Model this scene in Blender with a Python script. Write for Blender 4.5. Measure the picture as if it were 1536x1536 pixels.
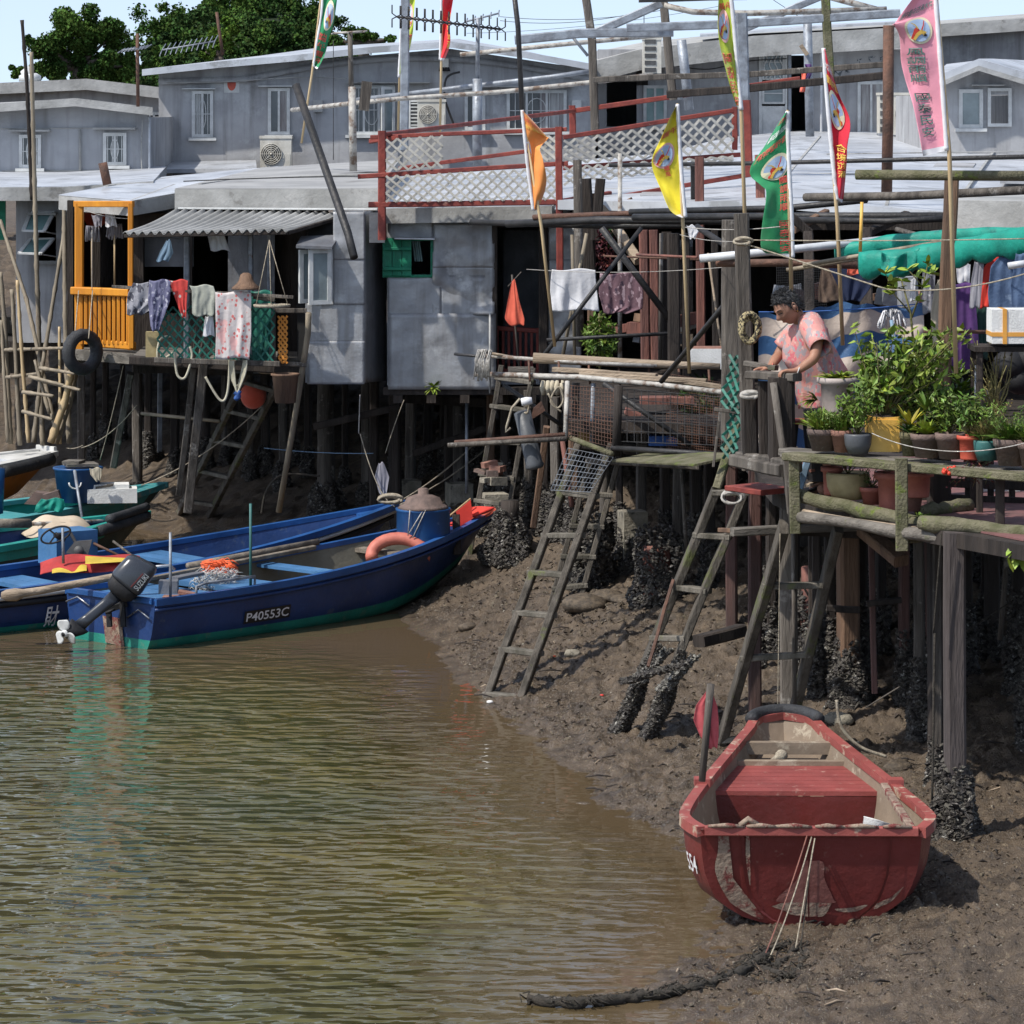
import bpy, math, random
import numpy as np
from mathutils import Vector, Matrix, noise
R=math.radians; PI=math.pi
random.seed(7); rng=np.random.default_rng(7)
for o in list(bpy.data.objects): bpy.data.objects.remove(o)
scene=bpy.context.scene; COL=scene.collection
# ---- camera -------------------------------------------------------------
FP=5500.0; HY=165.0; CX=768.0; CZ=5.05      # focal length in photo pixels, horizon row, centre column, eye height
cam_d=bpy.data.cameras.new('camera'); cam=bpy.data.objects.new('camera',cam_d); COL.objects.link(cam)
cam.location=(0,0,CZ); cam.rotation_euler=(PI/2,0,0)
cam_d.sensor_width=36; cam_d.lens=FP/1536*36; cam_d.shift_y=-(768-HY)/1536
cam_d.clip_start=.5; cam_d.clip_end=3000
scene.camera=cam
# ---- sky, sun, exposure -------------------------------------------------
SUN_EL=53; SUN_AZ=-122     # azimuth measured from +Y clockwise: sun behind the left shoulder
w=bpy.data.worlds.new('World'); scene.world=w; w.use_nodes=True
nt=w.node_tree; bg=nt.nodes['Background']; sk=nt.nodes.new('ShaderNodeTexSky')
sk.sky_type='NISHITA'; sk.sun_disc=False; sk.sun_elevation=R(SUN_EL); sk.sun_rotation=R(SUN_AZ)
sk.air_density=1.0; sk.dust_density=.6; sk.ozone_density=1.0
tcw=nt.nodes.new('ShaderNodeTexCoord'); va=nt.nodes.new('ShaderNodeVectorMath'); va.operation='ADD'; va.inputs[1].default_value=(0,0,.16); vn=nt.nodes.new('ShaderNodeVectorMath'); vn.operation='NORMALIZE'
nt.links.new(tcw.outputs['Generated'],va.inputs[0]); nt.links.new(va.outputs[0],vn.inputs[0]); nt.links.new(vn.outputs[0],sk.inputs[0]); hsv=nt.nodes.new('ShaderNodeHueSaturation'); hsv.inputs['Saturation'].default_value=.7; nt.links.new(sk.outputs[0],hsv.inputs['Color']); nt.links.new(hsv.outputs[0],bg.inputs[0]); bg.inputs[1].default_value=.12
sd=bpy.data.lights.new('sun','SUN'); so=bpy.data.objects.new('sun',sd); COL.objects.link(so)
sd.energy=2.8; sd.angle=R(1.0); sd.color=(1,.95,.87)
to_sun=Vector((math.sin(R(SUN_AZ))*math.cos(R(SUN_EL)),math.cos(R(SUN_AZ))*math.cos(R(SUN_EL)),math.sin(R(SUN_EL))))
so.rotation_euler=to_sun.to_track_quat('Z','Y').to_euler()
vs=scene.view_settings; vs.view_transform='Standard'; vs.look='None'; vs.gamma=1; vs.exposure=.80
scene.cycles.max_bounces=6; scene.cycles.diffuse_bounces=3; scene.cycles.glossy_bounces=3
scene.cycles.transparent_max_bounces=6; scene.cycles.caustics_reflective=False; scene.cycles.caustics_refractive=False
# ---- helpers ------------------------------------------------------------
def W(px,py,Y): return Vector(((px-CX)*Y/FP, Y, CZ-(py-HY)*Y/FP))
def XX(px,Y): return (px-CX)*Y/FP
def ZZ(py,Y): return CZ-(py-HY)*Y/FP
def YZ(py,z): return (CZ-z)*FP/(py-HY)
def V(*a): return Vector(a)
def rnd(a,b): return random.uniform(a,b)
def origin(o):
    p=Vector((0,0,0))
    while o is not None: p+=o.location; o=o.parent
    return p
class MB:
    def __init__(s): s.v=[]; s.f=[]; s.s=[]
    def add(s,vs,fs,smooth=False):
        n=len(s.v); s.v.extend([tuple(p) for p in vs]); s.f.extend([tuple(i+n for i in f) for f in fs]); s.s.extend([smooth]*len(fs)); return s
    def bb(s,x0,x1,y0,y1,z0,z1):
        if x0>x1:x0,x1=x1,x0
        if y0>y1:y0,y1=y1,y0
        if z0>z1:z0,z1=z1,z0
        return s.add([(x,y,z) for z in (z0,z1) for y in (y0,y1) for x in (x0,x1)],[(0,2,3,1),(4,5,7,6),(0,1,5,4),(2,6,7,3),(0,4,6,2),(1,3,7,5)])
    def box(s,c,size,rz=0,rx=0,ry=0):
        M=Matrix.Rotation(rz,3,'Z')@Matrix.Rotation(ry,3,'Y')@Matrix.Rotation(rx,3,'X'); c=Vector(c)
        vs=[c+M@Vector((x*size[0]/2,y*size[1]/2,z*size[2]/2)) for z in (-1,1) for y in (-1,1) for x in (-1,1)]
        return s.add(vs,[(0,2,3,1),(4,5,7,6),(0,1,5,4),(2,6,7,3),(0,4,6,2),(1,3,7,5)])
    def bar(s,a,b,w,h=None,side=None,nseg=1,wob=0):
        a=Vector(a); b=Vector(b); h=h or w; d=(b-a).normalized()
        u=Vector(side) if side is not None else Vector((1,0,0)) if abs(d.x)<.75 else Vector((0,1,0))
        u=(u-d*u.dot(d)).normalized(); n=d.cross(u)
        vs=[];fs=[]
        c=.14*min(w,h)
        for k in range(nseg+1):
            p=a.lerp(b,k/nseg)+ (u*rnd(-wob,wob)+n*rnd(-wob,wob) if 0<k<nseg else Vector())
            for (i,j) in ((-w/2+c,-h/2),(w/2-c,-h/2),(w/2,-h/2+c),(w/2,h/2-c),(w/2-c,h/2),(-w/2+c,h/2),(-w/2,h/2-c),(-w/2,-h/2+c)):
                vs.append(p+u*i+n*j)
        for k in range(nseg):
            for q in range(8): fs.append((k*8+q,k*8+(q+1)%8,k*8+8+(q+1)%8,k*8+8+q))
        fs.append(tuple(range(7,-1,-1))); fs.append(tuple(nseg*8+q for q in range(8)))
        return s.add(vs,fs)
    def tube(s,pts,r,n=8,closed=False,smooth=True,caps=True):
        pts=[Vector(p) for p in pts]; m=len(pts); rr=r if isinstance(r,(list,tuple)) else [r]*m
        vs=[];fs=[]; prev=None
        for k,p in enumerate(pts):
            a=pts[(k-1)%m] if (k>0 or closed) else p; b=pts[(k+1)%m] if (k<m-1 or closed) else p
            d=(b-a); d=d.normalized() if d.length>1e-9 else Vector((0,0,1))
            if prev is None:
                u=Vector((0,0,1)) if abs(d.z)<.9 else Vector((1,0,0))
            else: u=prev
            u=(u-d*u.dot(d)).normalized(); prev=u; t=d.cross(u)
            for q in range(n):
                an=2*PI*q/n; vs.append(p+(u*math.cos(an)+t*math.sin(an))*rr[k])
        for k in range(m if closed else m-1):
            k2=(k+1)%m
            for q in range(n): fs.append((k*n+q,k*n+(q+1)%n,k2*n+(q+1)%n,k2*n+q))
        if caps and not closed: fs.append(tuple(range(n-1,-1,-1))); fs.append(tuple((m-1)*n+q for q in range(n)))
        return s.add(vs,fs,smooth)
    def lathe(s,c,prof,n=20,rx=0,ry=0,rz=0,smooth=True,sx=1,sy=1):
        c=Vector(c); M=Matrix.Rotation(rz,3,'Z')@Matrix.Rotation(ry,3,'Y')@Matrix.Rotation(rx,3,'X')
        vs=[];fs=[]
        for (r,z) in prof:
            for q in range(n): an=2*PI*q/n; vs.append(c+M@Vector((r*math.cos(an)*sx,r*math.sin(an)*sy,z)))
        for k in range(len(prof)-1):
            for q in range(n): fs.append((k*n+q,k*n+(q+1)%n,(k+1)*n+(q+1)%n,(k+1)*n+q))
        if prof[0][0]>1e-5: fs.append(tuple(range(n-1,-1,-1)))
        if prof[-1][0]>1e-5: fs.append(tuple((len(prof)-1)*n+q for q in range(n)))
        return s.add(vs,fs,smooth)
    def ball(s,c,r,n=14,m=9,sx=1,sy=1,sz=1):
        return s.lathe(c,[(max(1e-4,r*math.sin(PI*k/m)),-r*sz*math.cos(PI*k/m)) for k in range(m+1)],n,sx=sx,sy=sy)
    def sheet(s,fn,nu,nv,smooth=True,thick=None):
        base=[fn(i/nu,j/nv) for j in range(nv+1) for i in range(nu+1)]; W1=nu+1
        fs=[(j*W1+i,j*W1+i+1,(j+1)*W1+i+1,(j+1)*W1+i) for j in range(nv) for i in range(nu)]
        if not thick: return s.add(base,fs,smooth)
        t=Vector(thick); N=len(base); vs=[Vector(p) for p in base]+[Vector(p)+t for p in base]
        fs=fs+[tuple(N+i for i in reversed(f)) for f in fs]
        for i in range(nu): fs.append((i+1,i,N+i,N+i+1)); q=nv*W1+i; fs.append((q,q+1,N+q+1,N+q))
        for j in range(nv): q=j*W1; fs.append((q,q+W1,N+q+W1,N+q)); q=j*W1+nu; fs.append((q+W1,q,N+q,N+q+W1))
        return s.add(vs,fs,smooth)
    def prism(s,pts,off,smooth=False):
        n=len(pts); off=Vector(off); vs=[Vector(p) for p in pts]+[Vector(p)+off for p in pts]
        return s.add(vs,[tuple(range(n)),tuple(range(2*n-1,n-1,-1))]+[(i,i+n,(i+1)%n+n,(i+1)%n) for i in range(n)],smooth)
    def build(s,name,m,parent=None,label=None,cat=None,group=None,kind=None):
        me=bpy.data.meshes.new(name); vs=np.array(s.v,dtype=np.float64).reshape(-1,3)
        if parent is not None: off=np.array(origin(parent)); loc=Vector((0,0,0))
        else:
            off=np.array([(vs[:,0].min()+vs[:,0].max())/2,(vs[:,1].min()+vs[:,1].max())/2,vs[:,2].min()]) if kind!='structure' else np.zeros(3); loc=Vector(off)
        me.from_pydata((vs-off).tolist(),[],s.f)
        me.polygons.foreach_set('use_smooth',s.s); me.materials.append(m); me.update()
        if any(s.s) and not all(s.s): pass
        o=bpy.data.objects.new(name,me); COL.objects.link(o); o.location=loc
        if parent is not None: o.parent=parent; 
        if label and label!='x': o['label']=label
        if cat: o['category']=cat
        if group: o['group']=group
        if kind: o['kind']=kind
        return o
def npmesh(name,vs,fs,m,parent=None,smooth=False,label=None,cat=None,group=None,kind=None,off=None):
    """vs Nx3, fs Mx3 or Mx4 numpy"""
    vs=np.asarray(vs,dtype=np.float32)
    if parent is not None: o0=np.array(origin(parent),dtype=np.float32); loc=(0,0,0)
    elif kind=='structure': o0=np.zeros(3,np.float32); loc=(0,0,0)
    else: o0=np.array([vs[:,0].mean(),vs[:,1].mean(),vs[:,2].min()],dtype=np.float32); loc=tuple(float(a) for a in o0)
    vs=vs-o0; k=fs.shape[1]
    me=bpy.data.meshes.new(name); me.vertices.add(len(vs)); me.vertices.foreach_set('co',vs.ravel())
    me.loops.add(fs.size); me.loops.foreach_set('vertex_index',fs.astype(np.int32).ravel())
    me.polygons.add(len(fs)); me.polygons.foreach_set('loop_start',np.arange(0,fs.size,k,dtype=np.int32))
    me.polygons.foreach_set('use_smooth',np.full(len(fs),smooth)); me.materials.append(m); me.update(calc_edges=True); me.validate()
    o=bpy.data.objects.new(name,me); COL.objects.link(o); o.location=loc
    if parent is not None: o.parent=parent
    for kk,vv in (('label',label),('category',cat),('group',group),('kind',kind)):
        if vv: o[kk]=vv
    return o
def thing(name,label,cat,loc,group=None):
    o=bpy.data.objects.new(name,None); COL.objects.link(o); o.location=Vector(loc); o.empty_display_size=.1
    o['label']=label; o['category']=cat
    if group: o['group']=group
    return o
def text_mesh(st):
    """glyph outline as flat triangles in a unit box (x 0..1 wide, y 0..1 high)"""
    cu=bpy.data.curves.new('t','FONT'); cu.body=st; cu.fill_mode='FRONT'; cu.resolution_u=3; cu.offset=.012
    o=bpy.data.objects.new('t',cu); COL.objects.link(o); dg=bpy.context.evaluated_depsgraph_get(); dg.update()
    me=o.evaluated_get(dg).to_mesh(); vs=[tuple(v.co) for v in me.vertices]; fs=[tuple(p.vertices) for p in me.polygons]
    o.evaluated_get(dg).to_mesh_clear(); bpy.data.objects.remove(o); bpy.data.curves.remove(cu)
    if not vs: return [],[],1
    x0=min(v[0] for v in vs);x1=max(v[0] for v in vs);y0=min(v[1] for v in vs);y1=max(v[1] for v in vs)
    return [((v[0]-x0)/(x1-x0),(v[1]-y0)/(y1-y0)) for v in vs],fs,(x1-x0)/(y1-y0)
def put_text(mb,st,fn):
    vs,fs,_=text_mesh(st); mb.add([fn(a,b) for a,b in vs],fs)
# ---- materials ----------------------------------------------------------
MT={}
def pm(name,c1,c2=None,scale=4,rough=.75,bump=.15,bscale=None,metal=0,stretch=(1,1,1),spec=.4,c3=None,t3=.6,s3=2,island=0,detail=6,streak=None,coat=0,cloth=False,trans=0,lo=.38,hi=.62):
    """procedural surface: two-tone noise, optional patches of a third colour (dirt, rust, moss), bump"""
    m=bpy.data.materials.new(name); m.use_nodes=True; MT[name]=m; n=m.node_tree.nodes; l=m.node_tree.links; b=n['Principled BSDF']
    tc=n.new('ShaderNodeNewGeometry'); mp=n.new('ShaderNodeMapping'); mp.inputs['Scale'].default_value=stretch; l.new(tc.outputs['Position'],mp.inputs['Vector'])
    def noi(sc,vec=None,d=detail,rg=.6):
        t=n.new('ShaderNodeTexNoise'); t.inputs['Scale'].default_value=sc; t.inputs['Detail'].default_value=d; t.inputs['Roughness'].default_value=rg; l.new((vec or mp.outputs[0]),t.inputs['Vector']); return t.outputs['Fac']
    def ramp(f,a,c,x0=0,x1=1):
        r=n.new('ShaderNodeMapRange'); r.inputs[1].default_value=a; r.inputs[2].default_value=c; r.inputs[3].default_value=x0; r.inputs[4].default_value=x1; l.new(f,r.inputs[0]); return r.outputs[0]
    def mix(f,a,c):
        x=n.new('ShaderNodeMix'); x.data_type='RGBA'; l.new(f,x.inputs[0])
        for s,i in ((a,6),(c,7)):
            if isinstance(s,tuple): x.inputs[i].default_value=(*s,1)
            else: l.new(s,x.inputs[i])
        return x.outputs[2]
    c2=c2 or tuple(a*.75 for a in c1)
    col=mix(ramp(noi(scale),lo,hi),c1,c2)
    if c3: col=mix(ramp(noi(s3,tc.outputs['Position'],8,.7),t3,t3+.08),col,c3)
    if streak:
        mp2=n.new('ShaderNodeMapping'); mp2.inputs['Scale'].default_value=(1,1,.08); l.new(tc.outputs['Position'],mp2.inputs['Vector'])
        col=mix(ramp(noi(streak[1],mp2.outputs[0],5),.5,.75,0,streak[2]),col,streak[0])
    if island:
        hs=n.new('ShaderNodeHueSaturation'); r=n.new('ShaderNodeMapRange'); r.inputs[3].default_value=1-island; r.inputs[4].default_value=1+island; l.new(tc.outputs['Random Per Island'],r.inputs[0]); l.new(r.outputs[0],hs.inputs['Value']); 
        r2=n.new('ShaderNodeMapRange'); r2.inputs[3].default_value=.5-island*.05; r2.inputs[4].default_value=.5+island*.04; l.new(tc.outputs['Random Per Island'],r2.inputs[0]); l.new(r2.outputs[0],hs.inputs['Hue']); l.new(col,hs.inputs['Color']); col=hs.outputs[0]
    l.new(col,b.inputs['Base Color']); b.inputs['Metallic'].default_value=metal
    b.inputs['Specular IOR Level'].default_value=spec
    rr=ramp(noi(scale*2.3),.3,.7,max(.03,rough-.12),min(1,rough+.12)); l.new(rr,b.inputs['Roughness'])
    if coat: b.inputs['Coat Weight'].default_value=coat
    if trans:
        b.inputs['Transmission Weight'].default_value=trans
    if cloth: b.inputs['Sheen Weight'].default_value=.2
    if bump:
        bn=n.new('ShaderNodeBump'); bn.inputs['Strength'].default_value=1; bn.inputs['Distance'].default_value=bump*.05; l.new(noi(bscale or scale*5),bn.inputs['Height']); l.new(bn.outputs[0],b.inputs['Normal'])
    return m
ZS=(1,1,.12); XS=(.12,1,1)
pm('wood_grey',(.145,.127,.108),(.055,.047,.04),9,.85,.3,60,stretch=ZS,c3=(.26,.24,.215),t3=.58,s3=6)
pm('wood_greyx',(.2,.18,.155),(.09,.08,.068),9,.85,.3,60,stretch=XS,c3=(.10,.11,.05),t3=.6,s3=3)
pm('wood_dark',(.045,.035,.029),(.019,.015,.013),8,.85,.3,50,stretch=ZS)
pm('wood_pale',(.42,.33,.24),(.22,.17,.12),7,.8,.3,50,stretch=XS)
pm('wood_brown',(.2,.12,.075),(.1,.06,.04),8,.8,.3,50,stretch=ZS)
pm('wood_red',(.125,.062,.052),(.065,.04,.035),8,.75,.2,50,stretch=ZS,c3=(.17,.13,.11),t3=.66,s3=5)
pm('wood_moss',(.17,.155,.10),(.085,.085,.04),6,.85,.4,50,c3=(.13,.17,.03),t3=.56,s3=5)
pm('ladder_wood',(.175,.157,.13),(.075,.068,.052),8,.85,.3,60,stretch=(1,1,.3),c3=(.13,.14,.06),t3=.6,s3=3)
pm('ladder_rail',(.115,.10,.082),(.05,.043,.034),8,.85,.3,60,stretch=(1,1,.3),c3=(.09,.10,.035),t3=.57,s3=3)
pm('post_dull',(.10,.083,.078),(.055,.045,.042),8,.85,.3,60,stretch=ZS,c3=(.14,.125,.115),t3=.62,s3=6)
pm('log_red',(.24,.10,.075),(.13,.06,.05),8,.8,.3,50,stretch=ZS)
pm('bamboo',(.30,.25,.18),(.17,.14,.10),6,.6,.15,40,stretch=ZS,c3=(.14,.11,.08),t3=.6,s3=7)
pm('bamboo_pale',(.55,.42,.24),(.4,.28,.15),6,.5,.1,40,stretch=ZS)
pm('tin',(.37,.375,.385),(.27,.275,.285),2.6,.48,.12,14,metal=.35,c3=(.45,.455,.46),t3=.57,s3=1.6,streak=((.17,.155,.14),6,.75))
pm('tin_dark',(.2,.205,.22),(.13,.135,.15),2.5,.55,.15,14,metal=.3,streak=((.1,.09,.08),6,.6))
pm('tin_roof',(.60,.62,.65),(.44,.455,.48),1.2,.42,.15,5,metal=.3,c3=(.33,.335,.34),t3=.53,s3=1.7,stretch=(1,.5,1))
pm('felt_roof',(.34,.34,.335),(.25,.25,.25),1.5,.8,.15,9,c3=(.17,.165,.16),t3=.6,s3=1.3)
pm('plaster',(.40,.402,.41),(.30,.302,.312),1.6,.75,.14,8,c3=(.43,.44,.45),t3=.56,s3=1.4,streak=((.13,.125,.12),5,.8))
pm('plaster_left',(.385,.395,.415),(.31,.32,.34),1.4,.75,.12,8,c3=(.4,.41,.43),t3=.58,s3=1.3,streak=((.15,.145,.14),5,.65))
pm('fascia',(.40,.40,.39),(.27,.27,.26),2,.8,.2,12,c3=(.18,.175,.165),t3=.58,s3=2.5)
pm('concrete',(.33,.3,.24),(.2,.18,.14),4,.9,.35,30,c3=(.09,.085,.07),t3=.55,s3=6)
pm('corrugated',(.36,.36,.35),(.24,.24,.23),1.6,.7,.1,12,c3=(.16,.15,.14),t3=.6,s3=2)
pm('black_pipe',(.035,.033,.033),(.016,.016,.016),8,.5,.12,40,c3=(.12,.09,.07),t3=.68,s3=7)
pm('rust_pipe',(.15,.075,.05),(.07,.04,.03),7,.8,.2,40)
pm('grey_pipe',(.3,.33,.37),(.17,.18,.2),7,.5,.1,40,metal=.3,c3=(.16,.1,.07),t3=.64,s3=5)
pm('white_pipe',(.46,.44,.40),(.22,.20,.18),9,.6,.15,40,c3=(.16,.11,.08),t3=.52,s3=9)
pm('pvc',(.62,.64,.66),(.45,.46,.48),4,.4,.02,40)
pm('rope',(.42,.37,.28),(.25,.21,.16),30,.9,.2,120)
pm('rope_dark',(.06,.05,.04),(.03,.027,.02),30,.95,.3,120)
pm('rope_white',(.45,.43,.40),(.3,.28,.25),30,.8,.1,90)
pm('rubber',(.022,.023,.026),(.04,.042,.046),10,.7,.2,60,c3=(.10,.095,.085),t3=.62,s3=9)
pm('frame_white',(.62,.63,.62),(.48,.49,.48),6,.5,.05,40)
pm('glass',(.05,.06,.07),(.025,.03,.035),1.4,.12,0,4,spec=.7)
pm('glass_pale',(.24,.29,.30),(.14,.17,.18),2,.15,0,4,spec=.7)
pm('glass_teal',(.2,.32,.32),(.1,.2,.2),2,.12,0,4,spec=.7)
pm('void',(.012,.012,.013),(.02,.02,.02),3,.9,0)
pm('curtain',(.42,.43,.42),(.22,.2,.2),9,.9,.1,20,stretch=(1,1,.1))
pm('orange_paint',(.66,.27,.02),(.48,.18,.015),5,.5,.08,40,stretch=ZS,c3=(.35,.16,.05),t3=.7,s3=8)
pm('red_paint',(.25,.05,.035),(.15,.03,.025),6,.6,.1,40,c3=(.3,.17,.13),t3=.66,s3=6)
pm('lattice_white',(.50,.48,.43),(.36,.34,.30),5,.6,.08,40)
pm('lattice_green',(.015,.15,.11),(.01,.08,.06),5,.6,.08,40)
pm('lattice_orange',(.75,.3,.05),(.6,.22,.03),5,.6,.08,40)
pm('green_paint',(.01,.22,.12),(.01,.14,.08),5,.6,.08,40)
pm('pot_pale',(.44,.38,.35),(.33,.28,.26),5,.6,.05,30,c3=(.2,.16,.14),t3=.6,s3=5)
pm('ac_cream',(.62,.60,.54),(.5,.48,.42),4,.5,.05,30,streak=((.3,.26,.2),8,.5))
pm('ac_dark',(.10,.10,.10),(.05,.05,.05),4,.5,.05,30)
pm('terracotta',(.30,.15,.11),(.19,.10,.075),8,.85,.15,50,c3=(.28,.25,.2),t3=.62,s3=8)
pm('pot_brown',(.18,.125,.105),(.11,.08,.07),8,.85,.15,50,c3=(.24,.22,.18),t3=.64,s3=8)
pm('pot_red',(.55,.1,.06),(.4,.07,.045),6,.5,.05,40)
pm('pot_pink',(.42,.14,.10),(.3,.1,.075),6,.6,.08,40,c3=(.3,.22,.18),t3=.66,s3=7)
pm('pot_green',(.04,.14,.13),(.025,.09,.085),6,.5,.05,40)
pm('pot_beige',(.42,.34,.18),(.3,.24,.12),6,.6,.05,30)
pm('pot_moss',(.15,.13,.07),(.09,.085,.04),9,.9,.3,50)
pm('yellow_plastic',(.80,.50,.12),(.62,.36,.07),4,.45,.04,20,c3=(.45,.25,.08),t3=.66,s3=5)
pm('grey_plastic',(.085,.09,.10),(.06,.065,.07),6,.45,.05,30)
pm('blue_plastic',(.018,.085,.235),(.014,.06,.17),3,.4,.05,30,c3=(.12,.2,.33),t3=.64,s3=7)
pm('styrofoam',(.74,.74,.72),(.62,.62,.6),5,.7,.1,60,c3=(.45,.42,.36),t3=.68,s3=6)
pm('tape_orange',(.72,.35,.07),(.6,.28,.05),5,.4,0)
pm('soil',(.05,.035,.025),(.03,.02,.015),20,.95,.4,60)
pm('leaf',(.135,.205,.028),(.055,.11,.015),5,.5,0,island=.45,spec=.4)
pm('leaf_light',(.25,.32,.04),(.13,.2,.025),5,.5,0,island=.35,spec=.4)
pm('leaf_dark',(.04,.09,.015),(.02,.05,.01),4,.5,0,island=.45,spec=.3)
pm('leaf_yellow',(.38,.33,.03),(.25,.25,.03),5,.5,0,island=.3)
pm('leaf_dry',(.22,.17,.06),(.12,.11,.035),6,.7,0,island=.4)
pm('leaf_maroon',(.12,.02,.02),(.06,.012,.015),6,.6,0,island=.5)
pm('flower_red',(.7,.06,.03),(.5,.04,.02),6,.5,0)
pm('stem',(.16,.15,.05),(.1,.09,.04),9,.8,.1,40)
pm('twig',(.30,.27,.10),(.2,.17,.08),9,.8,.1,40)
pm('wood_crown',(.065,.115,.025),(.026,.055,.014),.35,.85,0,island=.5,spec=.04,detail=3)
pm('crown_dark',(.04,.072,.022),(.02,.04,.014),.4,.85,0,island=.5,spec=.03,detail=3)
pm('crown_pale',(.09,.15,.025),(.05,.09,.016),.4,.85,0,island=.45,spec=.04,detail=3)
pm('bark',(.12,.1,.08),(.06,.05,.04),5,.9,.3,30)
pm('oyster',(.085,.075,.064),(.032,.028,.025),22,.5,.3,90,island=.8,c3=(.34,.32,.29),t3=.57,s3=22)
pm('oyster_pale',(.17,.16,.14),(.06,.055,.05),30,.6,.2,90,island=.7,c3=(.42,.41,.38),t3=.56,s3=26)
pm('white_cloth',(.66,.66,.68),(.56,.56,.58),3,.9,.1,20,cloth=True)
pm('skin',(.36,.185,.12),(.30,.145,.095),14,.55,.04,120,spec=.35)
pm('skin_face',(.33,.175,.12),(.27,.135,.09),14,.5,.04,120,spec=.4)
pm('hair',(.03,.03,.032),(.10,.10,.105),38,.6,.5,120,stretch=(1,1,.6),lo=.52,hi=.68)
pm('black_matte',(.016,.016,.018),(.01,.01,.012),8,.7,.05)
pm('chrome',(.5,.5,.5),(.35,.35,.36),6,.3,.02,metal=.8)
pm('red_tiles',(.20,.09,.085),(.13,.07,.065),5,.7,.1,40,c3=(.1,.07,.06),t3=.6,s3=4)
# ======================= ground, water, hill =============================
SH=np.array([(14,-6),(9,6),(4.2,13),(2.2,17),(1.0,20.0),(.85,21.2),(1.28,22.7),(1.5,24.2),(1.18,25.4),(.63,26.5),(.46,28.4),(-.02,30.2),(-.30,31.5),(-.42,33),(-.80,35.2),(-1.15,37.6),(-2.3,39.9),(-3.3,42),(-4.5,44.2),(-6.6,47.2),(-13,51),(-40,57)],float)
def sdist(x,y):
    """signed distance to the shore line, positive inland"""
    x=np.asarray(x,float); y=np.asarray(y,float); best=np.full(x.shape,1e9); sg=np.ones(x.shape)
    for k in range(len(SH)-1):
        a=SH[k]; b=SH[k+1]; d=b-a; L=d@d; t=np.clip(((x-a[0])*d[0]+(y-a[1])*d[1])/L,0,1)
        dx=x-(a[0]+t*d[0]); dy=y-(a[1]+t*d[1]); q=np.hypot(dx,dy); c=d[0]*(y-a[1])-d[1]*(x-a[0]); m=q<best
        best=np.where(m,q,best); sg=np.where(m,np.where(c<0,1.,-1.),sg)
    return best*sg
def vnoise(x,y,seed=0):
    """smooth value noise, numpy"""
    xi=np.floor(x).astype(np.int64); yi=np.floor(y).astype(np.int64); fx=x-xi; fy=y-yi; fx=fx*fx*(3-2*fx); fy=fy*fy*(3-2*fy)
    def h(a,b):
        n=(a*374761393+b*668265263+seed*1442695041)&0x7fffffff; n=((n^(n>>13))*1274126177)&0x7fffffff; return ((n^(n>>16))&0xffff)/65535.
    return (h(xi,yi)*(1-fx)+h(xi+1,yi)*fx)*(1-fy)+(h(xi,yi+1)*(1-fx)+h(xi+1,yi+1)*fx)*fy
def fbm(x,y,f,o,seed=0):
    s=0;a=1;t=0
    for k in range(o): s=s+a*vnoise(x*f+k*7.3,y*f+k*3.1,seed+k); t+=a; a*=.55; f*=2.03
    return s/t-.5
def mud(x,y,fine=True):
    x=np.asarray(x,float); y=np.asarray(y,float); d=sdist(x,y)
    sl=np.interp(y,[20,28,31,38,60],[.075,.11,.17,.30,.30]); z=sl*d; z=np.where(z>.75,.75+.35*(1-np.exp(-(z-.75)/.35)),z); z=np.where(d<0,d*.09,z)
    z=z+np.clip((y-56)*.22,0,1.6)
    a=np.clip(d*1.5+.45,.12,1)
    z=z+fbm(x,y,.55,3,3)*.16*a
    if fine: z=z+a*(fbm(x,y,3.5,4,9)*.085+np.maximum(0,fbm(x,y,10,3,21)-.0)*.15+fbm(x,y,24,2,31)*.055)
    return z
def mz(x,y): return float(mud(np.array([x]),np.array([y]),False)[0])
def mudpt(px,py):
    ys=np.linspace(17,62,901); xs=(px-CX)*ys/FP; zs=CZ-(py-HY)*ys/FP; g=mud(xs,ys,False); k=int(np.argmax(g>=zs)) if (g>=zs).any() else 900
    return Vector((float(xs[k]),float(ys[k]),float(g[k])))
def grid(name,x0,x1,y0,y1,st,m,**k):
    nx=int((x1-x0)/st)+1; ny=int((y1-y0)/st)+1; gx,gy=np.meshgrid(np.linspace(x0,x1,nx),np.linspace(y0,y1,ny)); return gx,gy,nx,ny
def quads(nx,ny):
    i=np.arange(nx-1)[None,:]; j=np.arange(ny-1)[:,None]; a=(j*nx+i).ravel(); return np.stack([a,a+1,a+nx+1,a+nx],1)
# mud material: wet, darker and glossier low down
def mudmat():
    m=pm('mud',(.145,.108,.074),(.060,.045,.032),5,.6,.5,70,c3=(.23,.18,.12),t3=.58,s3=26,spec=.45,lo=.35,hi=.65)
    n=m.node_tree.nodes; l=m.node_tree.links; b=n['Principled BSDF']; g=n.new('ShaderNodeNewGeometry'); sp=n.new('ShaderNodeSeparateXYZ'); l.new(g.outputs['Position'],sp.inputs[0])
    t=n.new('ShaderNodeTexNoise'); t.inputs['Scale'].default_value=.9; t.inputs['Detail'].default_value=5
    ad=n.new('ShaderNodeMath'); ad.operation='MULTIPLY_ADD'; l.new(t.outputs['Fac'],ad.inputs[0]); ad.inputs[1].default_value=-.35; l.new(sp.outputs['Z'],ad.inputs[2])
    r=n.new('ShaderNodeMapRange'); r.inputs[1].default_value=-.16; r.inputs[2].default_value=.22; r.inputs[3].default_value=.13; r.inputs[4].default_value=.72; l.new(ad.outputs[0],r.inputs[0]); l.new(r.outputs[0],b.inputs['Roughness'])
    return m
mud_m=mudmat()
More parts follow.
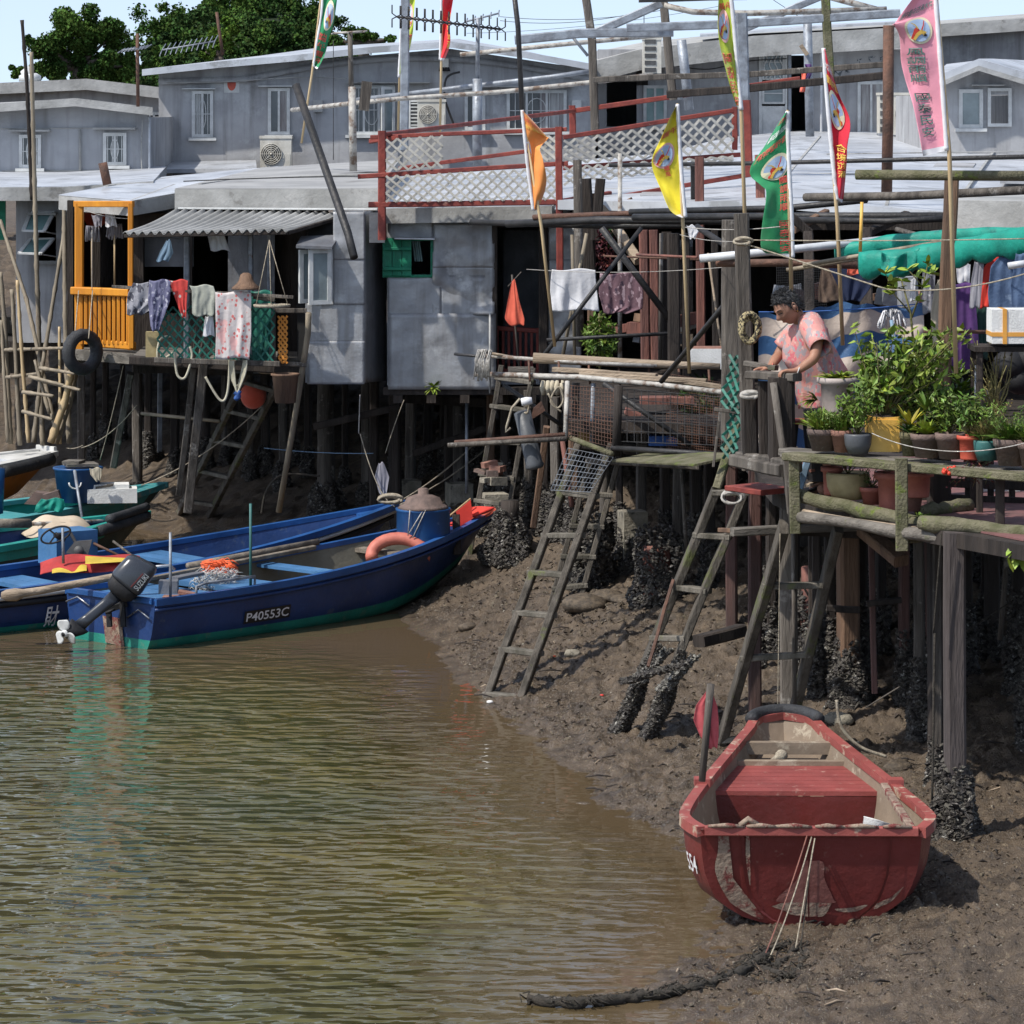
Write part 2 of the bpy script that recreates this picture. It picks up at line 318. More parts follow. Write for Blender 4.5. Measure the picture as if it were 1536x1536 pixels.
# ground sheet: fine where the photograph looks close, coarse beyond
xs=np.concatenate([np.linspace(-60,-9,30)[:-1],np.linspace(-9,-1.2,120)[:-1],np.arange(-1.2,4.9,.021),np.linspace(4.95,12,40),np.linspace(13,70,25)])
ys=np.concatenate([np.linspace(-8,18.5,50)[:-1],np.arange(18.5,34,.031),np.arange(34,46,.07),np.linspace(46.2,70,70),np.linspace(75,420,30)])
gx,gy=np.meshgrid(xs,ys); gz=mud(gx,gy)
fz=np.clip((gy-70)/60,0,1); gz=gz*(1-fz)+fz*2.8
npmesh('ground',np.stack([gx,gy,gz],-1).reshape(-1,3),quads(len(xs),len(ys)),mud_m,smooth=True,kind='structure')
# water
def watermat():
    m=bpy.data.materials.new('water'); m.use_nodes=True; n=m.node_tree.nodes; l=m.node_tree.links; b=n['Principled BSDF']
    g=n.new('ShaderNodeNewGeometry'); P=g.outputs['Position']
    def mp(s,rot=0):
        q=n.new('ShaderNodeMapping'); q.inputs['Scale'].default_value=s; q.inputs['Rotation'].default_value=(0,0,rot); l.new(P,q.inputs[0]); return q.outputs[0]
    def noi(v,sc,d=3,r=.55):
        t=n.new('ShaderNodeTexNoise'); t.inputs['Scale'].default_value=sc; t.inputs['Detail'].default_value=d; t.inputs['Roughness'].default_value=r; l.new(v,t.inputs['Vector']); return t.outputs['Fac']
    def mth(op,a,c):
        x=n.new('ShaderNodeMath'); x.operation=op
        for i,s in enumerate((a,c)):
            if isinstance(s,(int,float)): x.inputs[i].default_value=s
            else: l.new(s,x.inputs[i])
        return x.outputs[0]
    def rmp(f,a,c,x0,x1):
        r=n.new('ShaderNodeMapRange'); r.inputs[1].default_value=a; r.inputs[2].default_value=c; r.inputs[3].default_value=x0; r.inputs[4].default_value=x1; l.new(f,r.inputs[0]); return r.outputs[0]
    # calm and choppy patches, calm near the shore (attribute) and between the boats
    at=n.new('ShaderNodeAttribute'); at.attribute_name='open'; op=at.outputs['Fac']
    chop=mth('MULTIPLY',op,rmp(noi(mp((1,.6,1)),.55,3),.34,.62,.35,1.0))
    h=mth('ADD',mth('MULTIPLY',noi(mp((.85,1.35,1),.10),4.3,1.4,.45),1.25),mth('MULTIPLY',noi(mp((.9,1.5,1),-.25),9,1,.5),.16))
    h=mth('ADD',h,mth('MULTIPLY',noi(mp((.6,1.2,1),.3),1.5,2,.5),.9))
    h=mth('MULTIPLY',h,chop)
    bu=n.new('ShaderNodeBump'); bu.inputs['Strength'].default_value=1; bu.inputs['Distance'].default_value=.125; l.new(h,bu.inputs['Height']); l.new(bu.outputs[0],b.inputs['Normal'])
    x=n.new('ShaderNodeMix'); x.data_type='RGBA'; l.new(rmp(noi(mp((1,1,1)),.35,4),.35,.65,0,1),x.inputs[0]); x.inputs[6].default_value=(.100,.080,.020,1); x.inputs[7].default_value=(.070,.068,.024,1)
    y=n.new('ShaderNodeMix'); y.data_type='RGBA'; l.new(op,y.inputs[0]); y.inputs[6].default_value=(.105,.074,.042,1); l.new(x.outputs[2],y.inputs[7]); l.new(y.outputs[2],b.inputs['Base Color'])
    b.inputs['Roughness'].default_value=.04; b.inputs['IOR'].default_value=1.42; b.inputs['Specular IOR Level'].default_value=.5
    return m
wx=np.concatenate([np.linspace(-300,-12,12)[:-1],np.linspace(-12,5,110),np.linspace(6,300,10)]); wy=np.concatenate([np.linspace(-60,14,12)[:-1],np.linspace(14,52,200),np.linspace(53,60,3)])
gx,gy=np.meshgrid(wx,wy)
wo=npmesh('water',np.stack([gx,gy,gx*0],-1).reshape(-1,3),quads(len(wx),len(wy)),watermat(),smooth=True,kind='structure')
op=np.clip((-sdist(gx,gy)-.25)/1.5,0.03,1)*np.clip((34.8-gy)/3.5,.10,1)
a=wo.data.attributes.new('open','FLOAT','POINT'); a.data.foreach_set('value',op.ravel().astype(np.float32))
# loose shells, stones and lumps lying on the mud
def chips(pts,size,flat=.6,seed=1,n=6):
    """irregular little lumps, one per point: n-sided bipyramids"""
    r=np.random.default_rng(seed); N=len(pts); pts=np.asarray(pts); a=r.uniform(0,6.28,(N,1))+np.arange(n)[None]*6.283/n
    s=(size if np.ndim(size) else np.full(N,size)); rad=s[:,None]*r.uniform(.5,1.25,(N,n)); tilt=r.normal(0,.5,(N,2))
    vx=rad*np.cos(a); vy=rad*np.sin(a)*r.uniform(.5,1,(N,1)); vz=tilt[:,:1]*vx+tilt[:,1:]*vy+r.uniform(-.2,.2,(N,n))*s[:,None]
    ring=np.stack([vx,vy,vz],-1)+pts[:,None,:]; top=pts+np.stack([r.normal(0,.2,N)*s,r.normal(0,.2,N)*s,s*flat],-1); bot=pts-np.stack([0*s,0*s,s*flat],-1)
    vs=np.concatenate([ring,top[:,None],bot[:,None]],1); b=(np.arange(N)*(n+2))[:,None]; f=[]
    for k in range(n): k2=(k+1)%n; f.append(np.stack([b[:,0]+k,b[:,0]+k2,b[:,0]+n],1)); f.append(np.stack([b[:,0]+k2,b[:,0]+k,b[:,0]+n+1],1))
    return vs.reshape(-1,3),np.concatenate(f,0)
def scatter(N,seed,smin,smax,mat,name,label,zmin=.0):
    r=np.random.default_rng(seed); Y=r.uniform(19.5,44,N); px=r.uniform(560,1640,N); X=(px-CX)*Y/FP; d=sdist(X,Y); z=mud(X,Y); den=fbm(X,Y,.8,3,55)
    k=(z>zmin)&(d>.02)&(den+.35>r.uniform(0,.8,N)); X,Y,z=X[k],Y[k],z[k]; s=r.uniform(smin,smax,len(X))*r.uniform(.4,1,len(X))*np.interp(Y,[20,40],[.8,1.3])
    vs,fs=chips(np.stack([X,Y,z+s*.1],-1),s,.5,seed); npmesh(name,vs,fs,mat,label=label,cat=None,kind='stuff')
pm('shell_bits',(.30,.27,.22),(.10,.085,.07),30,.7,.2,80,island=.5)
pm('mud_lump',(.13,.098,.066),(.055,.042,.03),20,.65,.3,80,island=.4,spec=.5)
scatter(95000,3,.004,.027,MT['mud_lump'],'mud_clods','dark wet lumps and stones littering the mud bank')
scatter(30000,4,.004,.014,MT['shell_bits'],'shell_fragments','pale broken shells scattered over the mud bank')
def sticks(N,seed,name,label,mat):
    r=random.Random(seed); b=MB()
    for k in range(N):
        p=mudpt(r.uniform(660,1530),r.uniform(870,1530)); 
        if sdist(p.x,p.y)<.05: continue
        a=r.uniform(0,3.14); L_=r.uniform(.04,.22); q=V(math.cos(a)*L_,math.sin(a)*L_,0); b.tube([p+V(0,0,.02),p+q*.5+V(0,0,.03),p+q+V(0,0,.015)],[.004,.008,.004],5)
    b.build(name,MT[mat],label=label,kind='stuff')
sticks(170,5,'driftwood_bits','short dark sticks and fibres strewn over the mud bank','wood_dark'); sticks(26,8,'pale_litter','pale straws and splinters strewn over the mud bank','wood_pale')
# larger stones that can be told apart
def stone(px,py,r,label,m='concrete',flat=.45):
    p=mudpt(px,py); b=MB(); n=14;mm=8
    vs=[];fs=[]
    for k in range(mm+1):
        for q in range(n):
            an=2*PI*q/n; ph=PI*k/mm; d=Vector((math.sin(ph)*math.cos(an),math.sin(ph)*math.sin(an),-math.cos(ph)*flat)); vs.append(p+V(0,0,r*flat*.5)+d*r*(1+.35*noise.noise(d*1.7+p)))
    for k in range(mm):
        for q in range(n): fs.append((k*n+q,k*n+(q+1)%n,(k+1)*n+(q+1)%n,(k+1)*n+q))
    b.add(vs,fs,True); b.build('stone',MT[m],label=label,cat='stone',group='stones on the mud')
stone(877,915,.22,'broad flat boulder half sunk in the mud between two ladders','mud_lump'); stone(912,900,.15,'rounded pale stone just right of the flat boulder','mud_lump'); stone(935,905,.12,'small stone at the foot of the round red pile','mud_lump')
stone(700,945,.09,'small dark stone at the bend of the shoreline','mud_lump'); stone(858,985,.07,'small stone below the flat boulder','concrete',.6); stone(1010,930,.1,'rough stone in front of the round red pile','mud_lump'); stone(1345,1160,.1,'dark stone between the red boat and the thick post','mud_lump',.6)
stone(1255,1085,.13,'pale stone in the shade behind the red boat','concrete')
# hill
def hillz(x,y):
    px=CX+x*FP/y
    top=np.interp(px,[-900,-300,0,60,180,215,260,420,480,520,600,640,1000,2500],[60,60,118,110,80,40,5,20,45,70,95,150,200,200])
    return 0
pm('hill_ground',(.022,.04,.012),(.014,.025,.008),.2,.95,0)
HYd=240.
hx=np.linspace(-150,60,80); hy=np.linspace(190,330,40); gx,gy=np.meshgrid(hx,hy)
def ridge(x,y):
    pxx=CX+x*FP/HYd
    top=np.interp(pxx,[-2600,-900,-100,30,80,180,240,300,440,480,560,640,800,2500],[150,80,95,120,75,78,5,-40,-30,45,85,130,260,300])
    z=CZ-(top-HY)*HYd/FP; return z
gz=ridge(gx,gy)*np.clip(1-np.abs(gy-250)/62,0,1)-1.5+fbm(gx,gy,.08,3,4)*2
npmesh('hill',np.stack([gx,gy,gz],-1).reshape(-1,3),quads(80,40),MT['hill_ground'],smooth=True,kind='structure')
def crownpts(c,r,n,rg,sz=.8):
    """leaf clumps on and in a lumpy crown: several lobes round the centre"""
    out=[]; lob=max(7,int(r*7)); L=[(c+np.array([rg.normal(0,.46)*r,rg.normal(0,.46)*r,rg.normal(0,.40)*r*sz]),r*rg.uniform(.16,.40)) for _ in range(lob)]
    for (lc,lr) in L:
        k=n//lob; d=rg.normal(0,1,(k,3)); d/=np.linalg.norm(d,axis=1)[:,None]; d[:,2]*=.85; out.append(lc+d*lr*(rg.uniform(.2,1.35,(k,1))))
    return np.concatenate(out)
def leafquads(p,s,rg,up=.3,asp=.55):
    N=len(p); d=rg.normal(0,1,(N,3)); d[:,2]+=up; d/=np.linalg.norm(d,axis=1)[:,None]; e=rg.normal(0,1,(N,3)); e-=d*(e*d).sum(1)[:,None]; e/=np.linalg.norm(e,axis=1)[:,None]; f=np.cross(d,e); s=s*rg.uniform(.6,1.3,(N,1))
    vs=np.stack([p-e*s,p-f*s*asp+d*s*.15,p+e*s,p+f*s*asp+d*s*.15],1).reshape(-1,3); return vs,np.arange(4*N).reshape(N,4)
rg=np.random.default_rng(11)
pts=[];dk=[]
for k in range(270):
    px=rg.uniform(120,610); y=rg.uniform(215,262); x=(px-CX)*y/FP; 
    if px<215 and k%2: continue
    z=float(ridge(np.array(x),0))*np.clip(1-abs(y-250)/75,0,1)-2.0+rg.uniform(-.6,.9)-(rg.uniform(0,4) if y<232 else 0)
    r=rg.uniform(1.0,2.1); (pts if k%3 else dk).append(crownpts(np.array([x,y,z]),r,int(1900*r/1.5),rg))
for nm,pp,m,lb in (('hill_woodland',pts,'wood_crown','dense green broadleaf woodland covering the hill behind the houses'),('dark_woodland',dk,'crown_dark','darker crowns mixed into the hill woodland')):
    p=np.concatenate(pp); vs,fs=leafquads(p,.125,rg,asp=.75); npmesh(nm,vs,fs,MT[m],label=lb,kind='stuff')
def hilltree(name,label,blobs,y,mat,n=2600,base=120,s=.1):
    rg=np.random.default_rng(len(label)); pp=[]
    for (px,py,rp) in blobs:
        c=np.array(W(px,py,y)); r=rp*y/FP; pp.append(crownpts(c,r,int(n*rp/30),rg,.9))
    p=np.concatenate(pp); px0=sum(b[0] for b in blobs)/len(blobs); t=thing(name,label,'tree',W(px0,base,y))
    vs,fs=leafquads(p,s,rg,asp=.7); npmesh('crown',vs,fs,MT[mat],parent=t)
    b=MB(); a=W(px0,base,y); 
    b.tube([a,W(px0+3,base-25,y)],[.35,.25],8)
    for (px,py,rp) in blobs: b.tube([W(px0+3,base-25,y),W((px+px0)/2+2,(py+base-25)/2,y),W(px,py,y)],[.2,.12,.06],6)
    b.build('trunk',MT['bark'],t)
hilltree('broadleaf_tree','big spreading green tree at the left end of the hill skyline',[(118,45,42),(75,85,30),(160,60,38),(100,75,40),(55,105,18),(145,90,36),(45,62,10),(30,108,14),(85,108,26),(125,112,26),(165,105,28),(195,100,26),(190,75,18)],212,'wood_crown',5600,125,.105)
hilltree('broadleaf_tree','pale yellow green tree standing before the dark wood behind the roof aerials',[(325,62,24),(345,45,16),(308,78,14)],208,'crown_pale',3600,110)
hilltree('broadleaf_tree','low rounded tree on the skyline right of the hill, above the grey roof',[(530,55,22),(505,62,18),(560,60,16),(585,58,8)],212,'wood_crown',3800,90)
# ======================= building helpers ================================
def loft(mb,A,B,smooth=False):
    n=len(A); return mb.add(list(A)+list(B),[tuple(range(n)),tuple(range(2*n-1,n-1,-1))]+[(i,i+n,(i+1)%n+n,(i+1)%n) for i in range(n)],smooth)
def wall(mb,x0,y0,x1,y1,Y,th=.12,holes=()):
    """upright wall facing the camera, photo-pixel rectangle at depth Y, real openings"""
    a=sorted({x0,x1}|{h[0] for h in holes}|{h[2] for h in holes}); c=sorted({y0,y1}|{h[1] for h in holes}|{h[3] for h in holes})
    def solid(i,j):
        if i<0 or j<0 or i>=len(a)-1 or j>=len(c)-1: return False
        mx=(a[i]+a[i+1])/2; my=(c[j]+c[j+1])/2; return not any(h[0]<mx<h[2] and h[1]<my<h[3] for h in holes)
    def P(px,py,b): p=W(px,py,Y); return p+V(0,th,0) if b else p
    for i in range(len(a)-1):
        for j in range(len(c)-1):
            if not solid(i,j): continue
            q=[(a[i],c[j]),(a[i+1],c[j]),(a[i+1],c[j+1]),(a[i],c[j+1])]
            mb.add([P(*t,0) for t in q],[(3,2,1,0)]); mb.add([P(*t,1) for t in q],[(0,1,2,3)])
            for k,(di,dj) in enumerate(((0,-1),(1,0),(0,1),(-1,0))):
                if not solid(i+di,j+dj): u,v=q[k],q[(k+1)%4]; mb.add([P(*u,0),P(*v,0),P(*v,1),P(*u,1)],[(0,1,2,3)])
    return mb
def frame(mb,x0,y0,x1,y1,Y,w=.05,d=.06,nx=1,ny=1,mw=None):
    """rectangular frame (metres wide w, deep d) with mullions, standing proud of plane Y"""
    A=W(x0,y0,Y);B=W(x1,y1,Y); mw=mw or w*.7
    l,r=A.x,B.x; t,b=A.z,B.z; y0_,y1_=Y-d,Y+.01
    mb.bb(l,l+w,y0_,y1_,b,t); mb.bb(r-w,r,y0_,y1_,b,t); mb.bb(l+w,r-w,y0_+.002,y1_,t-w,t); mb.bb(l+w,r-w,y0_+.002,y1_,b,b+w)
    for k in range(1,nx): x=l+(r-l)*k/nx; mb.bb(x-mw/2,x+mw/2,y0_+.004,y1_,b+w,t-w)
    for k in range(1,ny): z=b+(t-b)*k/ny; mb.bb(l+w,r-w,y0_+.006,y1_-.002,z-mw/3,z+mw/3)
    return mb
def window(par,x0,y0,x1,y1,Y,nx=2,ny=1,fm='frame_white',gm='glass',w=.05,grille=False,sill=True,hood=False,curt=None):
    f=frame(MB(),x0,y0,x1,y1,Y,w,.05,nx,ny).build('window',MT[fm],par)
    A=W(x0,y0,Y);B=W(x1,y1,Y); MB().bb(A.x+w*.6,B.x-w*.6,Y-.02,Y-.004,B.z+w*.6,A.z-w*.6).build('pane',MT[gm],f)
    if curt:
        b=MB(); xx0,xx1=A.x+(B.x-A.x)*curt[0],A.x+(B.x-A.x)*curt[1]
        b.sheet(lambda u,v:(xx0+(xx1-xx0)*u,Y-.026+.004*math.sin(u*30),A.z-w+(B.z-A.z+2*w)*v),16,1); b.build('curtain',MT['curtain'],f)
    if grille:
        g=MB(); n=grille
        for k in range(1,n): x=A.x+(B.x-A.x)*k/n; g.bar((x,Y-.035,B.z+w),(x,Y-.035,A.z-w),.012)
        g.bar((A.x+w,Y-.038,(A.z+B.z)/2),(B.x-w,Y-.038,(A.z+B.z)/2),.012); g.tube([((A.x+B.x)/2+.16*(B.x-A.x)*math.cos(t*PI/8),Y-.036,(A.z+B.z)/2+.3*(A.z-B.z)*math.sin(t*PI/8)) for t in range(16)],.008,5,closed=True)
        g.build('grille',MT['frame_white'],f)
    if sill: MB().bb(A.x-.05,B.x+.05,Y-.09,Y,B.z-.05,B.z-.004).build('sill',MT[fm],f)
    if hood: MB().bb(A.x-.14,B.x+.14,Y-.16,Y,A.z+.045,A.z+.075).build('hood',MT['fascia'],f)
    return f
def casement(par,hx,x1,y0,y1,Y,swing,fm='frame_white',gm='glass_pale',w=.045):
    """opened window leaf hinged at pixel column hx, reaching towards x1, swung out towards the viewer"""
    H0=W(hx,y0,Y); L=abs(XX(x1,Y)-XX(hx,Y)); z0=ZZ(y1,Y); z1=H0.z; sg=1 if x1>hx else -1; a=swing
    d=V(sg*math.cos(a),-math.sin(a),0); n=V(-d.y,d.x,0)*.02
    f=MB(); P=lambda t,z:V(H0.x,Y-.05,0)+d*t+V(0,0,z)
    def q(t0,t1,za,zb,mb,nn): mb.prism([P(t0,za)-nn,P(t1,za)-nn,P(t1,zb)-nn,P(t0,zb)-nn],nn*2)
    q(0,w,z0,z1,f,n);q(L-w,L,z0,z1,f,n);q(w,L-w,z0,z0+w,f,n*.95);q(w,L-w,z1-w,z1,f,n*.95)
    o=f.build('window_leaf',MT[fm],par); g=MB(); q(w*.8,L-w*.8,z0+w*.8,z1-w*.8,g,n*.3); g.build('pane',MT[gm],o); return o
def room(par,x0,x1,y0,y1,Y,depth,m='plaster',name='rear_wall'):
    """side, back and floor behind a front wall: a closed shell so that openings look into a dark room"""
    A=W(x0,y0,Y);B=W(x1,y1,Y); t=.1; b=MB()
    b.bb(A.x,A.x+t,Y+.121,Y+depth,B.z,A.z); b.bb(B.x-t,B.x,Y+.121,Y+depth,B.z,A.z); b.bb(A.x+t,B.x-t,Y+depth-t,Y+depth,B.z,A.z); b.bb(A.x+t,B.x-t,Y+.122,Y+depth-t,B.z,B.z+t)
    return b.build(name,MT[m],par)
def aircon(label,x0,y0,x1,y1,Y,depth=.3,bracket=True,side=False,group='air conditioning units'):
    A=W(x0,y0,Y);B=W(x1,y1,Y); w_=B.x-A.x; h=A.z-B.z; t=thing('air_conditioner',label,'air conditioner',((A.x+B.x)/2,Y,B.z),group)
    b=MB(); b.bb(A.x,B.x,Y,Y+depth,B.z,A.z); b.bb(A.x-.012,B.x+.012,Y-.012,Y+depth+.012,A.z-.03,A.z+.012); b.build('casing',MT['ac_cream'],t)
    if side:
        g=MB(); n=5
        for k in range(n):
            z=B.z+h*(k+.5)/n; g.bb(A.x+w_*.08,B.x-w_*.3,Y-.012,Y-.002,z-h/n*.3,z+h/n*.3)
        g.build('side_vent',MT['ac_dark'],t)
    else:
        cx=A.x+w_*.36; cz=B.z+h*.5; r=min(h*.43,w_*.33); d=MB(); d.lathe((cx,Y-.004,cz),[(r,0),(r*1.02,.01),(1e-4,.012)],28,rx=PI/2); d.build('fan_opening',MT['ac_dark'],t)
        g=MB()
        for rr in (r,r*.82,r*.64,r*.46,r*.28): g.tube([(cx+rr*math.cos(a*PI/14),Y-.03,cz+rr*math.sin(a*PI/14)) for a in range(28)],.006,4,closed=True)
        for a in range(8): g.bar((cx,Y-.032,cz),(cx+r*math.cos(a*PI/4),Y-.032,cz+r*math.sin(a*PI/4)),.008)
        g.lathe((cx,Y-.03,cz),[(r*.14,0),(r*.12,.02)],12,rx=PI/2); g.build('fan_grille',MT['ac_cream'],t)
        p=MB(); p.bb(B.x-w_*.2,B.x-w_*.04,Y-.006,Y,B.z+h*.1,B.z+h*.5); p.build('service_panel',MT['ac_cream'],t)
    if bracket:
        k=MB()
        for x in (A.x+w_*.15,B.x-w_*.15): k.bb(x-.02,x+.02,Y-.02,Y+depth+.05,B.z-.05,B.z-.005)
        k.build('bracket',MT['grey_pipe'],t)
    return t
def slab(mb,pts_front,pts_back,th):
    """roof sheet given by pixel points along the front eave and along the back edge ((px,py,Y)), thickness down"""
    n=len(pts_front); F_=[W(*p) for p in pts_front]; B_=[W(*p) for p in pts_back]; D=V(0,0,-th)
    vs=F_+B_+[p+D for p in F_]+[p+D for p in B_]; fs=[]
    for i in range(n-1): fs+= [(i,i+1,n+i+1,n+i),(2*n+i+1,2*n+i,3*n+i,3*n+i+1),(i+1,i,2*n+i,2*n+i+1),(n+i,n+i+1,3*n+i+1,3*n+i)]
    fs+=[(0,n,3*n,2*n),(n-1,3*n-1,4*n-1,2*n-1)]
    return mb.add(vs,fs)
def seams(par,lines,m='fascia',r=.018,name='seam'):
    b=MB()
    for a,c in lines:
        A=W(*a);B=W(*c); b.bar(A+V(0,0,.008),B+V(0,0,.008),r*2,.016)
    return b.build(name,MT[m],par)
def cladding(par,x0,y0,x1,y1,Y,cols,rows,m='tin',amp=.012,seed=0,skip=()):
    """dented overlapping metal sheets nailed on a wall"""
    b=MB(); rr=random.Random(seed)
    xs=[x0+(x1-x0)*(k/cols+(rr.uniform(-.06,.06) if 0<k<cols else 0)) for k in range(cols+1)]
    for i in range(cols):
        ys=[y0+(y1-y0)*(k/rows+(rr.uniform(-.05,.05) if 0<k<rows else 0)) for k in range(rows+1)]
        for j in range(rows):
            if (i,j) in skip: continue
            lift=rr.uniform(.006,.018); tl=rr.uniform(-.01,.01)
            ov=2
            def fn(u,v,a=xs[i],c=xs[i+1]+ov,e=ys[j],f=ys[j+1]+ov,lift=lift,tl=tl):
                p=W(a+(c-a)*u,e+(f-e)*v,Y); n1=noise.noise(V(p.x*2.3+seed,p.z*2.1,seed)); n2=noise.noise(V(p.x*7+seed,p.z*6,seed+5)); n3=max(0,noise.noise(V(p.x*3+9,p.z*3,seed+2))-.25)
                return (p.x,Y-.012-lift-tl*v-amp*(1.5*n1+1.1*n2)-n3*amp*6,p.z)
            b.sheet(fn,18,18,True,(0,.004,0))
    return b.build('cladding',MT[m],par)
# ======================= back row of houses ==============================
# two-storey grey house with shallow gable
Y=58.
h=thing('two_storey_house','wide grey two storey house with shallow gable and red painted emblem on its wall','house',(XX(560,Y),Y,ZZ(285,Y)))
b=MB(); holes=[(288,136,320,206),(402,132,435,202),(523,128,548,200),(560,128,592,200),(697,135,728,195),(760,135,806,195)]
wall(b,238,112,893,290,Y,.15,holes); b.prism([W(238,112,Y),W(238,108,Y),W(448,92,Y),W(675,73,Y),W(893,105,Y),W(893,112,Y)],(0,.15,0)); b.build('wall',MT['plaster'],h)
room(h,238,893,112,290,Y,7.5)
b=MB(); fr=[(213,104),(330,92),(448,82),(560,70),(675,62),(790,78),(895,97)]; bk=[(213,90),(330,78),(448,64),(560,58),(675,52),(790,70),(895,92)]
slab(b,[(x,y,57.5) for x,y in fr],[(x*.87+100,y+6,66.) for x,y in bk],.10); b.build('roof',MT['tin_roof'],h)
b=MB(); b.sheet(lambda u,v:W(238+655*u,118-8*math.sin(u*PI*.9)-28*math.sin(max(0,(u-.2)/.8)*PI)+v*9,57.97-.05*v),40,1,True,(0,.03,0)); b.build('fascia_band',MT['plaster'],h)
window(h,288,136,320,206,Y,2,1,grille=4,curt=(.1,.45)); window(h,402,132,435,202,Y,2,1,curt=(.55,.9))
for (x0,x1) in ((288,320),(402,435)): MB().bb(XX(x0-14,Y),XX(x1+4,Y),Y-.14,Y-.002,ZZ(134 if x0<300 else 130,Y),ZZ(132.5 if x0<300 else 128.5,Y)).build('hood',MT['frame_white'],h)
window(h,523,128,592,202,Y,3,1,grille=9,curt=(.62,.97)); window(h,697,135,728,195,Y,2,1); window(h,760,135,850,197,Y,3,1,grille=7,curt=(.55,.98))
casement(h,592,570,130,200,Y-.02,.5)
MB().bb(XX(520,Y),XX(645,Y),Y-.22,Y-.002,ZZ(125,Y),ZZ(123,Y)).build('hood',MT['fascia'],h)
MB().bb(XX(690,Y),XX(860,Y),Y-.22,Y-.002,ZZ(131,Y),ZZ(129,Y)).build('hood',MT['fascia'],h)
# painted emblem: white square with red sun
b=MB(); b.bb(XX(336,Y),XX(359,Y),Y-.008,Y-.002,ZZ(139,Y),ZZ(119,Y)); e=b.build('painted_panel',MT['frame_white'],h)
b=MB(); b.add([(XX(347.5,Y)+.068*math.cos(a*PI/12),Y-.014,ZZ(126,Y)+.105*math.sin(a*PI/12)) for a in range(24)],[tuple(range(24))]); b.build('red_disc',MT['pot_red'],e)
b=MB(); b.bb(XX(660,Y),XX(673,Y),Y-.16,Y-.002,ZZ(101,Y),ZZ(88,Y)); fx=thing('wall_lamp','small cream box lamp high on the grey gable wall','lamp',W(667,101,Y)); b.build('housing',MT['ac_cream'],fx); b=MB(); b.lathe((XX(663,Y),Y-.1,ZZ(104,Y)),[(.05,-.03),(.03,.04)],8); b.lathe((XX(671,Y),Y-.1,ZZ(104,Y)),[(.05,-.03),(.03,.04)],8); b.build('socket',MT['black_matte'],fx)
aircon('old cream air conditioner standing on the roof below a casement window',390,205,437,257,57.4)
aircon('air conditioner on the gable wall between two window groups',627,150,668,193,57.3)
b=MB(); t=thing('louvre_vent','white louvred vent left of the gable wall air conditioner','vent',W(621,193,57.3))
frame(b,613,150,629,193,57.6,.03,.05,1,8,.03); b.build('frame',MT['frame_white'],t); MB().bb(XX(615,57.6),XX(627,57.6),57.57,57.6,ZZ(191,57.6),ZZ(152,57.6)).build('dark_core',MT['ac_dark'],t)
# white verandah roof piece at the foot of the left wall
b=MB(); slab(b,[(250,254,56.2),(385,252,55.6)],[(252,243,57.9),(384,240,57.9)],.06); b.build('lean_to_roof',MT['tin_roof'],label='bright white metal flashing roof at the foot of the two storey house',cat='roof')
# left gabled house
Y=54.
h=thing('gabled_house','low grey house at the left edge with a shallow gable and two grilled windows','house',(XX(110,Y),Y,ZZ(280,Y)))
b=MB(); wall(b,-60,176,222,290,Y,.15,[(29,202,62,252),(155,199,190,248)]); b.prism([W(-60,176,Y),W(-60,172,Y),W(112,158,Y),W(222,168,Y),W(222,176,Y)],(0,.15,0)); b.build('wall',MT['plaster_left'],h); room(h,-60,222,176,290,Y,6)
b=MB(); slab(b,[(-64,160,53.6),(113,147,53.6),(229,161,53.6)],[(-64,157,60),(113,148,60),(218,160,60)],.12); b.build('roof',MT['fascia'],h)
window(h,29,202,62,252,Y,2,1,grille=5,hood=True); window(h,155,199,190,248,Y,2,1,grille=5,hood=True)
b=MB(); b.bar(W(4,255.5,Y-.012),W(222,255.5,Y-.012),.02,.02); b.bar(W(0,193,Y-.012),W(205,191.5,Y-.012),.014,.014); b.build('wall_seam',MT['fascia'],h)
for x_,y0_,y1_ in ((232,176,288),(128,194,256)): b=MB(); b.tube([W(x_-8,y0_,Y-.05),W(x_-8,y1_,Y-.05)],.018,6); b.build('downpipe',MT['pvc'] if x_>200 else MT['fascia'],h)
# house behind it
Y=66.
h=thing('long_roofed_house','grey house behind the left gabled house, only its long parapet roof showing','house',(XX(120,Y),Y,ZZ(230,Y)))
b=MB(); wall(b,-80,135,250,240,Y,.15,[(222,170,249,180)]); b.build('wall',MT['plaster'],h); room(h,-80,250,150,240,Y,6)
b=MB(); slab(b,[(-80,128,65.6),(130,118,65.6),(250,132,65.6)],[(-80,127,72),(130,121,72),(240,132,72)],.2); b.build('roof',MT['fascia'],h)
window(h,222,168,250,181,Y,3,1)
b=MB(); b.tube([W(35,116,65.9),W(48,110,65.9)],[.12,.16],10); b.lathe(W(45,118,65.9),[(.2,-.05),(.2,.05),(.12,.1)],12); b.build('roof_lamp',MT['frame_white'],label='white domed floodlight on the parapet of the rear left house',cat='lamp')
# small shed between
Y=60.
h=thing('roof_shed','small grey lean-to between the gabled house and the two storey house','shed',(XX(236,Y),Y,ZZ(290,Y)))
b=MB(); wall(b,222,205,250,290,Y,.12); b.build('wall',MT['plaster'],h); b=MB(); slab(b,[(220,200,59.7),(256,192,59.7)],[(220,184,65),(250,182,65)],.1); b.build('roof',MT['tin_roof'],h)
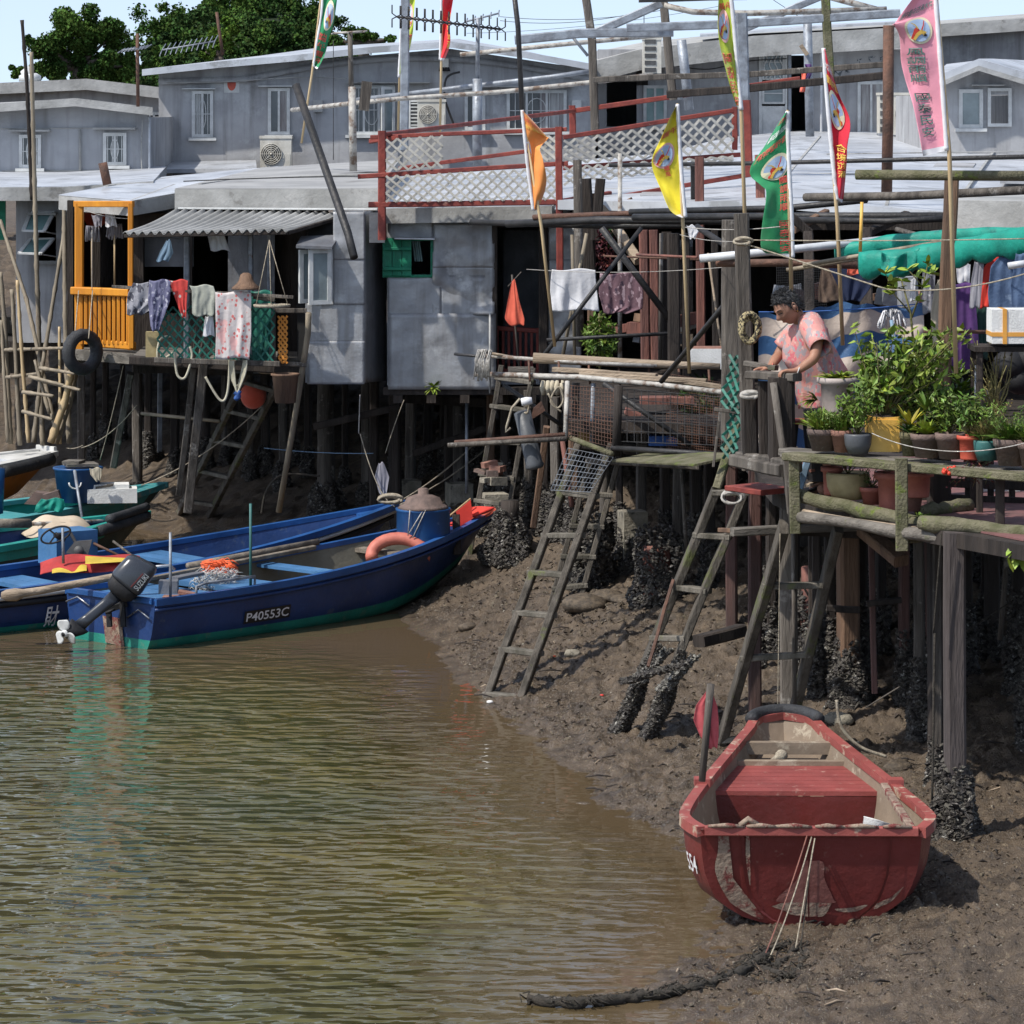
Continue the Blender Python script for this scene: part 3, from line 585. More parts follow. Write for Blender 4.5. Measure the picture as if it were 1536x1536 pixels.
# right back house
Y=60.
h=thing('weathered_house','long weathered grey house with glazed door and open dark doorway at right rear','house',(XX(1180,Y),Y,ZZ(215,Y)))
b=MB(); wall(b,897,88,1400,240,Y,.15,[(910,122,955,190),(1143,78,1180,205),(1183,74,1214,205),(1288,124,1325,200),(965,128,1000,190)]); b.build('wall',MT['plaster'],h); room(h,897,1400,75,240,Y,6,'plaster')
b=MB(); slab(b,[(890,92,59.3),(960,74,59.3),(1130,54,59.3),(1400,38,59.3)],[(890,78,66),(960,64,66),(1130,46,66),(1400,32,66)],.34); b.build('roof',MT['fascia'],h)
b=MB(); slab(b,[(1050,52,59.4),(1240,38,59.4),(1400,30,59.4)],[(1050,50,62),(1240,36,62),(1400,29,62)],.04); b.build('roof_sheet',MT['tin_roof'],h)
f=frame(MB(),1138,76,1182,206,Y,.05,.06,1,1).build('door',MT['frame_white'],h); window(f,1143,80,1177,120,Y-.03,1,3,w=.035,gm='glass_pale',sill=False); window(f,1143,124,1177,156,Y-.03,1,2,w=.035,gm='glass_pale',sill=False)
MB().bb(XX(1142,Y),XX(1178,Y),Y-.03,Y-.005,ZZ(203,Y),ZZ(159,Y)).build('door_panel',MT['frame_white'],f)
g=MB(); 
for k in range(4): g.tube([W(1148+k*8+2.5*math.sin(j*1.2+k),82+j*4.6,Y-.1) for j in range(9)],.012,5)
g.build('scroll_grille',MT['frame_white'],f)
b=MB(); wall(b,1181,72,1187,206,Y-.06,.05); wall(b,1212,72,1217,206,Y-.06,.05); b.build('door_jamb',MT['grey_pipe'],h)
window(h,1286,122,1327,202,Y,2,1,curt=(.1,.9)); window(h,965,128,1000,190,Y,2,1,gm='glass_teal')
b=MB(); wall(b,905,118,960,123,Y-.1,.08); wall(b,1170,70,1240,74,Y-.3,.28); wall(b,955,76,972,128,Y-.05,.04); b.build('lintel',MT['wood_dark'],h)
# loose painted brush marks on that wall
b=MB()
for (x,y,s) in ((1290,92,5),(1307,89,6),(1320,87,5),(1205,106,3),(1258,108,7),(1270,105,5),(1246,104,4)):
    for k in range(3): b.add([W(x+rnd(-s,s),y+rnd(-s,s),Y-.004) if q!=1 else W(x+rnd(-s,s)+2,y+rnd(-s,s),Y-.004) for q in range(3)],[(0,1,2)])
b.build('paint_marks',MT['glass'],h)
aircon('air conditioner seen from its louvred side, high under the roof edge at right rear',965,57,992,110,58.6,.5,side=True); 
aircon('large cream air conditioner by the brown round post at right rear',1340,140,1408,202,57.8)
aircon('narrow louvred outdoor unit left of the large cream one by the brown post',1319,140,1334,200,57.9,.4,side=True)
# plain grey block at far right behind
Y=64.
h=thing('plain_grey_house','tall plain grey house wall filling the upper right corner','house',(XX(1500,Y),Y,ZZ(205,Y)))
b=MB(); wall(b,1385,44,1700,230,Y,.15); b.build('wall',MT['plaster'],h); room(h,1385,1700,50,230,Y,5)
b=MB(); slab(b,[(1380,38,63.6),(1700,16,63.6)],[(1380,33,70),(1700,8,70)],.22); b.build('roof',MT['fascia'],h)
# small gabled dormer house
Y=51.
h=thing('small_gabled_house','small white washed gable house with one open and one dark window at the right edge','house',(XX(1480,Y),Y,ZZ(225,Y)))
b=MB(); wall(b,1400,142,1560,240,Y,.14,[(1482,142,1516,189)]); b.prism([W(1400,142,Y),W(1400,130,Y),W(1468,98,Y),W(1560,134,Y),W(1560,142,Y)],(0,.14,0)); b.build('wall',MT['plaster'],h); room(h,1400,1560,142,240,Y,5)
b=MB(); slab(b,[(1395,118,50.7),(1468,88,50.7),(1570,118,50.7)],[(1420,96,58),(1490,88,58),(1570,92,58)],.11); b.build('roof',MT['tin_roof'],h); b=MB(); slab(b,[(1396,129,50.64),(1468,98.5,50.64),(1569,129,50.64)],[(1396,129,50.75),(1468,98.5,50.75),(1569,129,50.75)],.07); b.build('bargeboard',MT['fascia'],h)
window(h,1438,134,1474,192,Y,1,1,gm='glass_pale'); frame(MB(),1481,132,1517,190,Y,.045,.05).build('window',MT['frame_white'],h)
MB().bb(XX(1456,Y),XX(1505,Y),Y-.12,Y-.002,ZZ(129,Y),ZZ(127,Y)).build('hood',MT['fascia'],h)
# ======================= roofs of the middle row and stilt houses ========
def houseroof(parent,name,fr,bk,th,m,sm=()):
    b=MB(); slab(b,fr,bk,th); o=b.build(name,MT[m],parent)
    if sm: seams(o,sm)
    return o
# far left stilt house with awning windows
Y=47.
L1=thing('stilt_house','pale grey stilt house at far left with two propped awning windows and a white roof','house',(XX(90,Y),Y,ZZ(512,Y)),'stilt houses over the mud')
b=MB(); wall(b,24,285,160,514,Y,.12,[(58,325,84,392)]); b.build('wall',MT['plaster'],L1); room(L1,24,160,290,514,Y,4)
houseroof(L1,'roof',[(-60,281,46.3),(93,281,46.3),(230,272,46.3)],[(-60,256,55),(100,256,55),(250,250,55)],.17,'fascia'); houseroof(L1,'roof_sheet',[(-60,280,46.35),(93,280,46.35),(230,271,46.35)],[(-60,255,55),(100,255,55),(250,249,55)],.01,'tin_roof')
def awnwin(par,x0,y0,x1,y1,Y,out):
    A=W(x0,y0,Y-.02);B=W(x1,y0,Y-.02);L=(y1-y0)*Y/FP; d=V(0,-math.sin(out),-math.cos(out))*L*1.15; n=V(0,math.cos(out),-math.sin(out))*.02
    f=MB(); w_=.045
    ex=V(1,0,0); u=d.normalized()
    def q(a,c,s,e,mb,nn=n): o_=V(0,-.02,0); mb.prism([A+ex*a+u*s+o_,A+ex*c+u*s+o_,A+ex*c+u*e+o_,A+ex*a+u*e+o_],nn)
    Wd=B.x-A.x; H=d.length
    q(0,w_,0,H,f);q(Wd-w_,Wd,0,H,f);q(w_,Wd-w_,0,w_,f,n*.95);q(w_,Wd-w_,H-w_,H,f,n*.95); f.bar(A+ex*(Wd-.02)+d,A+ex*(Wd-.02)+V(0,0,-L*1.3),.015); o=f.build('window_leaf',MT['frame_white'],par); g=MB(); q(w_,Wd-w_,w_,H-w_,g,n*.4); g.build('pane',MT['glass_teal'],o)

for cs in (((46,319),(81,318),(66,347),(35,346)),((46,359),(80,358),(60,381),(29,380))):
    q=[W(*cs[0],Y-.06),W(*cs[1],Y-.06),W(*cs[2],Y-.45),W(*cs[3],Y-.45)]; b=MB()
    for k in range(4): b.bar(q[k],q[(k+1)%4],.05,.03)
    b.bar(q[2],W(83,cs[2][1]+4,Y-.05),.015); o=b.build('window_leaf',MT['frame_white'],L1); b=MB(); b.prism(q,(0,-.004,.004)); b.build('pane',MT['glass_teal'],o)
b=MB(); b.bb(XX(42,Y),XX(86,Y),Y-.2,Y-.002,ZZ(322,Y),ZZ(319,Y)); b.bb(XX(54,Y),XX(86,Y),Y-.08,Y-.002,ZZ(396,Y),ZZ(391,Y)); b.build('hood',MT['fascia'],L1)
b=MB(); wall(b,-70,290,-2,505,48,.1); wall(b,-2,296,8,360,47.2,.05); b.build('green_panel_wall',MT['green_paint'],label='green painted panel wall at the extreme left edge',cat='wall')
b=MB(); wall(b,0,500,60,560,48.4,.1); wall(b,-40,476,20,500,48.3,.12); b.build('low_dark_wall',MT['wood_grey'],label='low grey board wall behind the bamboo poles at far left',cat='wall')
# yellow balcony house
L2=thing('stilt_house','stilt house with an orange painted balcony and a jutting white roof','house',W(190,535,42.5),'stilt houses over the mud')
houseroof(L2,'roof',[(88,294,43.2),(196,303,41.6),(300,285,42.5)],[(225,268,50),(330,258,50),(420,250,50)],.16,'fascia'); houseroof(L2,'roof_sheet',[(88,292,43.25),(196,301,41.65),(300,283,42.55)],[(225,267,50),(330,257,50),(420,249,50)],.008,'tin_roof',sm=[((160,280,46),(300,262,50)),((197,302,41.8),(262,278,46))])
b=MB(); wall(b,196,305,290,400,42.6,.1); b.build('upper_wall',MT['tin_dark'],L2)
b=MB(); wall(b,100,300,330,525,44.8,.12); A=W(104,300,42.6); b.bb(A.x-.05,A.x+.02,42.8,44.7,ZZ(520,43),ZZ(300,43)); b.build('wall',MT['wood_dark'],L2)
b=MB(); b.bar(W(119,525,42.0),W(119,305,42.0),.10); b.bar(W(196,525,41.6),W(196,305,41.6),.06); b.bar(W(112,306,42.0),W(200,306,41.6),.05,.07); b.build('post',MT['orange_paint'],L2)
rl=MB(); rl.bar(W(110,436,41.95),W(196,439,41.5),.11,.09); rl.bar(W(138,514,41.9),W(200,519,41.5),.09,.09)
for k in range(11): t=k/10; rl.bar(W(122+t*70,436,41.93-.42*t),W(122+t*70,516,41.93-.42*t),.04)
rl.bar(W(197,440,41.45),W(197,522,41.45),.06); rl.build('railing',MT['orange_paint'],L2)
b=MB(); slab(b,[(100,523,41.9),(205,531,41.3)],[(110,515,45),(290,520,45)],.12); b.build('floor_deck',MT['wood_greyx'],L2)
# flat roof house with awning
L3=thing('stilt_house','stilt house with a thick flat grey roof, corrugated awning and a laundry verandah','house',W(420,575,40.2),'stilt houses over the mud')
houseroof(L3,'roof',[(262,284,40.3),(568,284,39.6)],[(392,252,50),(600,240,50)],.215,'fascia',sm=[((330,270,43.3),(560,262,43.2)),((300,277,41.5),(380,266,44.5)),((395,258,48),(590,252,47))]); 
houseroof(L3,'roof_felt',[(263,282.5,40.32),(567,282.5,39.65)],[(393,251,50),(600,239,50)],.008,'felt_roof')
b=MB(); b.bar(W(268,312.5,40.24),W(566,314,39.54),.03,.02); b.build('drip_edge',MT['frame_white'],L3)
def awn(u,v):
    f0=W(184,350,39.0).lerp(W(432,345,38.9),u); b0=W(262,315,40.2).lerp(W(513,318,39.8),u); p=f0.lerp(b0,v); return p+V(0,0,.020*math.sin(u*2*PI*19)-.03*math.sin(v*PI))
b=MB(); b.sheet(awn,190,8,True,(0,0,-.006)); b.build('corrugated_awning',MT['corrugated'],L3)
b=MB(); b.bar(W(186,354,39.02),W(432,349,38.93),.04); b.bar(W(432,349,38.93),W(512,326,39.75),.04); b.bar(W(300,350,39.2),W(300,322,40.1),.04); b.build('awning_frame',MT['wood_dark'],L3)
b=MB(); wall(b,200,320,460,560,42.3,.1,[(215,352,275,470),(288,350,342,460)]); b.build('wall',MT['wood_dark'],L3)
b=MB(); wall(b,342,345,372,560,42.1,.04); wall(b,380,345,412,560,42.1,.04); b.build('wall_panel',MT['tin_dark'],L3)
room(L3,200,460,320,560,42.3,5,'wood_dark')
b=MB()
for x in (280,376,404): b.bar(W(x,545,39.7),W(x,345,39.4),.045 if x>300 else .06)
b.build('post',MT['grey_pipe'],L3)
b=MB(); slab(b,[(200,533,39.7),(470,548,39.3)],[(215,520,42.3),(470,528,42.3)],.10); b.build('floor_deck',MT['wood_greyx'],L3)
b=MB()
for k in range(7): b.bar(W(230+k*38,540,39.72),W(262+k*32,528,42.0),.07)
b.bar(W(196,540,39.68),W(470,556,39.28),.12,.1); b.build('joist',MT['wood_dark'],L3)
# grey corner hut
Yh=39.2
b=MB(); wall(b,458,372,546,574,Yh,.10,[(470,380,499,452)]); wall(b,500,316,546,372,Yh,.10); A=[W(546,316,Yh),W(546,574,Yh),W(580,572,40.3),W(580,318,40.3)]; b.prism([A[0],A[1],A[2],A[3]],(-.08,.06,0)); b.build('hut_wall',MT['tin'],L3)
cladding(L3,461,455,545,574,Yh,1,2,seed=3,amp=.006); cladding(L3,500,318,545,455,Yh,1,2,seed=5,amp=.006)
b=MB(); b.sheet(lambda u,v:W(546+34*u,316+(258-2*u)*v,Yh-.015+1.1*u)+V(0,.006*noise.noise(V(u*4,v*9,0)),0),8,30,True,(-.004,.002,0)); b.build('side_cladding',MT['tin'],L3)
b=MB(); b.bb(XX(459,Yh),XX(546,Yh),Yh+.4,Yh+.5,ZZ(574,Yh),ZZ(330,Yh)); b.bb(XX(445,Yh),XX(459,Yh),Yh+.12,Yh+1.2,ZZ(560,Yh),ZZ(372,Yh)); b.build('painted_dark_backing',MT['void'],L3)  # near-black sheet paints the darkness of the room behind the window
frame(MB(),468,374,500,456,Yh,.04,.05).build('window',MT['frame_white'],L3); casement(L3,470,447,374,454,Yh,.5); casement(L3,497,462,373,456,Yh-.1,.35)
b=MB(); slab(b,[(444,368,38.9),(498,370,38.9)],[(452,354,39.4),(510,352,39.4)],.03); b.build('window_hood',MT['tin_dark'],L3)
b=MB(); b.bb(XX(556,39.6),XX(579,39.6),39.2,39.3,ZZ(362,39.6),ZZ(318,39.6)); b.build('roof_box',MT['tin_dark'],L3)
# tin hut with green shutter
Yt=39.6
H2=thing('stilt_house','dented silver sheet metal stilt house with a green window shutter and open dark doorway','house',W(680,580,Yt),'stilt houses over the mud')
b=MB(); wall(b,581,325,742,578,Yt,.10,[(584,360,648,412)]); b.build('wall',MT['tin'],H2)
cladding(H2,582,413,740,578,Yt,2,1,seed=11,amp=.010); cladding(H2,649,335,740,470,Yt,1,2,seed=13,amp=.02); cladding(H2,582,326,648,359,Yt,1,1,seed=14,amp=.01); 
cladding(H2,582,470,742,582,Yt-.02,1,1,seed=12,amp=.008)
houseroof(H2,'roof',[(572,313,39.3),(828,309,39.2)],[(600,262,52),(980,232,52)],.16,'fascia'); houseroof(H2,'roof_sheet',[(575,312,39.32),(826,308,39.22)],[(600,261,52),(980,231,52)],.008,'tin_roof',sm=[((640,300,41.5),(850,292,42)),((700,282,46),(900,270,46)),((620,290,44),(660,262,52))])
b=MB(); b.bar(W(592,357,Yt-.12),W(652,358,Yt-.12),.22,.02,side=(0,1,0)); b.build('window_hood',MT['tin_roof'],H2)
b=MB(); sw=.25; 
for k in range(3):
    x=574+k*14.6; b.bb(XX(x,Yt)+.003,XX(x+14.6,Yt)-.003,Yt-.07-k*.006,Yt-.045-k*.006,ZZ(413,Yt),ZZ(360,Yt))
b.bar(W(575,373,Yt-.1),W(617,373,Yt-.1),.035); b.bar(W(575,403,Yt-.1),W(617,403,Yt-.1),.035); b.build('shutter',MT['green_paint'],H2)
frame(MB(),574,357,650,416,Yt,.03,.04).build('window_frame',MT['green_paint'],H2)
b=MB(); b.sheet(lambda u,v:W(618+12*u+4*v,362+30*v,Yt+.15+.03*math.sin(u*12)),8,6,True); b.build('curtain',MT['glass_teal'],H2)
b=MB(); b.bar(W(742,335,Yt+.02),W(742,580,Yt+.02),.06,.1); b.bar(W(815,330,Yt+.1),W(815,570,Yt+.1),.1); b.bar(W(742,337,Yt+.05),W(815,335,Yt+.1),.06); b.build('door_frame',MT['wood_dark'],H2)
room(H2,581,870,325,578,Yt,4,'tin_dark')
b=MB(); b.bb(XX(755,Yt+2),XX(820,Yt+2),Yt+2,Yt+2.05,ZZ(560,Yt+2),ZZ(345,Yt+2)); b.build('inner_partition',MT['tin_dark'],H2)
b=MB(); wall(b,818,340,872,565,Yt+.15,.1); b.build('side_panel',MT['tin'],H2); cladding(H2,822,342,870,560,Yt+.13,1,4,seed=21,amp=.01)
b=MB(); b.bar(W(742,492,Yt+.4),W(818,497,Yt+.4),.05); b.bar(W(742,556,Yt+.4),W(818,558,Yt+.4),.05)
for k in range(9): b.bar(W(746+k*8.6,492,Yt+.4),W(746+k*8.6,558,Yt+.4),.03)
b.build('railing',MT['red_paint'],H2)
b=MB(); b.bb(XX(575,Yt),XX(875,Yt),Yt-.02,Yt+4,ZZ(592,Yt),ZZ(581,Yt)); 
for k in range(6): b.bb(XX(590+k*50,Yt),XX(604+k*50,Yt),Yt-.05,Yt+3,ZZ(604,Yt),ZZ(592.5,Yt))
b.build('floor_deck',MT['wood_dark'],H2)
# long right house : big white roof, dark verandah below
H3=thing('stilt_house','long stilt house at right with a broad pale metal roof over a dark verandah','house',W(1200,600,37.5),'stilt houses over the mud')
houseroof(H3,'roof',[(832,300,38.8),(1000,303,37.4),(1190,300,36.3),(1420,318,35.),(1640,330,34.)],[(985,232,52),(1090,206,58),(1200,196,60),(1400,200,60),(1700,208,60)],.10,'tin_roof',sm=[((900,285,41),(1120,280,40.5)),((1180,262,43),(1500,262,42)),((1240,232,49),(1536,228,49)),((1150,300,36.5),(1230,205,57)),((1330,310,35.8),(1350,215,56)),((1430,312,35.3),(1500,215,55))])
pm('roof_patch_tone',(.42,.42,.43),(.3,.3,.3),2,.6,.15,8,metal=.2,c3=(.2,.19,.18),t3=.55,s3=3)
for (x,y,w_,h_,yy) in ((960,292,60,7,38.9),(1090,262,70,6,44),(1260,276,90,7,41),(1400,250,60,5,46),(1180,240,50,4,49),(1320,296,50,6,37.5),(1030,246,40,4,48),(1500,272,60,6,40.5)):
    b=MB(); f0=(y+h_);  A=[W(x,f0,yy),W(x+w_,f0+1,yy),W(x+w_+4,y,yy+1.3),W(x+5,y,yy+1.3)]; b.prism([p+V(0,0,.05) for p in A],(0,0,-.03)); b.build('roof_patch',MT['roof_patch_tone'],H3)
b=MB(); slab(b,[(1416,300,33.8),(1640,304,33.0)],[(1440,288,37),(1640,286,37)],.30); b.build('porch_roof',MT['fascia'],H3)
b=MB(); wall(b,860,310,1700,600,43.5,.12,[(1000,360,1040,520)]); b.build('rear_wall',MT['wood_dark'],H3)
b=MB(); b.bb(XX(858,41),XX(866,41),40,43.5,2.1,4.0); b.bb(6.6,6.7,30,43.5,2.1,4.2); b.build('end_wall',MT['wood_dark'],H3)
fp=[(.50,33.6),(1.86,33.3),(1.95,27.4),(2.15,26.3),(3.40,23.9),(6.6,22.5),(6.6,43.4),(.50,43.4)]
b=MB(); b.prism([(x,y,2.1) for x,y in fp],(0,0,.1)); b.build('floor_deck',MT['wood_dark'],H3)
b=MB(); b.prism([(x,y,2.204) for x,y in [(2.3,27.5),(2.45,26.2),(3.42,24.1),(6.5,22.8),(6.5,30),(2.3,30)]],(0,0,.012)); b.build('red_floor_tiles',MT['red_tiles'],H3)
b=MB(); b.bb(5.6,5.7,24,40,2.2,3.4); b.build('side_boards',MT['wood_dark'],H3)
b=MB(); b.bb(XX(1180,34),XX(1640,34),34.0,34.12,ZZ(345,34),ZZ(325,34)); b.build('eave_beam',MT['wood_dark'],H3)
# ======================= decks behind, piles, ladders ====================
b=MB(); b.bb(-7.6,-5.3,47.1,57,1.98,2.08); b.build('rear_deck',MT['wood_dark'],L1)
b=MB(); b.bb(-5.2,-3.9,44.9,57,1.98,2.1); b.build('rear_deck',MT['wood_dark'],L2)
b=MB(); b.bb(-3.88,-1.4,42.4,57,1.98,2.1); b.build('rear_deck',MT['wood_dark'],L3)
b=MB(); b.bb(-1.38,.48,43.7,57,1.98,2.1); b.build('rear_deck',MT['wood_dark'],H2)
def oysters(par,x,y,z0,z1,r,m='oyster',dens=1.,seed=0,a=None,s=.026,rb=None):
    """crust of shells round a post between two heights (a = upper end point for a leaning post)"""
    rg=np.random.default_rng(seed); L=max(.05,z1-z0); n=int(min(2600,dens*L*r*52000)); t=rg.uniform(0,1,n)**1.7*(1+.18*np.sin(rg.uniform(0,6.28,n))); an=rg.uniform(0,6.283,n); rb=rb or r*1.5
    lump=1+.6*np.array([noise.noise(V(math.cos(q)*1.5+x,math.sin(q)*1.5+y,tt*L*5)) for q,tt in zip(an,t)])
    rad=(rb+(r-rb)*t)*lump; z=z0+L*t
    cx=np.full(n,float(x)); cy=np.full(n,float(y))
    if a is not None: cx=x+(a[0]-x)*t; cy=y+(a[1]-y)*t
    p=np.stack([cx+rad*np.cos(an),cy+rad*np.sin(an),z],-1); ss=s*rg.uniform(.45,1.25,n); vs,fs=chips(p,ss,.75,seed,5); return npmesh('oyster_crust',vs,fs,MT[m],parent=par)
ORD=['first','second','third','fourth','fifth','sixth','seventh','eighth','ninth','tenth','eleventh','twelfth','thirteenth','fourteenth','fifteenth','sixteenth','seventeenth','eighteenth','nineteenth','twentieth']
pn=[0]
def pile(px,pyb,ztop,w_,label,m='wood_grey',rnd_=False,Y=None,lean=0,oy=.25,oyr=None,dens=1.,group=None,oym='oyster'):
    """post standing in the mud: foot where photo pixel (px,pyb) meets the mud, or at depth Y"""
    pn[0]+=1
    if Y is None: p=mudpt(px,pyb)
    else: p=V(XX(px,Y),Y,0); p.z=mz(p.x,p.y)
    t=thing('timber_pile',label,'pile',p,group)
    b=MB(); top=V(p.x+lean,p.y,ztop); bot=V(p.x,p.y,p.z-.25)
    if rnd_: 
        n=7; b.tube([bot.lerp(top,k/n)+V(rnd(-.008,.008),rnd(-.008,.008),0) for k in range(n+1)],[w_/2*(1.08-.12*k/n)*rnd(.95,1.05) for k in range(n+1)],12)
    else: b.bar(bot,top,w_,w_,side=(math.cos(pn[0]*.9)*.25+.97,.22*math.sin(pn[0]*2.1),0),nseg=4,wob=.006)
    b.build('post',MT[m],t)
    if oy>0: oysters(t,p.x,p.y,p.z-.03,p.z+oy,w_*.62,oym,dens,pn[0],rb=oyr or w_*1.05)
    return t
# row under left houses
def prow(items,place,group):
    for k,(px,pyb,zt,w_,m,rd,oy) in enumerate(items):
        shape='round' if rd else 'square'; col={'wood_grey':'grey','wood_dark':'dark','wood_brown':'brown','wood_red':'reddish','log_red':'rust red','concrete':'concrete','wood_moss':'mossy','grey_pipe':'thin grey'}[m]
        pile(px,pyb,zt,w_,f'{col} {shape} pile, {ORD[k]} from the left {place}',m,rd,oy=oy,group=group)
prow([(122,712,2.0,.10,'wood_grey',0,.1),(140,690,2.0,.07,'wood_dark',0,.3),(158,668,2.0,.08,'wood_dark',0,.35),(184,662,2.0,.06,'wood_dark',0,.3),(206,728,2.1,.11,'wood_grey',0,.05),(222,700,2.1,.09,'wood_dark',0,.4),(240,690,2.1,.06,'grey_pipe',0,.1),(262,712,2.1,.10,'wood_dark',0,.3),(285,690,2.1,.05,'wood_grey',0,.2),(308,706,2.1,.11,'wood_dark',1,.35),(336,700,2.1,.06,'wood_grey',0,.2),(352,690,2.1,.08,'wood_dark',0,.3),(375,720,2.1,.07,'wood_grey',0,.3),(398,712,2.1,.10,'wood_dark',0,.3),(424,735,2.1,.10,'wood_grey',0,.3),(440,700,2.1,.08,'wood_dark',0,.3)],'under the two left stilt houses','piles under the left houses')
prow([(462,715,2.05,.08,'wood_dark',0,.3),(489,772,2.02,.20,'wood_grey',1,.32),(517,730,2.05,.07,'wood_dark',0,.2),(549,752,2.05,.10,'wood_grey',0,.2),(563,745,2.05,.08,'wood_dark',0,.3),(590,720,2.05,.08,'wood_dark',0,.3),(616,738,2.05,.11,'wood_grey',0,.1),(640,712,2.05,.09,'wood_dark',0,.3),(664,708,2.05,.07,'wood_dark',0,.3),(688,742,2.05,.11,'wood_grey',0,.15),(716,716,2.05,.09,'wood_dark',0,.3),(736,756,2.05,.09,'wood_brown',0,.2)],'under the silver tin houses','piles under the tin houses')
prow([(758,770,2.05,.09,'wood_dark',0,.5),(792,792,2.05,.09,'wood_grey',0,.45),(816,800,2.05,.08,'wood_dark',0,.45),(833,808,2.05,.09,'wood_grey',0,.5),(860,812,2.0,.10,'wood_brown',0,.5),(907,858,2.0,.09,'wood_grey',1,.5),(929,820,2.0,.07,'wood_dark',0,.4),(962,836,2.02,.10,'wood_grey',0,.15),(998,835,2.0,.09,'wood_dark',0,.4),(1018,840,2.0,.10,'wood_grey',0,.25),(1044,842,2.0,.11,'wood_dark',0,.4),(1064,880,2.0,.09,'wood_dark',0,.4)],'under the centre walkway','piles under the centre walkway')
prow([(1098,940,2.2,.10,'wood_red',0,.0),(1133,1075,2.2,.10,'wood_red',0,.0),(1157,985,2.2,.08,'wood_dark',0,.4),(1225,1050,2.2,.07,'wood_dark',0,.6),(1245,1020,2.2,.08,'wood_dark',0,.5),(1272,1060,2.2,.16,'wood_brown',0,.45),(1292,1050,2.2,.09,'wood_dark',0,.7),(1322,985,2.2,.07,'wood_dark',0,.4),(1356,1060,2.2,.08,'wood_red',0,.5),(1378,1110,2.2,.08,'wood_grey',0,.55),(1398,1060,2.2,.10,'wood_red',0,.5),(1450,1010,2.2,.08,'wood_dark',0,.5),(1480,985,2.2,.09,'wood_dark',0,.5),(1526,1040,2.2,.09,'wood_dark',0,.7),(1550,1120,2.2,.12,'wood_dark',0,.7)],'under the flower deck','piles under the flower deck')
# named big ones
pile(985,905,1.0,.27,'thick round rust red log pile with dark oyster crust, ending below the walkway','log_red',True,oy=.62,oyr=.21,dens=.9)
pile(1222,1010,1.25,.22,'thick round red log pile behind the third ladder','log_red',True,oy=.6,oyr=.2,dens=.7)
pile(890,880,.95,.19,'short dark log pile right of the second ladder','wood_dark',True,oy=.6,oyr=.2,dens=.8)
pile(764,840,1.0,.2,'crusted dark log pile left of the second ladder','wood_dark',True,oy=.45,oyr=.24,dens=.8)
tt=pile(1432,1255,2.2,.135,'thick square post with a swollen black oyster clump at its foot, beside the red boat','post_dull',oy=.42,oyr=.165,dens=1.2)
pile(1405,1180,2.2,.07,'slim grey post touching the left side of the thick square post','wood_grey',oy=.3)
pile(1183,1110,2.45,.13,'pale weathered square post rising through the big ladder','wood_grey',oy=.2)
pile(1272,1020,1.7,.11,'short pale plank post bolted to brown timber under the deck','wood_brown',oy=.3)
def block(x0,y0,x1,ybase,label,m='concrete',crust=True):
    p=mudpt((x0+x1)/2,ybase); Yb=p.y; t=thing('concrete_footing',label,'footing',p,'concrete footings'); w2=(x1-x0)*Yb/FP; zt=ZZ(y0,Yb); b=MB(); b.box((p.x,p.y+w2/2,(zt+p.z-.2)/2),(w2,w2,zt-p.z+.2),rz=.25); b.build('block',MT[m],t)
    if crust: oysters(t,p.x,p.y+w2/2,p.z-.05,p.z+(zt-p.z)*.62,w2*.55,'oyster',.7,int(x0),rb=w2*.75)
block(592,722,628,760,'pale square concrete footing under the tin house, behind the blue barrel',crust=False); block(671,726,706,760,'pale square concrete footing behind the red flag of the boat',crust=False); block(722,742,760,800,'weathered concrete footing beside the first ladder')
block(931,768,968,860,'square concrete footing with moss top and oyster crust, left of the round red pile'); block(1006,838,1028,880,'small mossy concrete footing right of the round red pile',crust=False)
# diagonal props and cross ties under the houses
def tie(name,label,cat,pts,r,m='wood_grey',rect=True,group=None,n=8):
    b=MB(); P=[W(*p) for p in pts]
    if rect:
        for k in range(len(P)-1): b.bar(P[k],P[k+1],r,r*.7 if r>.03 else r,nseg=3,wob=.004)
    else: b.tube(P,r,n)
    return b.build(name,MT[m],label=label,cat=cat,group=group)
tie('prop','grey plank prop leaning under the laundry verandah, the left of two','prop',[(268,742,40.4),(300,475,39.5)],.065); tie('prop','broad grey plank prop leaning under the laundry verandah, the right of two','prop',[(282,768,40.0),(308,520,39.4),(325,440,39.2)],.10)
tie('bamboo_pole','brown bamboo pole leaning against the corner of the grey hut','pole',[(418,768,39.6),(445,610,39.3),(462,500,38.9),(463,470,38.8)],.032,'bamboo',False)
tie('cross_beam','grey cross beam with pale bolts under the woman, end on post','beam',[(1105,690,27.2),(1180,706,26.4)],.13,'wood_grey'); tie('cross_beam','long wooden beam under the flower deck, between ladders','beam',[(1098,798,28.0),(1282,790,28.3)],.09,'wood_greyx')
tie('fallen_beam','dark timber beam lying against the piles on the mud','beam',[(1048,962,29.5),(1112,945,29.8)],.14,'wood_dark'); tie('cross_brace','thin brown slat nailed across piles near the third ladder','beam',[(1080,795,28.6),(1150,800,28.2)],.05,'wood_brown')
tie('cross_brace','dark slanting board between deck piles at right','beam',[(1300,906,27.5),(1352,900,27.5)],.06,'wood_dark'); tie('cross_brace','dark diagonal brace under the flower deck near its left end','beam',[(1296,795,27),(1352,842,26.5)],.12,'wood_brown')
tie('cross_brace','dark sideways board tied between the piles behind the second boat bow','beam',[(1240,912,28.8),(1290,915,28.8)],.07,'wood_dark')
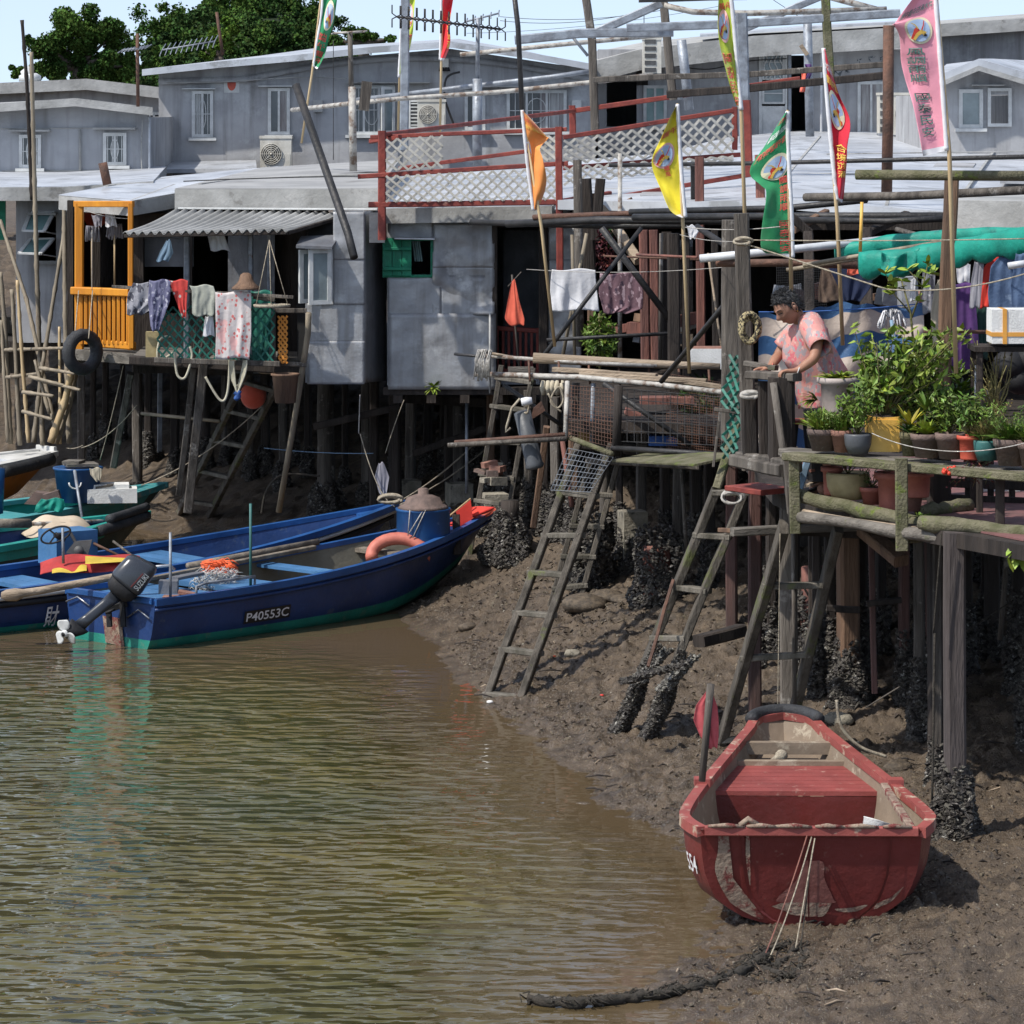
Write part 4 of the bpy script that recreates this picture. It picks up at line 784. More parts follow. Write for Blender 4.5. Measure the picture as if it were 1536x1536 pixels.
for k,(x0,y0,x1,y1,Y_,lb) in enumerate([(112,520,470,556,43.5,'long dark joist beam under the left verandahs'),(585,595,870,612,41.5,'dark floor beam under the silver tin house'),(860,664,1110,690,38,'dark floor beam under the centre walkway'),(1180,790,1560,812,28.5,'dark floor beam under the flower deck')]): tie('floor_beam',lb,'beam',[(x0,y0,Y_),(x1,y1,Y_)],.16,'wood_dark')
# ladders
def ladder(label,l0,l1,r0,r1,steps,w_=.075,m='ladder_wood',tread=.10,foot_oy=0,ext=0):
    """rails from foot (0) to head (1) given as world points; steps are fractions up the rails"""
    t=thing('ladder',label,'ladder',(l0+r0)/2,'ladders down to the mud')
    for a,c in ((l0,l1),(r0,r1)):
        d=(c-a).normalized(); b=MB(); b.bar(a-d*.15,c,w_*.7,w_*1.5,side=(1,0,0),nseg=5,wob=.004); o=b.build('rail',MT['ladder_rail'],t)
    for s in steps:
        a=l0.lerp(l1,s); c=r0.lerp(r1,s); e=(c-a).normalized()*.03; b=MB(); j=V(0,0,rnd(-.012,.012)); b.bar(a-e-j+V(0,-.02,0),c+e+j+V(0,-.02,0),.045,tread,side=(0,0,1)); b.build('rung',MT['ladder_wood' if m!='wood_dark' else m],t)
    return t
ladder('grey wooden ladder below the laundry verandah with a red buoy behind it',mudpt(268,772),W(372,555,40.3),mudpt(312,778),W(420,570,40.0),[.10,.32,.54,.74,.93])
ladder('grey ladder with orange boat flag in front, rising to the red railed doorway',mudpt(705,830) ,W(752,548,38.9),mudpt(727,838)+V(.17,0,0),W(800,552,38.7),[.28,.42,.60,.78,.93],w_=.08)
ladder('long ladder with mossy top rung standing nearest the water',mudpt(733,1042),W(868,668,33.6),mudpt(783,1045),W(916,672,33.4),[.0,.17,.315,.475,.63,.80],w_=.085)
ladder('narrower ladder half hidden behind the mossy one',W(828,898,35.2),W(886,690,35.4),W(872,895,35.2),W(928,690,35.4),[.08,.30,.52,.75],w_=.075)
L=ladder('ladder with shell crusted feet below the green lattice',mudpt(925,1100),W(1074,735,28.9),mudpt(968,1110),W(1118,735,28.9),[.40,.60,.815,.99],w_=.09)
b=MB(); b.bar(W(1074,738,28.95),W(1104,640,29.3),.065,.14,side=(1,0,0)); b.build('rail_extension',MT['wood_moss'],L)
for (a,c,q) in (((925,1100),(977,985),1),((968,1110),(1018,995),2)):
    p0=mudpt(*a); p1=W(c[0],c[1],(p0.y+28.6)/2)
    oysters(L,p0.x,p0.y,p0.z-.05,p1.z,.04,'oyster',2.0,q*7+1,a=p1,rb=.07,s=.021); oysters(L,p1.x-.12,p1.y-.04,p1.z-.2,p1.z+.03,.04,'oyster_pale',1.8,q*7+3,a=p1+V(.1,0,0),rb=.05,s=.02)
p0=W(948,1012,28.2); oysters(L,p0.x-.05,p0.y,p0.z-.05,p0.z+.06,.06,'oyster',2.2,77,a=W(1010,1022,28.2),rb=.05,s=.02)
ladder('widest ladder with splayed rails directly behind the red boat',mudpt(1075,1118)+V(.0,0,-.1),W(1176,790,26.9),mudpt(1172,1125)+V(.03,0,0),W(1258,790,27.0),[.08,.44,.75],w_=.095)
tie('loose_pole','thin reddish pole leaning beside the shell crusted ladder','pole',[(972,1000,28.5),(1010,870,29.0)],.025,'rust_pipe')
# bamboo poles at the left
def bamboo(label,pts,r,m='bamboo',group='bamboo poles at the left houses',name='bamboo_pole'):
    P=[W(*p) for p in pts]; tot=sum((P[k+1]-P[k]).length for k in range(len(P)-1)); b=MB(); n=max(6,int(tot/.07)); pp=[];rr=[]
    for k in range(n+1):
        d=tot*k/n; q=0
        while q<len(P)-2 and d>(P[q+1]-P[q]).length: d-=(P[q+1]-P[q]).length; q+=1
        L_=(P[q+1]-P[q]).length; pp.append(P[q].lerp(P[q+1],min(1,d/L_))); rr.append(r*.8*(1.28 if k%5==2 else 1)*(1.05-.25*k/n))
    b.tube(pp,rr,8); return b.build(name,MT[m],label=label,cat='pole',group=group)
Yb=46.2
for k,(pts,r,lb,m) in enumerate([([(135,285,47),(126,150,47.2),(121,90,47.2),(32,30,46)],0,'',''),
 ([(48,300,46.3),(44,200,46.3),(40,120,46.3),(33,30,46.3)],.032,'tall thin dark mast rising highest at far left','wood_dark'),
 ([(64,668,45.9),(55,400,45.9),(50,200,45.9),(47,78,45.9)],.038,'tall bamboo mast just right of the darkest mast','bamboo'),
 ([(16,666,46),(8,500,46),(1,408,46)],.038,'bamboo pole at the extreme left edge of the group','bamboo'),
 ([(30,668,45.6),(24,540,45.6),(18,434,45.6)],.036,'short bamboo pole between the edge pole and the tall mast','bamboo'),
 ([(43,664,45.2),(34,550,45.2),(26,420,45.2)],.030,'thin pale bamboo in the left cluster','bamboo_pale'),
 ([(88,665,45),(40,450,45.6),(0,330,46)],.034,'bamboo leaning down to the right across the left cluster','bamboo'),
 ([(50,664,44.9),(62,560,45),(96,350,45.4)],.034,'bamboo leaning up to the right across the awning windows','bamboo'),
 ([(104,665,44.6),(98,480,44.8),(96,300,45)],.040,'upright bamboo beside the orange balcony corner','bamboo'),
 ([(90,666,44.8),(90,560,45),(89,490,45)],.026,'short pale bamboo stub in front of the left house','bamboo_pale'),
 ([(76,664,44.4),(98,600,44.4),(118,510,44.2)],.055,'thick split bamboo leaning under the tyre','bamboo_pale'),
 ([(84,666,44.5),(106,600,44.5),(124,500,44.3)],.040,'bamboo leaning just right of the thick split one','bamboo'),
 ([(74,620,44.7),(52,540,44.9)],.028,'short crossed bamboo stick low in the cluster','bamboo'),
 ([(12,664,45.8),(6,560,45.9),(2,480,46)],.03,'dark bamboo low at the left edge','bamboo')]):
    if r: bamboo(lb,pts,r,m)
for k,(a,c,lb) in enumerate([((34,617,44.7),(78,629,44.3),'lowest bamboo rung tied across the leaning poles'),((34,588,44.7),(80,594,44.3),'second bamboo rung tied across the leaning poles'),((44,565,44.8),(96,578,44.3),'third bamboo rung across the leaning poles'),((8,525,45.9),(95,522,44.6),'long bamboo tie at deck height across the cluster'),((10,566,45.7),(60,560,44.9),'bamboo tie low at the left of the cluster'),((58,570,44.8),(120,585,44),'uppermost thick rung beside the tyre'),((60,552,44.8),(112,560,44),'short rung just under the deck beside the tyre')]): bamboo(lb,[a,c],.028,'bamboo',name='bamboo_rung',group='bamboo rungs tied across the poles')
# stacked shelf of logs behind centre, dark fill things under the centre (old timber)
for k in range(16):
    x=rnd(770,1040); y=rnd(735,765); p=W(x,y,rnd(38.5,40)); b=MB(); b.bar(p,p+V(rnd(.3,.9),rnd(-.2,.3),rnd(-.1,.2)),rnd(.05,.1)); 
# back planks in the dark: uprights under the houses far behind
for k in range(26):
    x=560+k*40+rnd(-12,12); Y_=rnd(40.5,44); 
    if x>1560: break
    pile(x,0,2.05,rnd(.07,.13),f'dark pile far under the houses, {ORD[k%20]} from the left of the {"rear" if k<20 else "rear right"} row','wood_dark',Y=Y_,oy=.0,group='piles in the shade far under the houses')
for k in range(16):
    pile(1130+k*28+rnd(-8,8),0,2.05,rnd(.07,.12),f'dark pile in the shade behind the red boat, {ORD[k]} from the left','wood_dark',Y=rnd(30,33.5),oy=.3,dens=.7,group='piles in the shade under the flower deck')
b=MB()
for k in range(18): x=2.9+k*.27; b.bar((x,35.2+rnd(-.03,.03),.1),(x+rnd(-.02,.02),35.2,2.09),.25,.04,nseg=2,wob=.01)
b.build('added_shade_boards',MT['wood_dark'],label='added dark upright boards deepening the shade far under the flower deck',cat='wall')  # boards added to keep the space under the deck dark
# ======================= cloth, flags ====================================
def patt(name,base,spots,rough=.85,bumpy=.1):
    """printed cloth: voronoi and noise motifs laid over a base colour"""
    m=pm(name,base,tuple(a*.85 for a in base),6,rough,bumpy,30); n=m.node_tree.nodes; l=m.node_tree.links; b=n['Principled BSDF']; g=n.new('ShaderNodeNewGeometry'); src=b.inputs['Base Color'].links[0].from_socket
    for (c,sc,th,kind) in spots:
        if kind=='v': t=n.new('ShaderNodeTexVoronoi'); t.inputs['Scale'].default_value=sc; o=t.outputs['Distance']
        else: t=n.new('ShaderNodeTexNoise'); t.inputs['Scale'].default_value=sc; t.inputs['Detail'].default_value=3; o=t.outputs['Fac']
        mp=n.new('ShaderNodeMapping'); mp.inputs['Scale'].default_value=(1,.3,.8 if kind=='v' else .6); l.new(g.outputs['Position'],mp.inputs[0]); l.new(mp.outputs[0],t.inputs['Vector'])
        r=n.new('ShaderNodeMapRange'); r.inputs[1].default_value=th; r.inputs[2].default_value=th+(-.06 if kind=='v' else .05); l.new(o,r.inputs[0])
        x=n.new('ShaderNodeMix'); x.data_type='RGBA'; l.new(r.outputs[0],x.inputs[0]); l.new(src,x.inputs[6]); x.inputs[7].default_value=(*c,1); src=x.outputs[2]
    l.new(src,b.inputs['Base Color']); return m
patt('cloth_pinkflower',(.66,.60,.58),[((.60,.16,.15),22,.33,'v'),((.72,.42,.40),9,.56,'n')])
patt('cloth_purpleprint',(.16,.09,.11),[((.42,.30,.33),24,.55,'n'),((.05,.03,.05),20,.6,'n')])
patt('cloth_greyprint',(.27,.27,.30),[((.07,.07,.09),20,.52,'n'),((.5,.5,.52),30,.6,'n')])
patt('cloth_blueprint',(.17,.17,.27),[((.06,.06,.12),24,.52,'n'),((.4,.4,.48),34,.6,'n')])
patt('cloth_redprint',(.58,.06,.05),[((.6,.55,.5),13,.2,'v')])
patt('blouse_print',(.58,.27,.24),[((.33,.28,.29),24,.49,'n'),((.56,.14,.16),34,.57,'n'),((.60,.36,.32),40,.6,'n')],.85,.05)
pm('cloth_red',(.72,.05,.03),(.55,.03,.02),4,.8,.05,cloth=True); pm('cloth_coral',(.75,.14,.08),(.58,.09,.05),4,.8,.05,cloth=True); pm('cloth_pink',(.50,.09,.10),(.34,.05,.06),6,.8,.1,cloth=True)
pm('cloth_cream',(.52,.47,.36),(.42,.37,.28),4,.85,.05,cloth=True); pm('cloth_grey',(.32,.31,.34),(.22,.21,.24),5,.85,.05,cloth=True); pm('cloth_sage',(.42,.43,.37),(.32,.33,.28),5,.85,.1,cloth=True)
pm('cloth_purple',(.085,.03,.15),(.05,.02,.1),4,.85,.05,cloth=True); pm('cloth_darkgreen',(.02,.06,.045),(.01,.04,.03),4,.85,.05); pm('denim',(.09,.14,.24),(.055,.09,.17),6,.9,.1,60,c3=(.17,.23,.33),t3=.6,s3=6); pm('cloth_navy',(.02,.03,.075),(.012,.02,.05),4,.85,.05); pm('cloth_blue',(.04,.12,.36),(.03,.08,.25),4,.8,.05); pm('cloth_ltblue',(.2,.3,.4),(.14,.22,.32),4,.8,.05); pm('cloth_brown',(.15,.1,.07),(.09,.06,.045),4,.85,.1)
pm('hose_cream_',(.5,.47,.36),(.38,.35,.26),10,.6,.05)
pm('tarp_green',(.008,.27,.20),(.006,.18,.135),5,.55,.15,20,c3=(.01,.12,.1),t3=.6,s3=4)
def cloth(name,label,rows,Y,mat,cat='cloth',parent=None,group=None,amp=.02,fold=5,ph=0.,dy=0.,nu=22,thick=.004):
    if parent is not None: cat=None
    wm=max(r[2]-r[1] for r in rows)*Y/FP; amp=min(amp,wm*.06+.004); fold=min(fold,2+wm*7)
    """hanging cloth: rows of (y, xleft, xright) photo pixels at depth Y, with vertical folds"""
    rows=sorted(rows)
    def fn(u,v):
        y=rows[0][0]+(rows[-1][0]-rows[0][0])*v
        k=0
        while k<len(rows)-2 and y>rows[k+1][0]: k+=1
        t=(y-rows[k][0])/max(1e-6,rows[k+1][0]-rows[k][0]); xl=rows[k][1]+(rows[k+1][1]-rows[k][1])*t; xr=rows[k][2]+(rows[k+1][2]-rows[k][2])*t
        p=W(xl+(xr-xl)*u,y+1.5*math.sin(u*PI*2.3+ph),Y); a=amp*(.3+.7*v); q=p.x*9+Y*3+ph
        p.y+=a*(1.5*noise.noise(V(q,v*.9,Y))+.9*noise.noise(V(q*2.3,v*2.2,Y+4))+.35*math.sin(u*fold*5+2.5*noise.noise(V(u*3,v*2,Y))))+dy*v; return p
    b=MB(); b.sheet(fn,nu*2,24,True,(0,thick,0)); return b.build(name,MT[mat],parent,label=label,cat=cat,group=group)
def cpath(pts,n):
    """smooth interpolation of a list of tuples"""
    out=[]; m=len(pts)-1
    for k in range(n+1):
        s=m*k/n; i=min(int(s),m-1); t=s-i; P=[pts[max(0,i-1)],pts[i],pts[i+1],pts[min(m,i+2)]]
        out.append(tuple(.5*(2*P[1][j]+(P[2][j]-P[0][j])*t+(2*P[0][j]-5*P[1][j]+4*P[2][j]-P[3][j])*t*t+(-P[0][j]+3*P[1][j]-3*P[2][j]+P[3][j])*t**3) for j in range(len(pts[0]))))
    return out
def flagmats(k,c,c2): pm(k,c,c2,3,.7,.04,30,cloth=True)
for k,c in (('flag_green',(.015,.24,.09)),('flag_lime',(.42,.52,.05)),('flag_red',(.72,.02,.03)),('flag_orange',(.85,.30,.07)),('flag_yellow',(.78,.66,.035)),('flag_pink',(.84,.34,.43)),('flag_crimson',(.55,.012,.035)),('flag_white',(.74,.74,.76)),('ink_red',(.62,.07,.06)),('ink_white',(.7,.72,.7)),('ink_green',(.10,.22,.19)),('ink_yellow',(.8,.55,.1)),('disc_blue',(.42,.55,.75)),('ring_cream',(.78,.72,.5)),('ring_pink',(.8,.45,.42)),('dragon_red',(.62,.05,.03)),('dragon_gold',(.65,.42,.08))): flagmats(k,c,tuple(a*.86 for a in c))
def flag(label,pole,top,edge,clothm,Y,dirn,vs=(0,1),text=None,inkm='ink_red',emblem=(.5,.25,.3,.13),ring='ring_cream',mirror=False,amp=.045,sleeve=True,tail='flag_white',header=None,waves=1.2,hinks=('ink_red','ink_white','ink_red')):
    """feather banner. pole: pixel path from the butt up to the tip; top: (t0,t1) part of the cloth along the sleeve given as pixel points;
    edge: offsets (v, width px, drop px) of the free edge"""
    P=[W(*(p if len(p)==3 else (*p,Y))) for p in pole]
    t=thing('banner_flag',label,'flag',P[0],'festival banner flags')
    b=MB(); b.tube(P,[.016]*(len(P)-1)+[.009],7); b.build('pole',MT['bamboo_pale'],t)
    sl=cpath([(v,x,y) for v,(x,y) in zip([k/(len(top)-1) for k in range(len(top))],top)],30)
    ed=cpath(edge,30)
    def at(path,v,j):
        v=min(max(v,0),1); s=v*30; i=min(int(s),29); f=s-i; return path[i][j]*(1-f)+path[i+1][j]*f
    def edv(v,j):
        for i in range(len(ed)-1):
            if ed[i+1][0]>=v: f=(v-ed[i][0])/max(1e-6,ed[i+1][0]-ed[i][0]); return ed[i][j]*(1-f)+ed[i+1][j]*f
        return ed[-1][j]
    def S(u,v,off=0.):
        x=at(sl,v,1)+dirn*edv(v,1)*u; y=at(sl,v,2)+edv(v,2)*u
        p=W(x,y,Y); p.y+=amp*u*math.sin(2*PI*(waves*u*.5+1.3*v)+Y)+amp*.4*u*noise.noise(V(u*3,v*7,Y))-off; return p
    b=MB(); b.sheet(lambda u,v:S(u,v),24,60,True,(0,.003,0)); b.build('cloth',MT[clothm],t)
    if tail: b=MB(); b.sheet(lambda u,v:S(u,.955+.05*v,.004),16,4,True); b.build('hem',MT[tail],t)
    if sleeve: b=MB(); b.tube([W(at(sl,k/30,1),at(sl,k/30,2),Y)+V(0,-.004,0) for k in range(31)],[.017*rnd(.85,1.15) for k in range(31)],7); b.build('sleeve',MT['flag_white'],t)
    if emblem:
        cu,cv,ru,rv=emblem
        def disc(r,o,mat,name,wob=0):
            b=MB(); N=26; pts=[S(cu,cv,o)]+[S(cu+ru*r*math.cos(a*2*PI/N),cv+rv*r*math.sin(a*2*PI/N),o) for a in range(N)]; b.add(pts,[(0,1+a,1+(a+1)%N) for a in range(N)]); return b.build(name,MT[mat],t)
        disc(1.0,.009,ring,'emblem_ring'); disc(.82,.014,'disc_blue','emblem_disc')
        sg=-1 if mirror else 1
        def strip(pts,w0,w1,mat,name,o):
            b=MB(); vs_=[];n=len(pts)
            for i,(a,c) in enumerate(pts):
                a2,c2=pts[min(i+1,n-1)];a0,c0=pts[max(i-1,0)]; dx,dy=a2-a0,c2-c0; L_=math.hypot(dx,dy) or 1; w_=w0+(w1-w0)*i/(n-1); nx,ny=-dy/L_*w_,dx/L_*w_
                for q in (1,-1): vs_.append(S(cu+sg*ru*(a+q*nx),cv+rv*(c+q*ny),o))
            b.add(vs_,[(2*i,2*i+1,2*i+3,2*i+2) for i in range(n-1)]); b.build(name,MT[mat],t)
        strip([(.62,.62),(.42,.3),(.2,-.02),(.0,-.1)],.14,.16,'dragon_red','emblem_mane',.018); strip([(.5,.66),(.2,.3),(-.15,.12),(-.45,.3)],.1,.16,'dragon_gold','emblem_head',.021); strip([(.05,-.1),(.2,-.42),(.42,-.6)],.05,.02,'dragon_gold','emblem_horn',.022); strip([(-.2,0),(-.4,-.3),(-.5,-.62)],.05,.03,'dragon_red','emblem_whisker',.022); strip([(-.32,.32),(-.5,.42)],.12,.07,'black_matte','emblem_jaw',.023)
    if text:
        st,u0,u1,v0,v1=text; chars=[c for c in st]; n=len(chars); b=MB()
        for i,c in enumerate(chars):
            if c==' ': continue
            a0=v0+(v1-v0)*i/n; a1=a0+(v1-v0)/n*.84
            put_text(b,c,lambda x,y,a0=a0,a1=a1:S((u0+(u1-u0)*(1-x if mirror^(dirn<0) else x)) ,a1+(a0-a1)*y,.012))
        b.build('lettering',MT[inkm],t)
    if header:
        for i,(st,v0,hh) in enumerate(header):
            b=MB(); put_text(b,st,lambda x,y:S(.08+.84*(1-x if mirror^(dirn<0) else x),v0+hh*(1-y),.012)); b.build('header_lettering',MT[hinks[i]],t)
    return t
HD1='大澳傳統龍舟協會'; HD2='龍舟遊涌大巡遊賀'; HD3='慶祝國慶暨端午節'; VT='風調雨順 國泰民安'
flag('big green banner flag with red lettering behind the leaning woman',[(1187,440,27.6),(1184,300),(1181,165)],[(1181,167),(1183,240),(1187,320),(1189,386)],[(0,3,2),(.12,30,26),(.22,57,44),(.42,42,18),(.5,36,8),(.7,44,4),(.9,46,2),(1,28,-2)],'flag_green',27.6,-1,text=(VT,.06,.42,.42,.94),emblem=(.40,.335,.40,.092),mirror=False,header=[(HD1,.03,.035),(HD2,.10,.035),(HD3,.165,.042)],amp=.06)
flag('tall pink banner flag with green lettering at the upper right',[(1434,560,25.2),(1424,230),(1404,-20)],[(1402,-18),(1408,60),(1414,140),(1420,226)],[(0,20,0),(.12,62,30),(.2,66,12),(.3,58,4),(.5,57,0),(.75,45,2),(1,36,8)],'flag_pink',25.2,-1,text=(VT,.40,.86,.38,.89),inkm='ink_green',emblem=(.48,.265,.34,.09),header=[('端午龍舟遊涌大會',.09,.035)],hinks=('ink_green','ink_white','ink_red'),amp=.05)
flag('narrow crimson banner flag right of the green one',[(1264,518,28.2),(1256,330),(1236,75)],[(1235,72),(1239,130),(1246,210),(1252,270),(1256,300)],[(0,3,3),(.2,20,22),(.32,34,28),(.5,24,10),(.7,18,0),(.9,12,2),(1,8,4)],'flag_crimson',28.2,1,text=('合境遊涌',.30,.95,.50,.74),inkm='ink_yellow',emblem=(.42,.33,.36,.095),header=[('大澳龍舟',.10,.045),('賀端午節',.17,.05)],hinks=('ink_white','ink_yellow','ink_red'),amp=.07)
flag('lime green banner flag twisted round its pole, upper centre right',[(1122,480,29),(1112,170),(1093,-40)],[(1092,-38),(1099,20),(1105,90),(1112,165)],[(0,6,0),(.25,20,4),(.5,25,0),(.75,16,0),(1,4,0)],'flag_lime',29,-1,text=('國泰民安',.35,.95,.62,.97),emblem=(.62,.42,.36,.13),ring='ring_pink',header=[('龍舟',.24,.05)],amp=.08)
flag('bright yellow banner flag hanging slack with a shield shaped emblem',[(1034,560,31),(1024,330),(1016,155)],[(1016,156),(1019,210),(1023,270),(1028,326)],[(0,1,2),(.2,24,16),(.36,39,16),(.5,42,12),(.7,33,6),(.9,22,2),(1,6,0)],'flag_yellow',31,-1,text=('順風',.42,.62,.52,.62),emblem=(.58,.42,.38,.115),ring='ring_pink',header=[('端午',.20,.05)],amp=.08)
flag('orange pennant banner flag left of centre, torn at its lower end',[(832,520,34),(812,340),(783,165)],[(783,165),(787,205),(792,255),(800,316)],[(0,2,2),(.18,34,20),(.25,37,14),(.4,22,8),(.55,24,2),(.75,26,0),(.9,14,0),(1,4,0)],'flag_orange',34,1,text=None,emblem=(.18,.46,.2,.1),header=[('大澳傳統龍舟',.10,.045),('端午遊涌大會',.18,.05)],amp=.08,hinks=('ink_red','ink_yellow','ink_red'),tail=None)
flag('dark green banner flag high on the left before the wooded hill',[(452,215,50),(468,110),(486,-45)],[(486,-45),(482,20),(474,70),(470,100)],[(0,26,0),(.35,20,4),(.5,16,6),(.75,14,4),(1,6,4)],'flag_green',50,1,text=('端午龍舟',.1,.8,.5,.9),emblem=(.6,.35,.35,.12),amp=.1)
flag('lime banner flag hanging behind the grey mast near the roof aerial',[(597,195,47),(601,60),(606,-60)],[(606,-60),(604,0),(601,60),(598,116)],[(0,22,0),(.4,18,2),(.6,18,0),(.8,12,0),(1,2,0)],'flag_lime',47,1,text=('國泰民安',.3,.95,.62,.9),emblem=(.55,.46,.38,.11),ring='ring_pink',amp=.1,sleeve=True)
flag('bright red banner flag hanging by the roof aerial',[(660,200,46),(662,90),(664,-70)],[(663,-70),(662,0),(661,50),(660,90)],[(0,26,0),(.5,14,0),(.75,15,0),(.9,10,0),(1,4,2)],'flag_red',46,1,text=('龍舟遊涌',.72,.98,.45,.85),inkm='ink_yellow',emblem=None,amp=.1)
# ======================= lattice fence on the roof =======================
def lattice(b,C,nu,nv,w_=.03,t=.008):
    """C(u,v) maps the unit square to world points; crossing laths"""
    for s in (1,-1):
        for k in range(-nv,nu+nv+1):
            # lath along u = k/nu + s * v*nv/nu clipped to 0..1
            pts=[]
            v0,v1=0.,1.; f=lambda v:(k+(nv*v if s>0 else nv*(1-v)))/nu
            a,c=f(0),f(1)
            lo,hi=sorted((0.,1.))
            if (a<0 and c<0) or (a>1 and c>1): continue
            def cl(u): return (u-a)/(c-a)
            va=0. if 0<=a<=1 else cl(0. if a<0 else 1.); vb=1. if 0<=c<=1 else cl(0. if c<0 else 1.)
            if abs(va-vb)<.02: continue
            A=C(f(va),va);B=C(f(vb),vb); o=V(0,-s*t*.6,0); b.bar(A+o,B+o,w_,t,side=(B-A).cross(V(0,1,0)))
    return b
t=thing('lattice_fence','rusty red pipe fence with white lattice panels standing on the silver roof','fence',W(575,312,38.9),'red roof fences')
def rail(par,a,c,w_=.06,m='red_paint',name='rail'): b=MB(); b.bar(W(*a),W(*c),w_,nseg=3,wob=.004); return b.build(name,MT[m],par)
for a,c,w_ in (((573,360,39.0),(573,196,39.0),.085),((840,420,38.8),(838,190,38.8),.075),((859,205,44),(858,158,44),.08)): rail(t,a,c,w_,name='post')
for a,c,w_ in (((556,206,39.2),(850,194,38.8),.045),((575,202,39.0),(862,166,44),.045),((537,265,39.0),(852,245,38.8),.05),((553,307,39.0),(838,303,38.8),.06),((556,212,39.4),(600,206,39),.05),((598,253,44.8),(790,227,44.8),.05)): rail(t,a,c,w_)
def quadC(a,b_,c,d):
    A,B,C_,D=W(*a),W(*b_),W(*c),W(*d); return lambda u,v:(A.lerp(B,u)).lerp(D.lerp(C_,u),v)
b=MB(); lattice(b,quadC((579,209,38.92),(664,203,38.9),(664,252,38.9),(579,257,38.92)),5,3,.024); b.build('lattice_panel',MT['lattice_white'],t)
b=MB(); lattice(b,quadC((579,264,38.92),(835,252,38.78),(835,300,38.78),(579,303,38.92)),16,3,.024); b.build('lattice_panel',MT['lattice_white'],t)
b=MB(); lattice(b,quadC((808,205,38.82),(836,203,38.78),(836,240,38.78),(808,242,38.82)),2,3); b.build('lattice_panel',MT['lattice_white'],t)
t=thing('lattice_fence','rusty red fence with pale lattice rising to the right across the centre roof','fence',W(850,290,39.5),'red roof fences')
for a,c,w_ in (((1122,265,40),(1118,150,40),.11),((1102,225,40),(1102,160,40),.06)): rail(t,a,c,w_,name='post')
for a,c,w_ in (((845,206,39.6),(1104,165,40),.05),((862,166,44),(1200,118,44),.06),((845,252,39.6),(1110,232,40),.05),((838,303,38.8),(915,290,39.6),.05),((900,300,39.6),(1125,262,40),.05)): rail(t,a,c,w_)
b=MB(); lattice(b,quadC((846,211,39.5),(1100,172,39.9),(1100,228,39.9),(846,246,39.5)),15,3,.028); b.build('lattice_panel',MT['lattice_white'],t)
b=MB(); lattice(b,quadC((846,250,39.5),(1100,234,39.9),(1100,244,39.9),(846,278,39.5)),15,2,.026); b.build('lattice_panel',MT['lattice_white'],t)
for k,(x,y0,y1,lb) in enumerate([(1052,235,545,'tall red brown post right of the yellow flag'),(968,345,545,'left of two red brown posts behind the patterned laundry'),(983,345,540,'right of two red brown posts behind the patterned laundry'),(1142,232,330,'short red brown post behind the green flag')]):
    b=MB(); b.bar(W(x,y1,37.2),W(x-3,y0,37.2),.09,nseg=4,wob=.004); b.build('post',MT['log_red'],label=lb,cat='post',group='red brown verandah posts')
